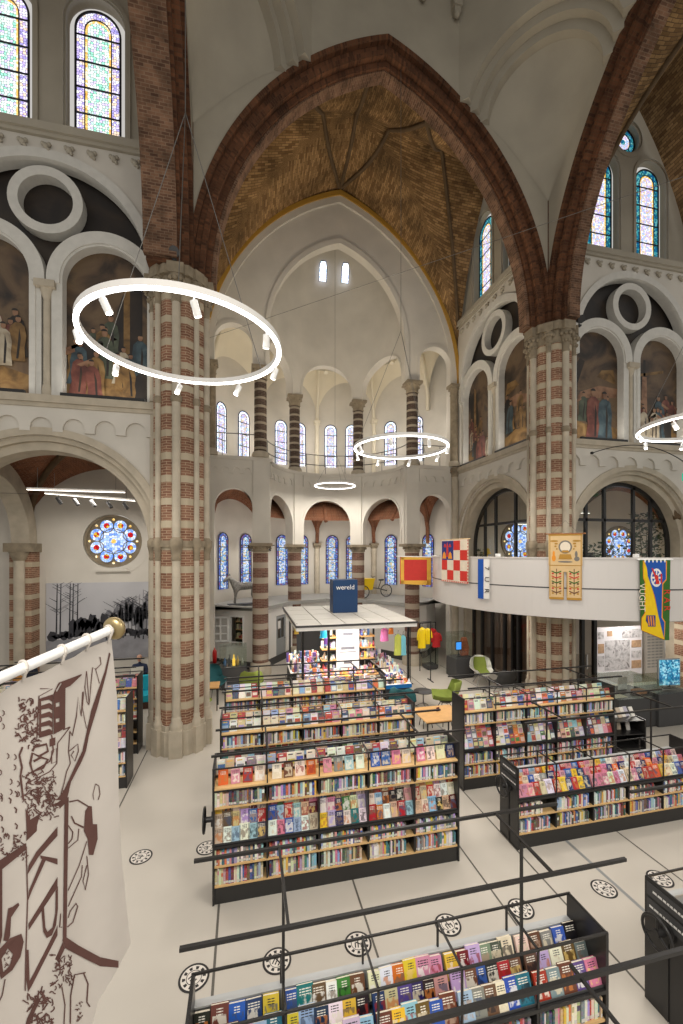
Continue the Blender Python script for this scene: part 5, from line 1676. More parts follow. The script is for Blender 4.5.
pm = MB(); pv = .0025
def zA(pts): return [pb(x / 4.879, 620 + y / 4.879) for x, y in pts]
def zBm(pts): return [pb(x / 4.376, 790 + y / 4.376) for x, y in pts]
def poly(pts, f=zA, v=None): pm.prism([f(pts)], pv if v is None else v, pv if v is None else v, frB, 0, back=False)
def pen(pts, w_, f=zA):
    L = []; R = []
    for i, p in enumerate(pts):
        a = pts[max(i - 1, 0)]; b = pts[min(i + 1, len(pts) - 1)]
        d = Vector((b[0] - a[0], b[1] - a[1])).normalized(); n = Vector((-d.y, d.x)) * w_ / 2
        L.append((p[0] + n.x, p[1] + n.y)); R.append((p[0] - n.x, p[1] - n.y))
    L, R = f(L), f(R)
    for i in range(len(L) - 1): pm.face([frB(L[i][0], pv, L[i][1]), frB(L[i + 1][0], pv, L[i + 1][1]), frB(R[i + 1][0], pv, R[i + 1][1]), frB(R[i][0], pv, R[i][1])])
poly([(533, 158), (539, 165), (520, 260), (480, 420), (440, 560), (425, 640), (405, 690), (350, 790), (325, 878), (272, 878), (310, 835), (375, 705), (408, 640), (450, 440), (512, 250)])
# tower block
pm.prism([zA([(258, 360), (285, 305), (330, 290), (404, 264), (404, 270), (345, 322), (320, 332), (318, 528), (260, 558)]), zA([(270, 345), (275, 352), (300, 310), (296, 305)]), zA([(270, 405), (270, 425), (290, 420), (290, 400)]), zA([(270, 482), (270, 500), (288, 496), (288, 478)])], pv, pv, frB, 0, back=False)
pm.prism([zA([(192, 384), (256, 362), (256, 556), (190, 576)])] + [zA([(200, a), (200, a + 22), (240, a + 8), (252, a + 18), (252, a + 2), (236, a - 8)]) for a in (396, 438, 480, 522)], pv, pv, frB, 0, back=False)
pen([(155, 600), (345, 522)], 6); pen([(250, 560), (258, 640), (240, 690), (130, 760)], 6); pen([(345, 522), (280, 600), (275, 700), (240, 740), (130, 800)], 5)
poly([(240, 580), (268, 572), (268, 610), (240, 618)]); pen([(250, 640), (275, 625), (275, 690), (250, 700), (250, 640)], 5)
pen([(160, 640), (170, 620), (225, 605), (232, 640), (190, 665), (160, 650), (150, 700), (160, 740), (210, 720), (232, 680), (200, 670), (165, 690)], 11)
pen([(195, 335), (255, 335), (190, 372), (180, 580)], 5)
rp_ = random.Random(3)
def scrib(x0, x1, y0, y1, n, f, w_=5, L=16):
    n = int(n * 2.0); w_ = w_ * .8; L = L * .55
    for i in range(n):
        x, y = rp_.uniform(x0, x1), rp_.uniform(y0, y1); a = rp_.uniform(0, 6.28); pts = [(x, y)]
        for k in range(4):
            a += rp_.uniform(-.9, .9); pts.append((pts[-1][0] + L * .5 * math.cos(a), pts[-1][1] + L * .5 * math.sin(a)))
        pen(pts, w_, f)
scrib(95, 185, 385, 620, 46, zA, 7, 22); scrib(125, 260, 740, 878, 40, zA, 6, 26); scrib(118, 250, 0, 120, 34, zBm, 6, 22); scrib(20, 115, 185, 300, 22, zBm, 6, 16)
for (x, y) in ((22, 455), (22, 520), (8, 485), (45, 665), (80, 670), (8, 745), (60, 790), (95, 800), (78, 720), (12, 860), (60, 840), (95, 850)): pen([(x - 4, y - 14), (x + 5, y - 6), (x + 5, y + 6), (x - 4, y + 14)], 5)
for (x, y) in ((10, 40), (75, 20), (72, 90), (48, 48), (10, 125), (75, 160), (15, 175), (40, 205), (5, 220)): pen([(x - 4, y - 14), (x + 6, y - 4), (x + 3, y + 12)], 6, zBm)
pen([(115, 620), (100, 660), (112, 720), (105, 760), (118, 878)], 9)
pen([(490, 180), (495, 215), (472, 240), (456, 232), (447, 330), (440, 410), (428, 250), (420, 330), (430, 400), (440, 415)], 4); pen([(470, 240), (488, 310)], 3)
pen([(410, 350), (402, 470), (386, 375), (378, 470), (356, 566), (344, 542), (336, 640), (346, 700), (326, 740), (312, 800), (296, 850)], 5); pen([(415, 350), (408, 430), (428, 530)], 3)
pen([(340, 640), (360, 625), (385, 605), (388, 640), (370, 690), (350, 660), (365, 640)], 5)
pen([(470, 800), (485, 810), (490, 850), (482, 878)], 4); pen([(470, 800), (458, 850), (462, 878)], 3)
# frame of the letter panel
poly([(275, 0), (305, 0), (290, 55), (118, 225), (120, 190), (115, 80), (135, 130), (265, 45)], zBm)
poly([(283, 40), (302, 30), (292, 650), (275, 655)], zBm)
poly([(272, 655), (292, 645), (350, 682), (440, 732), (520, 748), (520, 778), (440, 772), (350, 726), (285, 692)], zBm)
poly([(275, 665), (284, 694), (136, 1010), (128, 1060), (108, 1060), (122, 1000)], zBm)
poly([(-30, 330), (118, 232), (118, 262), (15, 348), (15, 640), (0, 700), (-30, 720)], zBm)
pen([(118, 250), (124, 480), (117, 700), (114, 880)], 5, zBm)
# letters
poly([(128, 330), (160, 270), (250, 160), (250, 200), (170, 290), (124, 370)], zBm); poly([(175, 286), (250, 300), (250, 326), (178, 300)], zBm); poly([(184, 300), (202, 300), (142, 440), (124, 490), (130, 440)], zBm)
poly([(128, 585), (250, 380), (250, 425), (128, 615)], zBm)
poly([(180, 520), (188, 620), (203, 648), (225, 635), (243, 592), (252, 520), (252, 420), (242, 440), (240, 540), (228, 600), (206, 620), (197, 600), (191, 510)], zBm)
poly([(250, 590), (250, 635), (142, 855), (126, 885), (118, 830), (120, 700), (128, 700), (132, 838), (245, 605)], zBm)
# figures
pen([(305, 52), (345, 45), (390, 72)], 6, zBm); poly([(378, 92), (392, 70), (406, 72), (410, 150), (428, 150), (430, 215), (412, 285), (394, 285), (388, 215), (372, 180)], zBm)
pen([(315, 115), (330, 145), (372, 165)], 7, zBm); pen([(300, 155), (322, 185), (318, 215), (300, 235)], 5, zBm); pen([(350, 170), (345, 220), (300, 255)], 4, zBm); pen([(385, 225), (352, 330), (300, 440)], 4, zBm)
pen([(365, 330), (362, 380), (300, 510)], 4, zBm); pen([(385, 290), (392, 370), (378, 440), (368, 400), (385, 330)], 4, zBm); pen([(335, 495), (345, 510), (322, 580), (296, 600)], 5, zBm); pen([(335, 500), (310, 530), (300, 560)], 4, zBm)
pen([(265, 540), (260, 600), (272, 600)], 5, zBm)
poly([(20, 660), (32, 590), (42, 520), (62, 512), (85, 494), (90, 505), (70, 535), (54, 560), (50, 640), (40, 664)], zBm)
pm.prism([zBm([(0, 700), (50, 650), (98, 630), (108, 665), (95, 730), (60, 790), (10, 830), (0, 800)]), zBm([(12, 740), (20, 800), (48, 770), (62, 720), (40, 695)])], pv, pv, frB, 0, back=False)
scrib(12, 55, 700, 800, 9, zBm, 5, 12); pen([(28, 830), (15, 900), (0, 930)], 5, zBm)
scrib(230, 320, 720, 860, 26, zBm, 6, 22); scrib(120, 230, 880, 1030, 30, zBm, 7, 30)
pen([(310, 1024), (312, 900), (330, 810), (380, 800)], 6, zBm); pen([(370, 800), (390, 850), (385, 930), (398, 950)], 6, zBm); pen([(270, 860), (285, 940), (280, 1030)], 5, zBm); scrib(340, 362, 930, 1020, 9, zBm, 5, 10)
pm.build('brown_drawing', print_brown, ban)
# ================================================================== banners on the balcony
def onbal(px, R=BR + .03):
    d = ray(px, HY); d = Vector((d.x, d.y)); o = Vector((-BX, -BY))
    b = o.dot(d); c = o.dot(o) - R * R; a = d.dot(d); q = b * b - a * c
    t = (-b - math.sqrt(max(q, 0))) / a
    return Vector((d.x * t, d.y * t)), t


def zat(py, p): return EYE + (HY - py) / FOC * (p.x * SY + p.y * CY)


def flagframe(pa, pb_):
    """u 0..1 from left to right, v towards the viewer positive, z metres"""
    d = (pb_ - pa); L = d.length; e = d / L; n = Vector((e.y, -e.x))
    return (lambda u, v, z: Vector((pa.x + d.x * u + n.x * v, pa.y + d.y * u + n.y * v, z))), L


fab = {k: plain('fabric_' + k, c, .85, noise=.06, nscale=8) for k, c in dict(red=(196, 58, 52), gold=(222, 172, 72), cream=(228, 216, 196), blue=(28, 84, 172), navy=(44, 52, 120), yellow=(232, 196, 24),
       green=(54, 104, 40), orange=(232, 150, 48), tan=(216, 186, 138), ochre=(178, 134, 58), grey=(122, 118, 112), white=(236, 234, 230), brown=(110, 74, 50), scarlet=(206, 52, 42)).items()}
FK = list(fab); FM = [fab[k] for k in FK]; FI = {k: i for i, k in enumerate(FK)}


def cloth(m, fr, u0, u1, z0, z1, mi, v=0.0, n=8, slant=0.0):
    for i in range(n):
        a, b = u0 + (u1 - u0) * i / n, u0 + (u1 - u0) * (i + 1) / n
        s0, s1 = slant * (a), slant * (b)
        m.face([fr(a, v, z0 + s0), fr(b, v, z0 + s1), fr(b, v, z1), fr(a, v, z1)], mi)


# 1 red banner with yellow border, hanging from a pole before the apse column
pa, pb2 = Vector((onX(400, HY, 5.75).x, onX(400, HY, 5.75).y)), Vector((onX(431, HY, 6.9).x, onX(431, HY, 6.9).y))
fr, L = flagframe(pa, pb2)
zt, zb_ = zat(557, pa), zat(584, pa)
root = empty('banner', (0, 0, 0), 0, 'red banner with a yellow border hanging in front of the apse column', 'banner', 'banners on and near the balcony')
m = MB(); cloth(m, fr, 0, 1, zb_, zt, FI['red'], 0, 10, -.05); cloth(m, fr, 0, 1, zb_, zt, FI['red'], -.02, 10, -.05)
for (a, b, c, d) in ((.02, .13, 0, 1), (.87, 1, 0, 1), (.02, 1, 0, .13), (.02, 1, .9, 1)):
    z0, z1 = zb_ + (zt - zb_) * c, zb_ + (zt - zb_) * d
    cloth(m, fr, a, b, z0, z1, FI['gold'], .006, 5, -.05 if c == 0 else 0)
m.build('cloth', FM, root)
m = MB(); m.cyl(fr(-.12, 0, zt + .03), fr(1.05, 0, zt + .0), .02, n=10); m.cyl(fr(.55, 0, zt), (7.2, 15.6, zt - .05), .015, n=8); m.build('pole', white_gloss, root)

# 2 chequered banner
def pxflag(pxa, pxb, ya, yb, R=BR + .04):
    for _k in range(4):
        p, _ = onbal(pxa, R); q, _ = onbal(pxb, R); R = BR + .05 + (q - p).length ** 2 / (8 * BR)
    fr, L = flagframe(p, q); return fr, L, zat(ya, p), zat(yb, p)
fr, L, zt, zb_ = pxflag(441.5, 468.5, 540, 581)
root = empty('banner', (0, 0, 0), 0, 'banner chequered in red and cream with a blue field at its upper left', 'banner', 'banners on and near the balcony')
m = MB(); H_ = zt - zb_
cloth(m, fr, 0, 1, zb_, zt, FI['cream'], 0, 10); cloth(m, fr, 0, 1, zb_, zt, FI['cream'], -.015, 10)
ed = [0.02, .23, .47, .71, .96]; zr = [zt - H_ * k for k in (.03, .25, .48, .72, .95)]
for i in range(4):
    for j in range(4):
        if (i + j) % 2 == 0 and not (i < 2 and j < 2) : cloth(m, fr, ed[i], ed[i + 1], zr[j + 1], zr[j], FI['scarlet'], .005, 3)
cloth(m, fr, ed[0], ed[2], zr[2], zr[0], FI['navy'], .006, 4)
for (u, z, w_, h, k) in ((.12, zr[2] + .04, .08, .24, 'orange'), (.35, zr[2] + .04, .08, .24, 'orange'), (.24, zr[2] + .10, .05, .5, 'red'), (.15, zr[2] + .42, .05, .12, 'red'), (.34, zr[2] + .42, .05, .12, 'red')):
    m.prism([[(u - w_, z), (u + w_, z), (u + w_ * .6, z + h * .7), (u, z + h), (u - w_ * .6, z + h * .7)]], .009, .009, fr, FI[k], back=False)
for k in range(14):
    z = zb_ + H_ * (k + .3) / 14; cloth(m, fr, .97, 1.0, z, z + H_ * .03, FI['scarlet'], .006, 1)
    u = k / 14 + .01; cloth(m, fr, u, u + .035, zb_, zb_ + .05, FI['scarlet'], .006, 1)
m.build('cloth', FM, root)
m = MB(); m.cyl(fr(-.05, -.01, zt), fr(1.05, -.01, zt), .016, n=8); m.build('rod', fab['tan'], root)

# 3 narrow blue and white banner with letters
fr, L, zt, zb_ = pxflag(478, 489.5, 559, 598)
root = empty('banner', (0, 0, 0), 0, 'narrow blue and white banner with dark letters on the balcony front', 'banner', 'banners on and near the balcony')
m = MB(); cloth(m, fr, 0, 1, zb_, zt, FI['white'], 0, 4); cloth(m, fr, .0, .5, zb_ - .01, zt, FI['blue'], .005, 3); m.build('cloth', FM, root)
def letters(txt, fr, u, z, size, mat, parent, name='lettering', vertical=True, rot=PI / 2, sx=1.0, label=None, spacing=1.0, v=.012, align='CENTER'):
    c = bpy.data.curves.new(name, 'FONT'); c.body = txt; c.size = size; c.extrude = .002; c.align_x = align; c.align_y = 'CENTER'; c.space_character = spacing; c.resolution_u = 3
    o = bpy.data.objects.new(name, c); COL.objects.link(o); c.materials.append(mat)
    p = fr(u, v, z); ex = (fr(u + .01, v, z) - fr(u - .01, v, z)); ex.z = 0; ex.normalize(); ez = Vector((0, 0, 1)); ey = ex.cross(ez) * -1
    M = Matrix((ex, ez, ex.cross(ez))).transposed().to_4x4()
    o.matrix_world = Matrix.Translation(p) @ M @ Matrix.Rotation(-rot, 4, 'Z') @ Matrix.Diagonal((sx, 1, 1, 1))
    bpy.context.view_layer.update()
    me = bpy.data.meshes.new_from_object(o.evaluated_get(bpy.context.evaluated_depsgraph_get()))
    q = bpy.data.objects.new(name, me); COL.objects.link(q); q.matrix_world = o.matrix_world.copy(); q.parent = parent
    bpy.data.objects.remove(o); bpy.data.curves.remove(c)
    if label: q['label'] = label
    return q
letters('7 U R', fr, .78, (zt + zb_) / 2 - .02, .22, black, root, rot=PI / 2, spacing=1.6, label='dark letters')

# 4 embroidered tapestry
fr, L, zt, zb_ = pxflag(548.5, 582.5, 534, 599)
root = empty('tapestry', (0, 0, 0), 0, 'beige embroidered tapestry with a slit, hung before the right pier', 'tapestry', 'banners on and near the balcony')
H_ = zt - zb_; Z = lambda k: zt - H_ * k
m = MB(); cloth(m, fr, 0, 1, Z(.48), zt, FI['tan'], 0, 8); cloth(m, fr, 0.02, .46, zb_, Z(.48), FI['tan'], 0, 4); cloth(m, fr, .54, .98, zb_, Z(.48), FI['tan'], 0, 4); cloth(m, fr, .46, .54, Z(.58), Z(.48), FI['tan'], 0, 1)
cloth(m, fr, 0, 1, Z(.03), zt, FI['ochre'], .004, 6); cloth(m, fr, .02, .46, zb_, Z(.965), FI['ochre'], .004, 4); cloth(m, fr, .54, .98, zb_, Z(.965), FI['ochre'], .004, 4)
cloth(m, fr, .02, .98, Z(.487), Z(.475), FI['ochre'], .004, 6)
for u in (.03, .95): cloth(m, fr, u, u + .025, Z(.95), Z(.03), FI['ochre'], .003, 1)
for u in (.435, .54): cloth(m, fr, u, u + .025, Z(.95), Z(.58), FI['ochre'], .003, 1)
def ell(u, k, ru, rk, mi, v=.006, n=20): m.prism([[(u + ru * math.cos(2 * PI * i / n), Z(k) + rk * H_ * math.sin(2 * PI * i / n)) for i in range(n)]], v, v, fr, mi, back=False)
ell(.5, .2, .2, .10, FI['grey']); ell(.5, .2, .155, .078, FI['cream'], .008)
m.prism([[(.3, Z(.385)), (.7, Z(.385)), (.66, Z(.31)), (.34, Z(.31))]], .008, .008, fr, FI['ochre'], back=False); m.prism([[(.38, Z(.285)), (.62, Z(.285)), (.58, Z(.25)), (.42, Z(.25))]], .009, .009, fr, FI['ochre'], back=False)
ell(.5, .425, .22, .012, FI['grey'], .006); ell(.16, .37, .06, .05, FI['orange']); ell(.16, .30, .035, .04, FI['orange']); ell(.84, .38, .08, .035, FI['grey']); ell(.82, .31, .04, .05, FI['grey'])
for s_ in (-1, 1):
    for (du, k, ru) in ((.33, .11, .12), (.27, .15, .05), (.29, .19, .035), (.25, .23, .025)): ell(.5 + s_ * du, k, ru, .014, FI['ochre'])
    u0 = .5 + s_ * .26
    m.prism([[(u0 - .012, Z(.93)), (u0 + .012, Z(.93)), (u0 + .012, Z(.53)), (u0 - .012, Z(.53))]], .005, .005, fr, FI['brown'], back=False)
    for j in range(5):
        k = .56 + .075 * j
        for q in (-1, 1):
            m.prism([[(u0, Z(k + .03)), (u0 + q * .14, Z(k)), (u0 + q * .15, Z(k + .016)), (u0, Z(k + .048))]], .006, .006, fr, FI[('green', 'red', 'green', 'ochre', 'brown')[j]], back=False)
            ell(u0 + q * .11, k + .045, .035, .014, FI[('red', 'ochre', 'brown', 'red', 'ochre')[j]], .006, 10)
m.build('cloth', FM, root)
m = MB(); m.cyl(fr(-.1, -.005, zt), fr(1.1, -.005, zt), .018, n=8); m.build('rod', plain('rod_wood', (150, 100, 60), .6), root)
m = MB(); m.cyl(fr(.1, 0, zt), fr(.5, -.05, zt + .35), .004, n=5); m.cyl(fr(.9, 0, zt), fr(.5, -.05, zt + .35), .004, n=5); m.build('cord', steel, root)

# 5 blue, yellow and green banner
fr, L, zt, zb_ = pxflag(640, 670.5, 560, 640)
root = empty('banner', (0, 0, 0), 0, 'long blue, yellow and green banner with red and white letters at the right', 'banner', 'banners on and near the balcony')
H_ = zt - zb_
def P5(pts, k, v): m.prism([[(x, zt - H_ * y) for x, y in pts]], v, v, fr, FI[k], back=False)
m = MB()
P5([(0, 0), (1, 0), (.96, 1), (.80, 1), (.03, .88)], 'green', 0); P5([(0, 0), (1, 0), (.96, 1), (.80, 1), (.03, .88)], 'green', -.012)
P5([(.09, .01), (.88, .01), (.87, .25), (.76, .30), (.74, .72), (.83, .77), (.80, .995), (.04, .88), (.05, .72), (.15, .66), (.15, .27), (.10, .23)], 'orange', .004)
P5([(.11, .02), (.24, .1), (.45, .45), (.78, .985), (.06, .875), (.07, .73), (.17, .67), (.17, .27), (.12, .22)], 'yellow', .007)
P5([(.14, .01), (.84, .01), (.84, .24), (.72, .29), (.70, .72), (.79, .78), (.78, .97), (.60, .70), (.48, .45), (.25, .20), (.22, .1)], 'blue', .009)
def E5(u, k, ru, rk, c, v, n=20): m.prism([[(u + ru * math.cos(2 * PI * i / n), zt - H_ * (k + rk * math.sin(2 * PI * i / n))) for i in range(n)]], v, v, fr, FI[c], back=False)
E5(.53, .22, .19, .115, 'white', .012); E5(.53, .22, .145, .088, 'blue', .014)
for i in range(4):
    t = i * PI / 4; a, b = math.cos(t), math.sin(t)
    m.prism([[(.53 + .15 * a - .02 * b, zt - H_ * (.22 + .09 * b + .012 * a)), (.53 + .15 * a + .02 * b, zt - H_ * (.22 + .09 * b - .012 * a)), (.53 - .15 * a + .02 * b, zt - H_ * (.22 - .09 * b - .012 * a)), (.53 - .15 * a - .02 * b, zt - H_ * (.22 - .09 * b + .012 * a))]], .016, .016, fr, FI['white'], back=False)
E5(.53, .22, .06, .036, 'scarlet', .018)
P5([(.36, .10), (.40, .10), (.62, .27), (.62, .30), (.5, .30), (.5, .25)], 'scarlet', .019); P5([(.66, .17), (.71, .17), (.71, .29), (.66, .29)], 'scarlet', .017)
P5([(.2, .69), (.5, .69), (.5, .83), (.25, .83), (.25, .80), (.18, .76)], 'navy', .012)
for i in range(3): P5([(.24 + .08 * i, .70), (.28 + .08 * i, .70), (.31 + .08 * i, .82), (.27 + .08 * i, .82)], 'orange', .014)
for i in range(6): P5([(.12 + .13 * i, -.005), (.19 + .13 * i, -.005), (.17 + .13 * i, .03), (.14 + .13 * i, .03)], 'white', .012)
m.build('cloth', FM, root)
letters('VUGHT', fr, .055, zt - H_ * .47, .21, fab['cream'], root, rot=PI / 2, sx=1.0, label='cream letters')
letters('RAR', fr, .87, zt - H_ * .50, .22, fab['scarlet'], root, rot=PI / 2, spacing=1.6, sx=1.0, label='red letters')
m = MB(); m.cyl(fr(-.08, -.02, zt + .01), fr(1.1, -.02, zt + .01), .02, n=8); m.build('rod', white_gloss, root)
# small white fittings on the parapet
for px, L_ in ((498, 'small white fitting on the balcony edge left of the tapestry'), (636, 'small white fitting on the balcony edge beside the blue yellow banner')):
    p, _ = onbal(px, BR - .04); m = MB(); m.bbox(-.07, .07, -.04, .04, 0, .09, .01); m.cyl((0, 0, .04), (0, -.05, .07), .02, n=10)
    o = m.build('spot_fitting', white_gloss, None, (p.x, p.y, 4.86)); tag(o, L_, 'fitting')

# ================================================================== glazing of the right arches
def glazing(fr, uc, v, label, z0=3.3, R=2.3, spring=5.22):
    root = empty('arched_glazing', (0, 0, 0), 0, label, 'glazing')
    m = MB(); t = .05
    out = legs(arch_pts(uc, R, spring, R, 20), z0); inn = legs(arch_pts(uc, R - .14, spring, R - .14, 20), z0 + .08)
    m.strip(out, inn, v - .05, v + .05, fr)
    us = [uc + R * k for k in (-.62, -.28, .28, .62)]
    for u in us:
        top = spring + math.sqrt(max(0, (R - .05) ** 2 - (u - uc) ** 2))
        m.prism([[(u - t, z0), (u + t, z0), (u + t, top), (u - t, top)]], v - .05, v + .05, fr)
    for z in (6.15,):
        w_ = math.sqrt((R - .05) ** 2 - (z - spring) ** 2)
        m.prism([[(uc - w_, z - t), (uc + w_, z - t), (uc + w_, z + t), (uc - w_, z + t)]], v - .05, v + .05, fr)
    m.build('frame', black, root)
    m = MB(); m.prism([legs(arch_pts(uc, R - .1, spring, R - .1, 20), z0 + .05)], v, v, fr, 0, back=False); m.build('glass_pane', glass, root)
glazing(frE(11.9), 13.25, .62, 'black framed arched glazing above the balcony at right')
glazing(frS(9.45), 14.65, .62, 'black framed arched glazing above the balcony in the choir')
# lower glazing under the balcony, choir side
root = empty('glass_partition', (0, 0, 0), 0, 'black framed dark glass partition below the balcony', 'glazing')
fr = frS(9.45); m = MB()
for u in (12.42, 13.0, 13.75, 14.6, 15.45, 16.2, 16.88): m.prism([[(u - .055, 0), (u + .055, 0), (u + .055, 3.15), (u - .055, 3.15)]], .5, .62, fr)
for z in (.05, 3.08): m.prism([[(12.4, z - .05), (16.9, z - .05), (16.9, z + .06), (12.4, z + .06)]], .5, .62, fr)
m.build('frame', black, root)
m = MB(); m.prism([[(12.4, .05), (16.9, .05), (16.9, 3.1), (12.4, 3.1)]], .56, .56, fr, 0, back=False); m.build('glass_pane', dark_glass, root)
m = MB()
rows = []
for i in range(91):
    u = 12.4 + 4.5 * i / 90; v = 1.0 + .06 * math.sin(i * 1.1)
    rows.append([fr(u, v, .02), fr(u, v, 3.1)])
m.grid(rows, 0); o = m.build('curtain', plain('taupe_curtain', (132, 114, 102), .9)); tag(o, 'taupe curtain behind the dark glass partition', 'curtain')
# entrance frame and exhibition panels, right transept
fr = frE(11.5)
root = empty('door_frame', (0, 0, 0), 0, 'black door frame with open glass door right of the brick pier', 'door')
m = MB()
for u in (10.45, 11.25, 11.75): m.prism([[(u - .06, 0), (u + .06, 0), (u + .06, 3.1), (u - .06, 3.1)]], .5, .62, fr)
m.prism([[(10.4, 2.95), (15.0, 2.95), (15.0, 3.15), (10.4, 3.15)]], .45, .65, fr); m.prism([[(10.4, 0), (10.85, 0), (10.85, 3.1), (10.4, 3.1)]], .55, .6, fr); m.build('frame', black, root)
m = MB(); m.prism([[(11.3, .03), (11.7, .03), (11.7, 2.9), (11.3, 2.9)]], .56, .56, fr, 0, back=False); m.build('glass_pane', dark_glass, root)
m = MB(); m.prism([[(11.34, 1.0), (11.40, 1.0), (11.40, 1.5), (11.34, 1.5)]], .46, .5, fr); m.build('handle', chrome, root)
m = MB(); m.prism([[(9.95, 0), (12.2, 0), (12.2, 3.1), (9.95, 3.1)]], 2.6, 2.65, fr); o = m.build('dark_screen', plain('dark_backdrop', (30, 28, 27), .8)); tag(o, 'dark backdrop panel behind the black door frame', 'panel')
ppic = painted('exhibit_print', (150, 148, 152), [(190, 190, 194), (214, 212, 216), (120, 118, 122)], 5.0, .4); pwhite = plain('exhibit_white', (226, 224, 230), .5)
ptan = plain('exhibit_tan', (190, 158, 128), .5, noise=.3, nscale=9)
root = empty('exhibition_panel', (0, 0, 0), 0, 'lit exhibition panel with grey pictures below the balcony at right', 'panel')
Yp = 13.05
pA, pB = onY(597, HY, Yp).x, onY(642, HY, Yp).x
fr = frE(Yp); m = MB(); m.prism([[(pA, 0), (pB, 0), (pB, 2.15), (pA, 2.15)]], 0, .12, fr); m.build('board', pwhite, root)
W_ = pB - pA; m = MB(); V_ = -.01
def pic(u0, u1, z0, z1, mi): m.prism([[(pA + W_ * u0, z0), (pA + W_ * u1, z0), (pA + W_ * u1, z1), (pA + W_ * u0, z1)]], V_, 0, fr, mi)
pic(.17, .72, .55, 1.66, 0); pic(.55, .98, 1.74, 2.05, 0); pic(.22, .33, 1.82, 2.02, 1); pic(.02, .14, 1.74, 2.0, 0); pic(.02, .15, 1.2, 1.55, 1); pic(.02, .15, .7, 1.1, 0); pic(.76, .98, 1.35, 1.62, 1); pic(.76, .98, .95, 1.22, 0); pic(.76, .98, .55, .85, 1)
m.build('pictures', [ppic, ptan], root)
root = empty('notice_board', (0, 0, 0), 0, 'pale board with ruled text columns right of the exhibition panel', 'panel')
pA, pB = onY(646, HY, 13.4).x, onY(664, HY, 13.4).x; fr = frE(13.4); m = MB(); m.prism([[(pA, 0), (pB, 0), (pB, 2.1), (pA, 2.1)]], 0, .08, fr); m.build('board', plain('board_cream', (206, 200, 192), .6), root)
m = MB(); W_ = pB - pA
for i in range(4):
    for j in range(13): m.prism([[(pA + W_ * (.08 + .22 * i), .4 + .12 * j), (pA + W_ * (.25 + .22 * i), .4 + .12 * j), (pA + W_ * (.25 + .22 * i), .46 + .12 * j), (pA + W_ * (.08 + .22 * i), .46 + .12 * j)]], -.004, 0, fr)
m.build('text_columns', grey_paint, root)
# brick pier stub at the right edge, dark opening
m = MB(); m.box(15.15, 16.2, 11.0, 12.0, 0, 3.2); r_ = struct(m, 'pillar_far', [brick_pier], 'brick pier below the balcony at the right edge')

# plants and furniture behind the glazing
leaf_m = plain('plant_leaf', (58, 78, 46), .6, noise=.3, nscale=20); pot_m = plain('plant_pot', (70, 66, 62), .6)
def leafy(name, x, y, z, h, r, n, label, seed, shape='tree'):
    root = empty(name, (x, y, z), 0, label, 'plant')
    rr = random.Random(seed); m = MB(); m.lathe([(.001, 0), (.16, 0), (.2, .3), (.17, .3), (.001, .26)], (0, 0, 0), 14); m.build('pot', pot_m, root)
    m = MB()
    for k in range(3):
        a = k * 2.1; m.tube([(0, 0, .25), (.1 * math.cos(a), .1 * math.sin(a), h * .5), (.3 * r * math.cos(a), .3 * r * math.sin(a), h * .85)], [.025, .018, .008], 6)
    m.build('stem', plain('stem_brown', (84, 66, 46), .8) if 'stem_brown' not in MATS else MATS['stem_brown'], root)
    m = MB()
    for i in range(n):
        zz = h * (rr.uniform(.35, 1) if shape == 'tree' else rr.uniform(.3, 1)); q = (1 - (zz / h - .6) ** 2) * r * rr.uniform(.3, 1); a = rr.uniform(0, 2 * PI)
        c = Vector((q * math.cos(a), q * math.sin(a), zz)); d = Vector((rr.uniform(-1, 1), rr.uniform(-1, 1), rr.uniform(-.6, .8))).normalized(); s_ = d.orthogonal().normalized(); L = rr.uniform(.12, .22)
        m.face([c, c + d * L * .5 + s_ * L * .25, c + d * L, c + d * L * .5 - s_ * L * .25])
    o = m.build('foliage', leaf_m, root)
    return root
p = onY(645, HY, 13.2); leafy('potted_tree', p.x, p.y, 3.3, 3.2, .6, 620, 'tall potted tree behind the large arched glazing at right', 2)
for px, lab in ((597, 'low trailing plant behind the glazing right of the tapestry'), (612, 'low green plant in the middle of the arched glazing'), (480, 'small green plant behind the choir glazing')):
    q = onY(px, HY, 12.6) if px > 500 else onX(px, HY, 10.35)
    leafy('potted_plant', q.x, q.y + (.25 if px > 500 else 0), 3.3, 2.0 if px > 500 else 1.8, .5 if px > 500 else .26, 130, lab, px)
root = empty('counter', (13.6, 14.6, 3.3), 0, 'white counter with a monitor behind the arched glazing', 'counter'); m = MB(); m.bbox(-.9, .9, -.35, .35, 0, 1.1, .02); m.build('body', white_paint, root)
root2 = empty('monitor', (13.9, 14.6, 4.4), 0, 'black monitor on the counter behind the arched glazing', 'monitor'); m = MB(); m.bbox(-.35, .35, -.03, .03, .12, .58, .01); m.build('screen', black, root2); m = MB(); m.cyl((0, 0, 0), (0, 0, .14), .03, n=8); m.cyl((0, 0, 0), (0, 0, .015), .14, n=14); m.build('stand', black, root2)
q = onX(487, HY, 10.5); root = empty('desk_lamp', (q.x, q.y, 3.3), 0, 'yellow stand behind the choir glazing', 'lamp'); m = MB(); m.cyl((0, 0, 0), (0, 0, 1.75), .05, n=10); m.cyl((0, 0, 0), (0, 0, .04), .2, n=14); m.build('stand', plain('bright_yellow', (228, 190, 40), .5), root); m = MB(); m.lathe([(.18, 1.6), (.1, 1.85), (.001, 1.87)], (0, 0, 0), 14); m.build('shade', MATS['bright_yellow'], root)
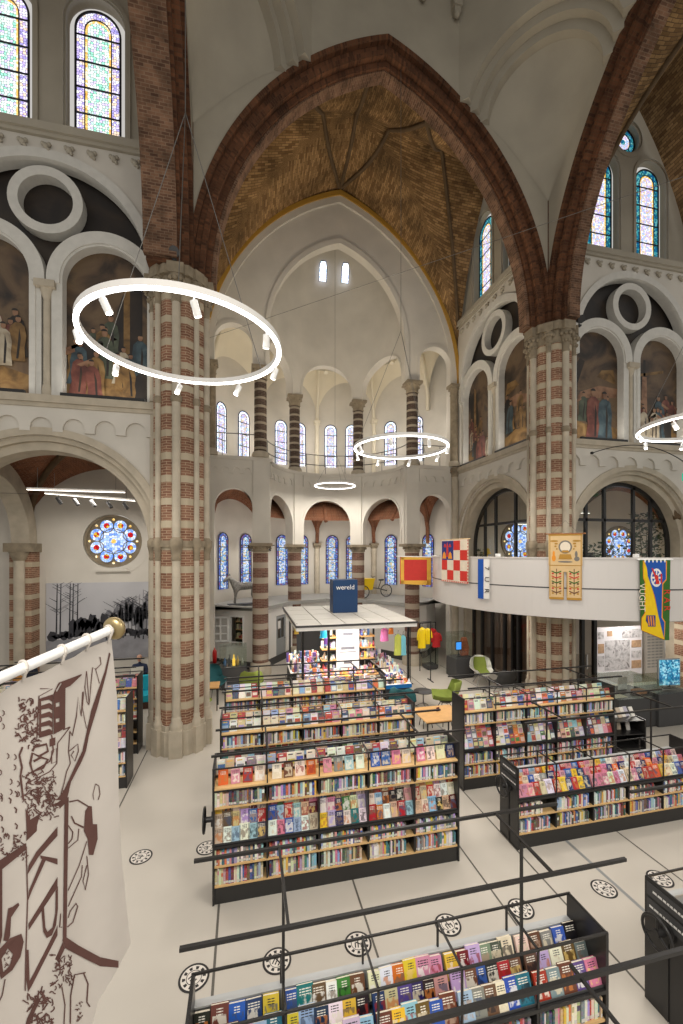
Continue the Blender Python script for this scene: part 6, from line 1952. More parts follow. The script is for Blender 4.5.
# ceiling lights in the upper right room
for i, (x0, y0, x1, y1, z, lab) in enumerate(((12.0, 14.2, 13.6, 14.2, 6.6, 'first white light bar'), (13.9, 15.2, 15.6, 15.2, 6.4, 'second white light bar'), (11.2, 15.5, 12.6, 15.5, 6.2, 'third white light bar'))):
    track((x0, y0, z), (x1, y1, z), 0, lab + ' hanging in the room behind the balcony', .9)

# ================================================================== lounge furniture
teal_f = plain('teal_fabric', (40, 92, 98), .9, noise=.08, nscale=12); green_f = plain('olive_green_fabric', (126, 140, 62), .9, noise=.08, nscale=12); grey_f = plain('charcoal_fabric', (58, 58, 58), .9); shell_w = plain('shell_white', (220, 220, 214), .4)
def shell_chair(x, y, rz, label, fmat, seatmat=None, leg=steel, h=.82, group='upholstered lounge chairs'):
    root = empty('lounge_chair', (x, y, 0), rz, label, 'chair', group); root.scale = (1.12, 1.12, 1.12)
    # scooped shell from seat to back
    rows = []; n = 9
    prof = [(-.36, .40), (-.28, .385), (-.1, .37), (.1, .375), (.22, .41), (.30, .52), (.36, .68), (.40, h), (.41, h + .06)]
    for k, (yy, zz) in enumerate(prof):
        r = []
        wdt = [.26, .30, .33, .35, .36, .37, .36, .31, .20][k]
        for j in range(n):
            t = -1 + 2 * j / (n - 1); bend = abs(t) ** 2.4
            if k < 5: r.append((wdt * t, yy, zz + bend * .16))
            else: r.append((wdt * t, yy - bend * .20, zz))
        rows.append(r)
    def sheet(off, name, mat, lo=0, hi=9, tr=0):
        m = MB(); A = [rw[tr:n - tr] for rw in rows[lo:hi]]
        B = [[(p[0], p[1] + off * (1 if i + lo > 4 else .3), p[2] - (off if i + lo <= 4 else 0)) for p in r] for i, r in enumerate(A)]
        m.grid(A, 0); m.grid(B, 0)
        ea = A[0] + [r[-1] for r in A[1:]] + A[-1][-2::-1] + [r[0] for r in A[-2:0:-1]]; eb = B[0] + [r[-1] for r in B[1:]] + B[-1][-2::-1] + [r[0] for r in B[-2:0:-1]]
        m.grid([ea, eb], 0, closed=True)
        return m.build(name, mat, root)
    sheet(.035, 'shell', fmat)
    if seatmat:
        m = MB(); A = [[(p[0] * .8, p[1] - .012, p[2] + .012) for p in r[1:-1]] for r in rows[1:8]]
        m.grid(A, 0); m.build('upholstery', seatmat, root)
    m = MB(); m.cyl((0, 0, .30), (0, 0, .345), .16, .2, n=14); m.build('seat_frame', leg, root)
    for a in (.785, 2.356, 3.927, 5.498):
        m = MB(); m.cyl((.12 * math.cos(a), .12 * math.sin(a), .33), (.33 * math.cos(a), .33 * math.sin(a), 0), .014, .011, n=8); m.build('leg', leg, root)
    return root
shell_chair(4.66, 11.85, 2.6, 'teal lounge chair with its back to the viewer, right of the shop table', teal_f)
shell_chair(6.1, 11.95, -1.9, 'olive green lounge chair standing alone on the pale floor', green_f)
shell_chair(8.75, 14.2, -.25, 'white shell armchair with green upholstery before the dark glass', shell_w, green_f, chrome)
shell_chair(8.72, 12.85, 3.3, 'charcoal lounge chair seen from behind, before the brick pier', grey_f)
shell_chair(.22, 14.7, 3.1, 'green lounge chair seen from behind, left of the shop stand', green_f)
shell_chair(-1.05, 15.2, .6, 'teal lounge chair half hidden by the left pier', teal_f)
def stool(x, y, label):
    root = empty('stool', (x, y, 0), 0, label, 'stool', 'green stools at tables')
    m = MB(); m.lathe([(.001, .42), (.18, .42), (.21, .44), (.21, .47), (.18, .49), (.001, .49)], (0, 0, 0), 20); m.build('seat', green_f, root)
    for i in range(4):
        a = .785 + i * PI / 2; m = MB(); m.cyl((.12 * math.cos(a), .12 * math.sin(a), .43), (.2 * math.cos(a), .2 * math.sin(a), 0), .012, n=8); m.build('leg', black, root)
stool(5.05, 11.1, 'green stool on the left behind the oak table'); stool(5.65, 11.1, 'green stool on the right behind the oak table'); stool(-1.2, 13.4, 'green stool at the small table beside the left pier')
root = empty('round_table', (5.6, 12.5, 0), 0, 'small round dark table between the teal and the green chair', 'table')
m = MB(); m.lathe([(.001, .50), (.30, .50), (.31, .515), (.30, .53), (.001, .53)], (0, 0, 0), 28); m.build('table_top', darkgrey, root)
m = MB(); m.cyl((0, 0, .1), (0, 0, .5), .02, n=10); m.build('column', steel, root)
for i in range(3):
    a = .5 + i * 2.094; m = MB(); m.tube([(0, 0, .14), (.14 * math.cos(a), .14 * math.sin(a), .08), (.26 * math.cos(a), .26 * math.sin(a), .0)], .012, 6); m.build('foot', steel, root)
def table(x, y, rz, w_, d, label, h=.75, gr=None):
    root = empty('table', (x, y, 0), rz, label, 'table', gr)
    m = MB(); m.bbox(-w_ / 2, w_ / 2, -d / 2, d / 2, h - .035, h, .008); m.build('table_top', wood_table, root)
    for sx in (-1, 1):
        for sy in (-1, 1):
            m = MB(); tubebar(m, (sx * (w_ / 2 - .06), sy * (d / 2 - .06), 0), (sx * (w_ / 2 - .06), sy * (d / 2 - .06), h - .035), .015); m.build('leg', black, root)
    m = MB()
    for sy in (-1, 1): tubebar(m, (-w_ / 2 + .06, sy * (d / 2 - .06), h - .06), (w_ / 2 - .06, sy * (d / 2 - .06), h - .06), .014)
    m.build('under_frame', black, root)
table(4.98, 10.15, 0, 1.15, 1.0, 'oak topped table between the two bookcase rows'); table(-1.15, 13.95, 0, .7, .65, 'small oak table beside the left pier')
root = empty('table_sign', (5.02, 10.28, .75), .2, 'tiny dark card holder on the oak table', 'sign'); m = MB(); m.box(-.05, .05, -.02, .02, 0, .01); m.box(-.045, .045, -.004, .004, .01, .1); m.build('holder', plain('maroon', (96, 44, 52), .5), root)

# ================================================================== display cases at right and left
def case(x, y, rz, w_, d, hb, hg, label, top=False):
    root = empty('display_case', (x, y, 0), rz, label, 'display case', 'glass topped display cases')
    m = MB(); m.bbox(-w_ / 2, w_ / 2, -d / 2, d / 2, 0.04, hb, .01); m.box(-w_ / 2 + .04, w_ / 2 - .04, -d / 2 + .04, d / 2 - .04, 0, .045); m.build('base', darkgrey, root)
    m = MB(); g = .006
    for (a, b, c, e) in ((-w_ / 2, w_ / 2, -d / 2, -d / 2 + g), (-w_ / 2, w_ / 2, d / 2 - g, d / 2), (-w_ / 2, -w_ / 2 + g, -d / 2, d / 2), (w_ / 2 - g, w_ / 2, -d / 2, d / 2)): m.box(a, b, c, e, hb, hb + hg)
    m.box(-w_ / 2, w_ / 2, -d / 2, d / 2, hb + hg, hb + hg + g); m.build('glass_cover', case_glass, root)
    return root
case(8.45, 15.3, .1, .85, .7, .80, .95, 'display case with a small blue screen, left of the white shell chair')
root = empty('tablet_screen', (8.35, 15.25, .81), .1, 'small glowing blue screen inside the display case', 'screen'); m = MB(); m.box(-.14, .14, -.015, .015, .25, .6); m.build('frame', black, root); m = MB(); m.face([(-.12, -.017, .28), (.12, -.017, .28), (.12, -.017, .57), (-.12, -.017, .57)]); m.build('display', emit('screen_blue', (70, 150, 240), 1.4), root); m = MB(); m.box(-.1, .1, -.06, .06, 0, .02); m.cyl((0, 0, .02), (0, 0, .26), .015, n=8); m.build('stand', black, root)
m = MB(); m.prism([[(-.2, 0), (.2, .0), (.24, .3), (.1, .72), (-.12, .7), (-.22, .35)]], -.08, .08, lambda u, v, z: Vector((8.68 + u * .75, 15.4 + v, .81 + z))); o = m.build('carved_relief', plain('rust_relief', (160, 92, 66), .8, noise=.5, nscale=14, bump=.8)); tag(o, 'rust brown relief standing in the display case', 'relief')
case(7.75, 16.6, .1, .5, .5, .2, 1.1, 'small low glass case just left of the screen display case')
case(10.95, 10.15, -.02, 1.5, 1.1, .85, .45, 'large grey display case with papers, right of the tall bookcase')
for i, (dx, dy, c, lab) in enumerate(((-.5, -.1, (214, 208, 190), 'yellowed open papers in the large display case'), (.15, .2, (226, 224, 220), 'white portrait card standing in the large display case'), (.3, -.2, (172, 120, 84), 'brown leather item in the large display case'))):
    m = MB()
    if i == 1: m.box(-.16, .16, -.01, .01, 0, .38)
    elif i == 0: m.box(-.22, 0, -.3, .3, 0, .015); m.box(.005, .2, -.3, .3, 0, .012)
    else: m.bbox(-.2, .2, -.12, .12, 0, .12, .03)
    o = m.build('exhibit', plain('exhibit_%d' % i, c, .7, noise=.25, nscale=12), None, (10.95 + dx, 10.15 + dy, .852)); tag(o, lab, 'exhibit')
case(12.05, 9.9, 0, 1.2, .8, .95, .35, 'dark display case under the bright blue screen at the right edge')
root = empty('wall_screen', (12.1, 9.75, 0), -.12, 'bright blue screen on the dark case at the right edge', 'screen')
root.location.z = 1.02
m = MB(); m.bbox(-.36, .36, -.03, .03, .05, .86, .01); m.build('casing', grey_paint, root)
scr = stained('screen_picture', [(60, 150, 190), (120, 200, 225), (40, 110, 150), (170, 225, 240), (70, 130, 170)], 22, .9, .0, 1.0)
m = MB(); m.face([(-.33, -.033, .09), (.33, -.033, .09), (.33, -.033, .83), (-.33, -.033, .83)]); m.build('display', scr, root); m = MB(); m.box(-.2, .2, -.08, .08, 0, .02); m.cyl((0, 0, .02), (0, 0, .1), .04, n=8); m.build('stand', black, root)
# magazine stand
root = empty('magazine_stand', (9.35, 8.75, 0), -.1, 'black magazine stand right of the tall bookcase', 'stand')
m = MB(); m.box(-.42, -.39, -.3, .3, 0, .82); m.box(.39, .42, -.3, .3, 0, .82); m.box(-.39, .39, .25, .28, 0, .82); m.build('frame', black, root)
for z in (.1, .45, .78): m = MB(); m.box(-.39, .39, -.28, .25, z, z + .02); m.build('shelf', black, root)
rr = random.Random(12)
for lv, z in ((0, .80), (1, .47)):
    for i in range(6 if lv == 0 else 3):
        x = -.33 + .13 * i if lv == 0 else -.25 + .2 * i
        m = MB(); M = Matrix.Translation((9.35 + x, 8.72 + rr.uniform(-.05, .05), z)) @ Matrix.Rotation(-.5 if lv == 0 else -.2, 4, 'X'); m.bbox(-.055, .055, -.01, .02, 0, .24, .004, 0, M)
        o = m.build('magazine', plain('mag_%d%d' % (lv, i), rr.choice([(226, 222, 214), (210, 206, 200), (196, 180, 160), (222, 216, 206), (180, 176, 190)]), .5))
        tag(o, '%s pale magazine from the left on the %s of the magazine stand' % (['first', 'second', 'third', 'fourth', 'fifth', 'sixth'][i], ['top', 'lower shelf'][lv]), 'magazine', 'magazines on the stand')
# left: case with bottles
case(-.42, 15.9, 0, .95, .6, .82, .75, 'dark display case with bottles behind the left pier')
for i, (dx, c, h, lab) in enumerate(((-.3, (60, 110, 160), .3, 'blue bottle'), (-.14, (40, 44, 50), .42, 'tall dark bottle'), (.02, (232, 196, 60), .4, 'glowing yellow bottle'), (.16, (180, 150, 80), .34, 'ochre bottle'), (.32, (150, 150, 140), .28, 'grey bottle'))):
    m = MB(); m.lathe([(.001, 0), (.05, 0), (.055, h * .55), (.02, h * .75), (.02, h), (.001, h)], (0, 0, 0), 14)
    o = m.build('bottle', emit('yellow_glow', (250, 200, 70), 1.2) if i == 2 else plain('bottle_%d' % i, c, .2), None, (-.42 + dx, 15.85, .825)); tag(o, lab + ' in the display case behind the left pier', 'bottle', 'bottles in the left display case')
m = MB(); m.lathe([(.001, 0), (.08, 0), (.085, .42), (.05, .5), (.02, .52), (.025, .58), (.001, .58)], (0, 0, 0), 16); o = m.build('fire_extinguisher', plain('extinguisher_red', (190, 30, 30), .3), None, (-1.15, 16.9, .0)); o.location.z = .7; tag(o, 'red fire extinguisher beside the left pier', 'fire extinguisher')
m = MB(); m.bbox(-.2, .2, -.2, .2, 0, .7, .01); o = m.build('pedestal', darkgrey, None, (-1.15, 16.9, 0)); tag(o, 'dark pedestal carrying the fire extinguisher', 'pedestal')

# ================================================================== partition details
# casement in the left room
A = Vector((-1.35, 19.3)); B = Vector((.62, 17.85)); D = (B - A).normalized(); N_ = Vector((-D.y, D.x))
frP = lambda u, v, z: Vector((A.x + D.x * u + N_.x * v, A.y + D.y * u + N_.y * v, z))
root = empty('casement_window', (0, 0, 0), 0, 'open white casement window in the low partition room', 'window')
m = MB()
m.strip([(.85, 1.05), (1.62, 1.05), (1.62, 2.25), (.85, 2.25)], [(.91, 1.11), (1.56, 1.11), (1.56, 2.19), (.91, 2.19)], -.03, .1, frP, closed=True); m.build('frame', white_gloss, root)
m = MB(); frQ = lambda u, v, z: frP(.85, -.03, z) + Vector((-.62 * D.x - .35 * N_.x, -.62 * D.y - .35 * N_.y, 0)) * u + Vector((0, 0, 0))
def bar(a, b, c, d): m.face([frQ(a, 0, c), frQ(b, 0, c), frQ(b, 0, d), frQ(a, 0, d)])
for (a, b, c, d) in ((0, 1, 1.1, 1.18), (0, 1, 2.12, 2.2), (0, .1, 1.1, 2.2), (.9, 1, 1.1, 2.2), (.46, .54, 1.1, 2.2), (0, 1, 1.43, 1.48), (0, 1, 1.77, 1.82)): bar(a, b, c, d)
s_ = m.build('open_sash', white_gloss, root); so = s_.modifiers.new('thick', 'SOLIDIFY'); so.thickness = .03
m = MB(); m.prism([[(.5, .6), (2.0, .6), (2.0, 2.45), (.5, 2.45)]], .9, .93, frP); o = m.build('back_board', plain('room_back', (60, 66, 48), .8)); tag(o, 'dark olive wall seen through the open casement', 'panel')
root = empty('shelf_unit', (0, 0, 0), 0, 'crowded shelves seen through the open casement', 'shelf')
m = MB()
for z in (1.1, 1.5, 1.85, 2.15): m.prism([[(.7, z), (1.9, z), (1.9, z + .03), (.7, z + .03)]], .6, .88, frP)
m.build('shelf', wood, root)
m = MB(); rr = random.Random(6)
for z in (1.13, 1.53, 1.88, 2.18):
    u = .74
    while u < 1.85:
        w_ = rr.uniform(.05, .12); h = rr.uniform(.1, .24); m.cur = colr(rr.choice(['green', 'red', 'brown', 'cream', 'teal', 'beige', 'orange'])); m.prism([[(u, z), (u + w_, z), (u + w_, z + h), (u, z + h)]], .65, .8, frP); u += w_ + .02
o = m.build('stored_goods', book_stuff, root); tag(o, None, None, None, 'stuff')
A2 = Vector((.62, 17.85)); B2 = Vector((2.0, 19.9)); D2 = (B2 - A2).normalized(); N2 = Vector((-D2.y, D2.x))
frD = lambda u, v, z: Vector((A2.x + D2.x * u + N2.x * v, A2.y + D2.y * u + N2.y * v, z))
m = MB(); m.prism([[(1.38, .02), (2.22, .02), (2.22, 2.08), (1.38, 2.08)], [(1.5, 1.05), (1.5, 1.95), (2.1, 1.95), (2.1, 1.05)]], .02, .07, frD)
root = m.build('door_1', plain('door_grey', (150, 154, 156), .5)); tag(root, 'grey half glazed door left of the shop stand', 'door', None, 'structure')
m = MB(); m.prism([[(1.5, 1.05), (2.1, 1.05), (2.1, 1.95), (1.5, 1.95)]], .045, .045, frD, 0, back=False); m.build('door_glass', dark_glass, root)
m = MB(); m.prism([[(1.78, 1.05), (1.82, 1.05), (1.82, 1.95), (1.78, 1.95)]], .015, .075, frD); m.build('glazing_bar', plain('door_bar', (150, 154, 156), .5), root)
m = MB(); m.prism([[(1.52, 1.5), (1.76, 1.5), (1.76, 1.85), (1.52, 1.85)]], .01, .016, frD); m.build('paper_notice', white_paint, root)
m = MB(); m.cyl(frD(2.14, 0.02, 1.0), frD(2.14, -.05, 1.0), .012, n=8); m.cyl(frD(2.14, -.05, 1.0), frD(2.02, -.05, 1.0), .012, n=8); m.build('door_handle', chrome, root)

# horse sculpture on the ledge
hm = plain('horse_metal', (140, 138, 134), .45, metal=.5, noise=.4, nscale=18)
root = empty('horse_sculpture', (-.05, 19.25, 2.66), .25, 'grey metal sculpture of a horse standing on the ledge at left', 'sculpture')
V = [(.42, 0, .82), (.15, 0, .80), (-.15, 0, .80), (-.38, 0, .84), (-.55, 0, 1.08), (-.66, 0, 1.22), (-.84, 0, 1.08), (-.92, 0, 1.0),
     (.46, .09, .62), (.40, .09, .40), (.47, .09, .22), (.45, .09, .03), (.46, -.09, .62), (.40, -.09, .40), (.47, -.09, .22), (.45, -.09, .03),
     (-.36, .09, .60), (-.36, .09, .34), (-.37, .09, .04), (-.36, -.09, .60), (-.40, -.09, .34), (-.44, -.09, .06), (.56, 0, .78), (.66, 0, .55), (.68, 0, .35)]
E_ = [(0, 1), (1, 2), (2, 3), (3, 4), (4, 5), (5, 6), (6, 7), (0, 8), (8, 9), (9, 10), (10, 11), (0, 12), (12, 13), (13, 14), (14, 15), (3, 16), (16, 17), (17, 18), (3, 19), (19, 20), (20, 21), (0, 22), (22, 23), (23, 24)]
Rr = [.17, .18, .18, .18, .12, .095, .075, .055, .10, .065, .045, .05, .10, .065, .045, .05, .085, .055, .05, .085, .055, .05, .05, .045, .03]
skin_body('body', V, E_, Rr, hm, root, 1)
for s_ in (-1, 1):
    m = MB(); m.lathe([(.03, 0), (.025, .05), (.001, .11)], (-.63, s_ * .05, 1.28), 8); m.build('ear', hm, root)
m = MB(); m.bbox(-.7, .7, -.25, .25, -.0, .03, .01); m.build('base', darkgrey, root)
# yellow cargo bike on the right ledge
root = empty('cargo_bike', (6.05, 20.6, 2.66), .1, 'yellow box cargo bike parked on the ledge right of the apse centre', 'bicycle')
yl = plain('bike_yellow', (236, 200, 30), .4)
def hexa(m, base, top, mi=0): m.grid([base, top], mi, sm=False, closed=True); m.face(base[::-1], mi); m.face(top, mi)
m = MB(); hexa(m, [(-.55, -.3, .42), (.25, -.3, .42), (.25, .3, .42), (-.55, .3, .42)], [(-.75, -.36, .95), (.35, -.36, .95), (.35, .36, .95), (-.75, .36, .95)]); m.build('cargo_box', yl, root)
m = MB(); m.box(-.78, .38, -.38, .38, .95, .98); m.build('box_rim', yl, root)
for x, yy, L_ in ((-.3, -.42, 'wheel'), (-.3, .42, 'wheel'), (1.15, 0, 'wheel')):
    m = MB(); m.tube([(x + .31 * math.cos(t), yy, .33 + .31 * math.sin(t)) for t in [2 * PI * i / 28 for i in range(28)]], .025, 8, closed=True)
    for i in range(10): t = 2 * PI * i / 10; m.cyl((x, yy, .33), (x + .3 * math.cos(t), yy, .33 + .3 * math.sin(t)), .004, n=4)
    m.cyl((x, yy - .04, .33), (x, yy + .04, .33), .03, n=10); m.build('wheel', black, root)
m = MB(); m.tube([(.3, 0, .5), (.7, 0, .45), (1.15, 0, .33)], .025, 8); m.tube([(.7, 0, .45), (.85, 0, .85)], .022, 8); m.tube([(.35, 0, .6), (.4, 0, 1.05)], .022, 8); m.tube([(.4, -.28, 1.1), (.38, 0, 1.05), (.4, .28, 1.1)], .016, 8); m.build('bike_frame', black, root)
m = MB(); m.bbox(.72, 1.0, -.09, .09, .85, .93, .03); m.build('saddle', black, root)
m = MB(); m.box(5.05, 5.45, 20.75, 20.9, 2.66, 3.25); o = m.build('loudspeaker', black); tag(o, 'small black box standing left of the yellow cargo bike', 'box')

# ================================================================== shop stand
RX0, RX1, RY0, RY1, RZ = 1.52, 5.45, 12.65, 17.2, 2.74
root = empty('shop_stand', (0, 0, 0), 0, 'square shop stand with white panelled roof in front of the apse', 'kiosk')
m = MB(); m.box(RX0, RX1, RY0, RY1, RZ - .16, RZ - .02); m.build('roof_frame', white_paint, root)
m = MB(); nx, ny = 5, 4
for i in range(nx):
    for j in range(ny):
        a, b = RX0 + (RX1 - RX0) * i / nx, RX0 + (RX1 - RX0) * (i + 1) / nx; c, d = RY0 + (RY1 - RY0) * j / ny, RY0 + (RY1 - RY0) * (j + 1) / ny
        m.box(a + .015, b - .015, c + .015, d - .015, RZ - .02, RZ + .01)
m.build('roof_panels', plain('roof_panel', (205, 203, 196), .6), root)
m = MB(); m.box(RX0, RX1, RY0, RY1, RZ - .022, RZ - .012); m.box(RX0 - .02, RX1 + .02, RY0 - .02, RY0, RZ - .05, RZ + .012); m.box(RX0 - .02, RX0, RY0, RY1, RZ - .05, RZ + .012); m.build('roof_edge', darkgrey, root)
for x in (RX0 + .25, 2.6, RX1 - .15):
    for y in (RY0 + .4, RY1 - .3): m = MB(); tubebar(m, (x, y, 0), (x, y, RZ - .16), .035); m.build('post', black, root)
m = MB(); m.box(RX0 + .5, RX1 - .6, RY1 - .5, RY1 - .44, 0, 2.5); m.build('rear_panel', darkgrey, root)
m = MB(); m.box(RX0 + .3, RX1 - .3, RY0 + .3, RY0 + .36, RZ - .2, RZ - .17); m.box(RX0 + .3, RX1 - .3, 14.6, 14.66, RZ - .2, RZ - .17); m.build('light_strip', led, root)
sign = empty('sign_box', (3.62, 15.3, RZ + .01), 0, 'dark blue box sign standing on the shop roof', 'sign')
sm_ = plain('sign_blue', (22, 58, 100), .4)
m = MB(); m.bbox(-.47, .47, -.3, .3, 0, 1.22, .01); m.build('box', sm_, sign)
letters('wereld', lambda u, v, z: Vector((3.62 + u, 15.0 - v, z)) - Vector(sign.location), 0.0, RZ + .95, .25, white_gloss, sign, rot=0, label='white lettering', v=.003)
# display tower
root = empty('display_tower', (3.55, 14.4, 0), 0, 'shelf tower with a white poster in the middle of the shop', 'shelf')
m = MB(); m.bbox(-.42, .42, -.06, .02, .75, 2.42, .01); m.build('poster_panel', plain('poster_white', (240, 240, 238), .5), root)
m = MB()
for z, w_ in ((2.05, .18), (1.55, .25), (1.05, .15)): m.box(-w_, w_, -.068, -.06, z, z + .10)
for z in (1.95, 1.45, .9): m.box(-.3, .3, -.066, -.06, z, z + .03)
m.build('poster_print', plain('poster_ink', (120, 122, 130), .6), root)
for s_ in (-1, 1):
    for z in (.8, 1.2, 1.6, 2.0, 2.35):
        m = MB(); a, b = (-.95, -.44) if s_ < 0 else (.44, .95); m.box(a, b, -.25, .25, z, z + .04); m.build('shelf', wood_table, root)
m = MB(); m.box(-1.0, 1.0, -.6, .3, .72, .78); m.build('counter_top', wood_table, root)
m = MB(); m.bbox(-.95, .95, -.55, .28, 0, .72, .01); m.build('cabinet', plain('cab_white', (214, 206, 196), .5), root)
# tables round it
def shop_table(x0, x1, y0, y1, h, label, blue=False, rz=0):
    root = empty('shop_table', ((x0 + x1) / 2, (y0 + y1) / 2, 0), rz, label, 'table'); a, b = (x1 - x0) / 2, (y1 - y0) / 2
    m = MB(); m.bbox(-a, a, -b, b, h - .05, h, .008); m.build('table_top', white_paint, root)
    m = MB(); m.bbox(-a + .05, a - .05, -b + .05, b - .05, 0, h - .05, .01); m.build('base', plain('shop_base', (52, 52, 54), .6) if 'shop_base' not in MATS else MATS['shop_base'], root)
    if blue: m = MB(); m.box(-a, a, -b - .012, -b, h - .13, h - .01); m.build('label_strip', plain('strip_blue', (30, 110, 180), .4), root)
shop_table(1.55, 2.45, 12.55, 13.4, .8, 'white topped shop table at the front left of the stand'); shop_table(2.5, 3.9, 12.55, 13.3, .8, 'shop table in the middle of the stand front'); shop_table(3.95, 5.2, 12.5, 13.3, .8, 'shop table with a blue edge strip at the front right', True)
shop_table(4.72, 5.3, 13.35, 16.4, .85, 'long side table along the right of the stand'); shop_table(1.5, 2.1, 14.1, 15.9, .9, 'side table along the left of the stand')
# goods, far too many to count
m = MB(); rr = random.Random(77)
GC = ['white', 'cream', 'pink', 'pale blue', 'red', 'lilac', 'beige', 'white', 'grey', 'orange', 'blue', 'black', 'yellow', 'white', 'purple']
def goods(x0, x1, y0, y1, z, n, hmax=.22):
    for i in range(n):
        x, y = rr.uniform(x0, x1), rr.uniform(y0, y1); c = colr(rr.choice(GC)); m.cur = c; k = rr.random(); h = rr.uniform(.05, hmax)
        if k < .4: a = rr.uniform(.02, .06); m.box(x - a, x + a, y - a * .7, y + a * .7, z, z + h)
        elif k < .7: r = rr.uniform(.02, .05); m.lathe([(.001, 0), (r, 0), (r * 1.1, h * .5), (r * .5, h * .8), (r * .55, h), (.001, h)], (x, y, z), 8)
        else:
            r = rr.uniform(.03, .06); m.lathe([(.001, 0), (r, r * .6), (r * .9, r * 1.4), (.001, r * 1.9)], (x, y, z), 8)
            m.lathe([(.001, 0), (r * .6, r * .5), (.001, r * 1.1)], (x, y, z + r * 1.7), 8)
goods(1.6, 2.4, 12.6, 13.35, .8, 130, .32); goods(2.55, 3.85, 12.6, 13.25, .8, 190); goods(4.0, 5.15, 12.55, 13.25, .8, 150, .16)
goods(4.76, 5.26, 13.4, 16.3, .85, 170, .3); goods(1.55, 2.05, 14.15, 15.8, .9, 120, .45)
for s_ in (-1, 1):
    for z in (.84, 1.24, 1.64, 2.04):
        a, b = (-.92, -.47) if s_ < 0 else (.47, .92); goods(3.55 + a, 3.55 + b, 14.18, 14.6, z, 18, .24)
goods(2.7, 4.4, 13.85, 14.3, .78, 60, .2)
for t in range(5): goods(1.75, 2.4, 13.44 + .12 * t, 13.51 + .12 * t, .8 + .17 * t, 40, .22)
o = m.build('souvenirs', book_stuff); tag(o, 'crowded small souvenirs and toys covering the shop tables', 'souvenirs', None, 'stuff')
m = MB()
for t in range(5): m.box(1.7, 2.42, 13.42 + .12 * t, 13.54 + .12 * t, 0, .8 + .17 * t)
o = m.build('stepped_rack', white_paint); tag(o, 'white stepped rack of goods at the left of the shop', 'rack')
# hanging clothes
def hung(px, py0, py1, y, w_, col, name, label, parent_h=.0):
    p = onY(px, py0, y); q = onY(px, py1, y); H_ = p.z - q.z
    root = empty(name, (p.x, p.y, q.z), 0, label, 'clothing')
    m = MB(); k = 22; rows = []
    for t, g in ((0, 1.0), (.3, .93), (.55, .88), (.78, .9), (.88, .86), (.94, .55), (.97, .3), (1, .24)):
        rw = w_ * g
        rows.append([((rw * .5) * math.cos(2 * PI * i / k) * (1 + .09 * math.sin(5 * 2 * PI * i / k) * (1 - t)), .24 * rw * math.sin(2 * PI * i / k), H_ * t) for i in range(k)])
    if name in ('raincoat', 'jacket'):
        for s_ in (-1, 1): m.tube([(s_ * w_ * .34, 0, H_ * .89), (s_ * w_ * .52, 0, H_ * .7), (s_ * w_ * .58, -.02, H_ * .38)], [w_ * .13, w_ * .12, w_ * .1], 10)
    m.grid(rows, 0, closed=True); m.face(rows[-1], 0); m.build('garment', col, root)
    m = MB(); m.tube([(-.16 * w_ / .4, 0, H_ * .97), (0, 0, H_ * 1.02), (.16 * w_ / .4, 0, H_ * .97)], .008, 6); m.tube([(0, 0, H_ * 1.02), (0, 0, H_ + .09), (.03, 0, H_ + .12), (.0, 0, H_ + .14)], .006, 6); m.build('hanger', black, root)
yel = plain('raincoat_yellow', (236, 204, 30), .35)
hung(422, 627, 648, 14.9, .32, yel, 'raincoat', 'yellow raincoat hanging next to the apse column, left of the pair'); hung(427.5, 628, 644, 15.2, .30, yel, 'raincoat', 'yellow raincoat hanging next to the apse column, right of the pair')
hung(398, 634, 655, 14.6, .30, plain('towel_lime', (198, 206, 96), .8), 'towel', 'lime green cloth hanging under the right of the shop roof'); hung(403, 635, 655, 14.6, .26, plain('towel_blue', (120, 196, 214), .8), 'towel', 'light blue cloth hanging under the right of the shop roof')
hung(384.5, 628, 641, 14.0, .30, plain('scarf_pink', (216, 120, 176), .8), 'shawl', 'pink cloth hanging inside the shop stand'); hung(391, 628, 634, 14.0, .2, plain('cap_orange', (226, 130, 60), .8), 'cap', 'small orange cap hanging inside the shop stand')
hung(323.5, 630, 638, 13.6, .24, plain('balloon_blue', (40, 160, 200), .4), 'wind_spinner', 'turquoise ornament hanging at the left of the shop'); hung(327, 637, 644, 13.6, .22, plain('balloon_purple', (112, 70, 150), .4), 'wind_spinner', 'purple ornament hanging at the left of the shop'); hung(296.5, 628, 634, 13.0, .14, plain('lamp_yellow', (240, 200, 80), .4), 'paper_lantern', 'small yellow lantern at the left corner of the shop roof')
root = empty('clothes_rail', (6.6, 15.0, 0), 0, 'black clothes rail carrying the yellow raincoats', 'rail'); m = MB(); zr_ = onY(422, 622, 15).z
tubebar(m, (-.45, 0, zr_), (.45, 0, zr_), .015); m.build('rail', black, root)
for s_ in (-1, 1): m = MB(); tubebar(m, (s_ * .42, 0, 0), (s_ * .42, 0, zr_), .015); m.build('post', black, root); m = MB(); tubebar(m, (s_ * .42, -.25, .015), (s_ * .42, .25, .015), .015); m.build('foot', black, root)
rd = plain('cloth_red', (176, 34, 36), .8); hung(432, 628, 642, 16.4, .34, rd, 'jacket', 'red jacket on a stand beyond the yellow raincoats, left one'); hung(436.5, 632, 647, 16.2, .36, rd, 'jacket', 'red jacket on a stand beyond the yellow raincoats, right one')
root = empty('clothes_rail', (7.55, 16.4, 0), .2, 'dark stand carrying the red jackets', 'rail'); m = MB(); tubebar(m, (-.4, 0, 2.0), (.4, 0, 2.0), .015); m.build('rail', black, root)
for s_ in (-1, 1): m = MB(); tubebar(m, (s_ * .4, 0, 0), (s_ * .4, 0, 2.0), .015); m.build('post', black, root)
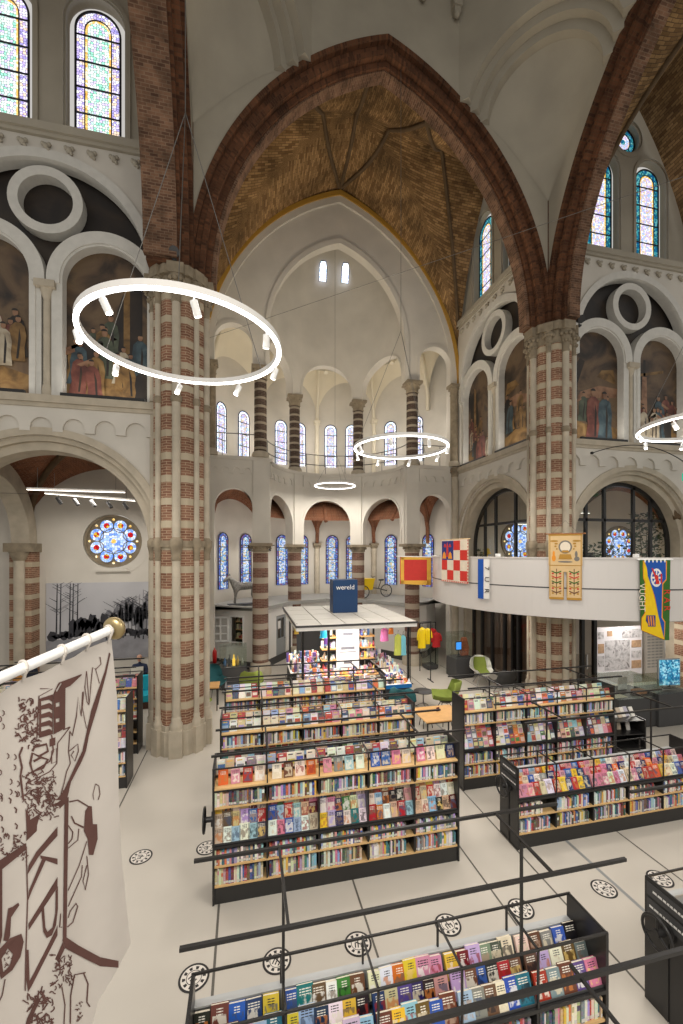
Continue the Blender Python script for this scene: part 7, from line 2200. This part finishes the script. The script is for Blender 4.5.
# cctv / speaker spots inside the ambulatory
p = oncirc(258, 5.6); root = empty('track_light', (p.x, p.y, 5.35), .3, 'dark track with three spots hanging before the lower left apse windows', 'lamp')
m = MB(); tubebar(m, (-.9, 0, 0), (.9, 0, 0), .025); m.build('track', black, root)
m = MB(); m.cyl((0, 0, 0), (0, 0, 2.2), .008, n=5); m.build('suspension_wire', steel, root)
for x in (-.5, .05, .6): m = MB(); m.cyl((x, 0, -.03), (x + .03, -.08, -.3), .06, n=12); m.build('spot_head', black, root)
# ------------------------------------------------------------------ lamps of the place and added fill lights
def lamp(name, kind, loc, power, col=(1, .93, .84), size=.5, rot=None, spot=None, label=None):
    l = bpy.data.lights.new(name, kind); l.energy = power; l.color = col
    if kind == 'AREA': l.shape = 'DISK'; l.size = size
    elif kind in ('POINT', 'SPOT'): l.shadow_soft_size = size
    if spot: l.spot_size = spot; l.spot_blend = .8
    o = bpy.data.objects.new(name, l); COL.objects.link(o); o.location = loc
    if rot: o.rotation_euler = rot
    return o
# ring lamps give most of the light in the crossing
for i, (x, y, z, p) in enumerate(((-.845, 6.43, 7.85, 60), (4.40, 11.38, 7.85, 90), (10.0, 7.5, 7.85, 60), (3.98, 18.5, 7.8, 170))):
    lamp('ring_and_fill_glow', 'AREA', (x, y, z), p, size=2.4 if i < 3 else 1.6)
# spot heads above the bookcases
for x, y in ((1.5, 8.6), (6.3, 8.8), (1.5, 5.2), (6.0, 5.4), (3.4, 13.2), (7.2, 12.0), (-3.2, 10.0)):
    lamp('spot_glow', 'SPOT', (x, y - .6, 8.4), 410, size=.35, rot=(.08, 0, 0), spot=1.75)
# uplights on the ledges
for (fr, c) in ((frE(11.5), -6.08), (frE(11.5), -3.42), (frE(11.9), 11.92), (frE(11.9), 14.58), (frS(9.45), 13.32), (frS(9.45), 15.98)):
    p = fr(c, -.06, 8.92); o = lamp('ledge_glow', 'AREA', p, 9, size=.5)
    o.data.shape = 'RECTANGLE'; o.data.size = 1.5; o.data.size_y = .08
    n = fr(c, 1, 9) - fr(c, 0, 9); o.rotation_euler = (PI, 0, 0 if abs(n.y) > .5 else PI / 2)
# side rooms, gallery, ambulatory
for (x, y, z, p, s) in ((-4.6, 14.3, 6.6, 110, 1.2), (12.9, 14.8, 6.4, 55, 1.2), (18.2, 14.5, 6.3, 55, 1.2), (13.9, 12.2, 2.9, 60, .8)):
    lamp('room_glow', 'AREA', (x, y, z), p, size=s)
for a in (.25, .9, 1.57, 2.2, 2.9):
    lamp('gallery_glow', 'POINT', (AX + 4.9 * math.cos(a), AY + 4.9 * math.sin(a), 11.0), 55, size=.3)
    lamp('ambulatory_glow', 'POINT', (AX + 4.9 * math.cos(a), AY + 4.9 * math.sin(a), 5.0), 55, size=.3)
lamp('shop_glow', 'AREA', (3.4, 13.3, 2.45), 75, size=1.6)
lamp('shop_glow', 'AREA', (2.2, 14.3, 2.45), 70, size=1.2)
lamp('vault_glow', 'AREA', (NX, 14.6, 9.0), 230, size=2.0, rot=(PI, 0, 0), col=(1, .86, .66))

# unseen fill lights added behind the viewer to brighten the bookcases
for x, y in ((-1.5, -1.5), (5.5, -1.5)):
    lamp('ring_and_fill_glow', 'AREA', (x, y, 8.2), 330, size=2.6, rot=(.75, 0, 0))
lamp('balcony_glow', 'AREA', (8.2, 12.4, 3.15), 30, size=1.0); lamp('balcony_glow', 'AREA', (7.9, 14.5, 3.15), 30, size=1.0)
lamp('room_glow', 'AREA', (10.35, 14.6, 2.95), 22, size=.5)  # added light behind the glass partition, brightens the curtain
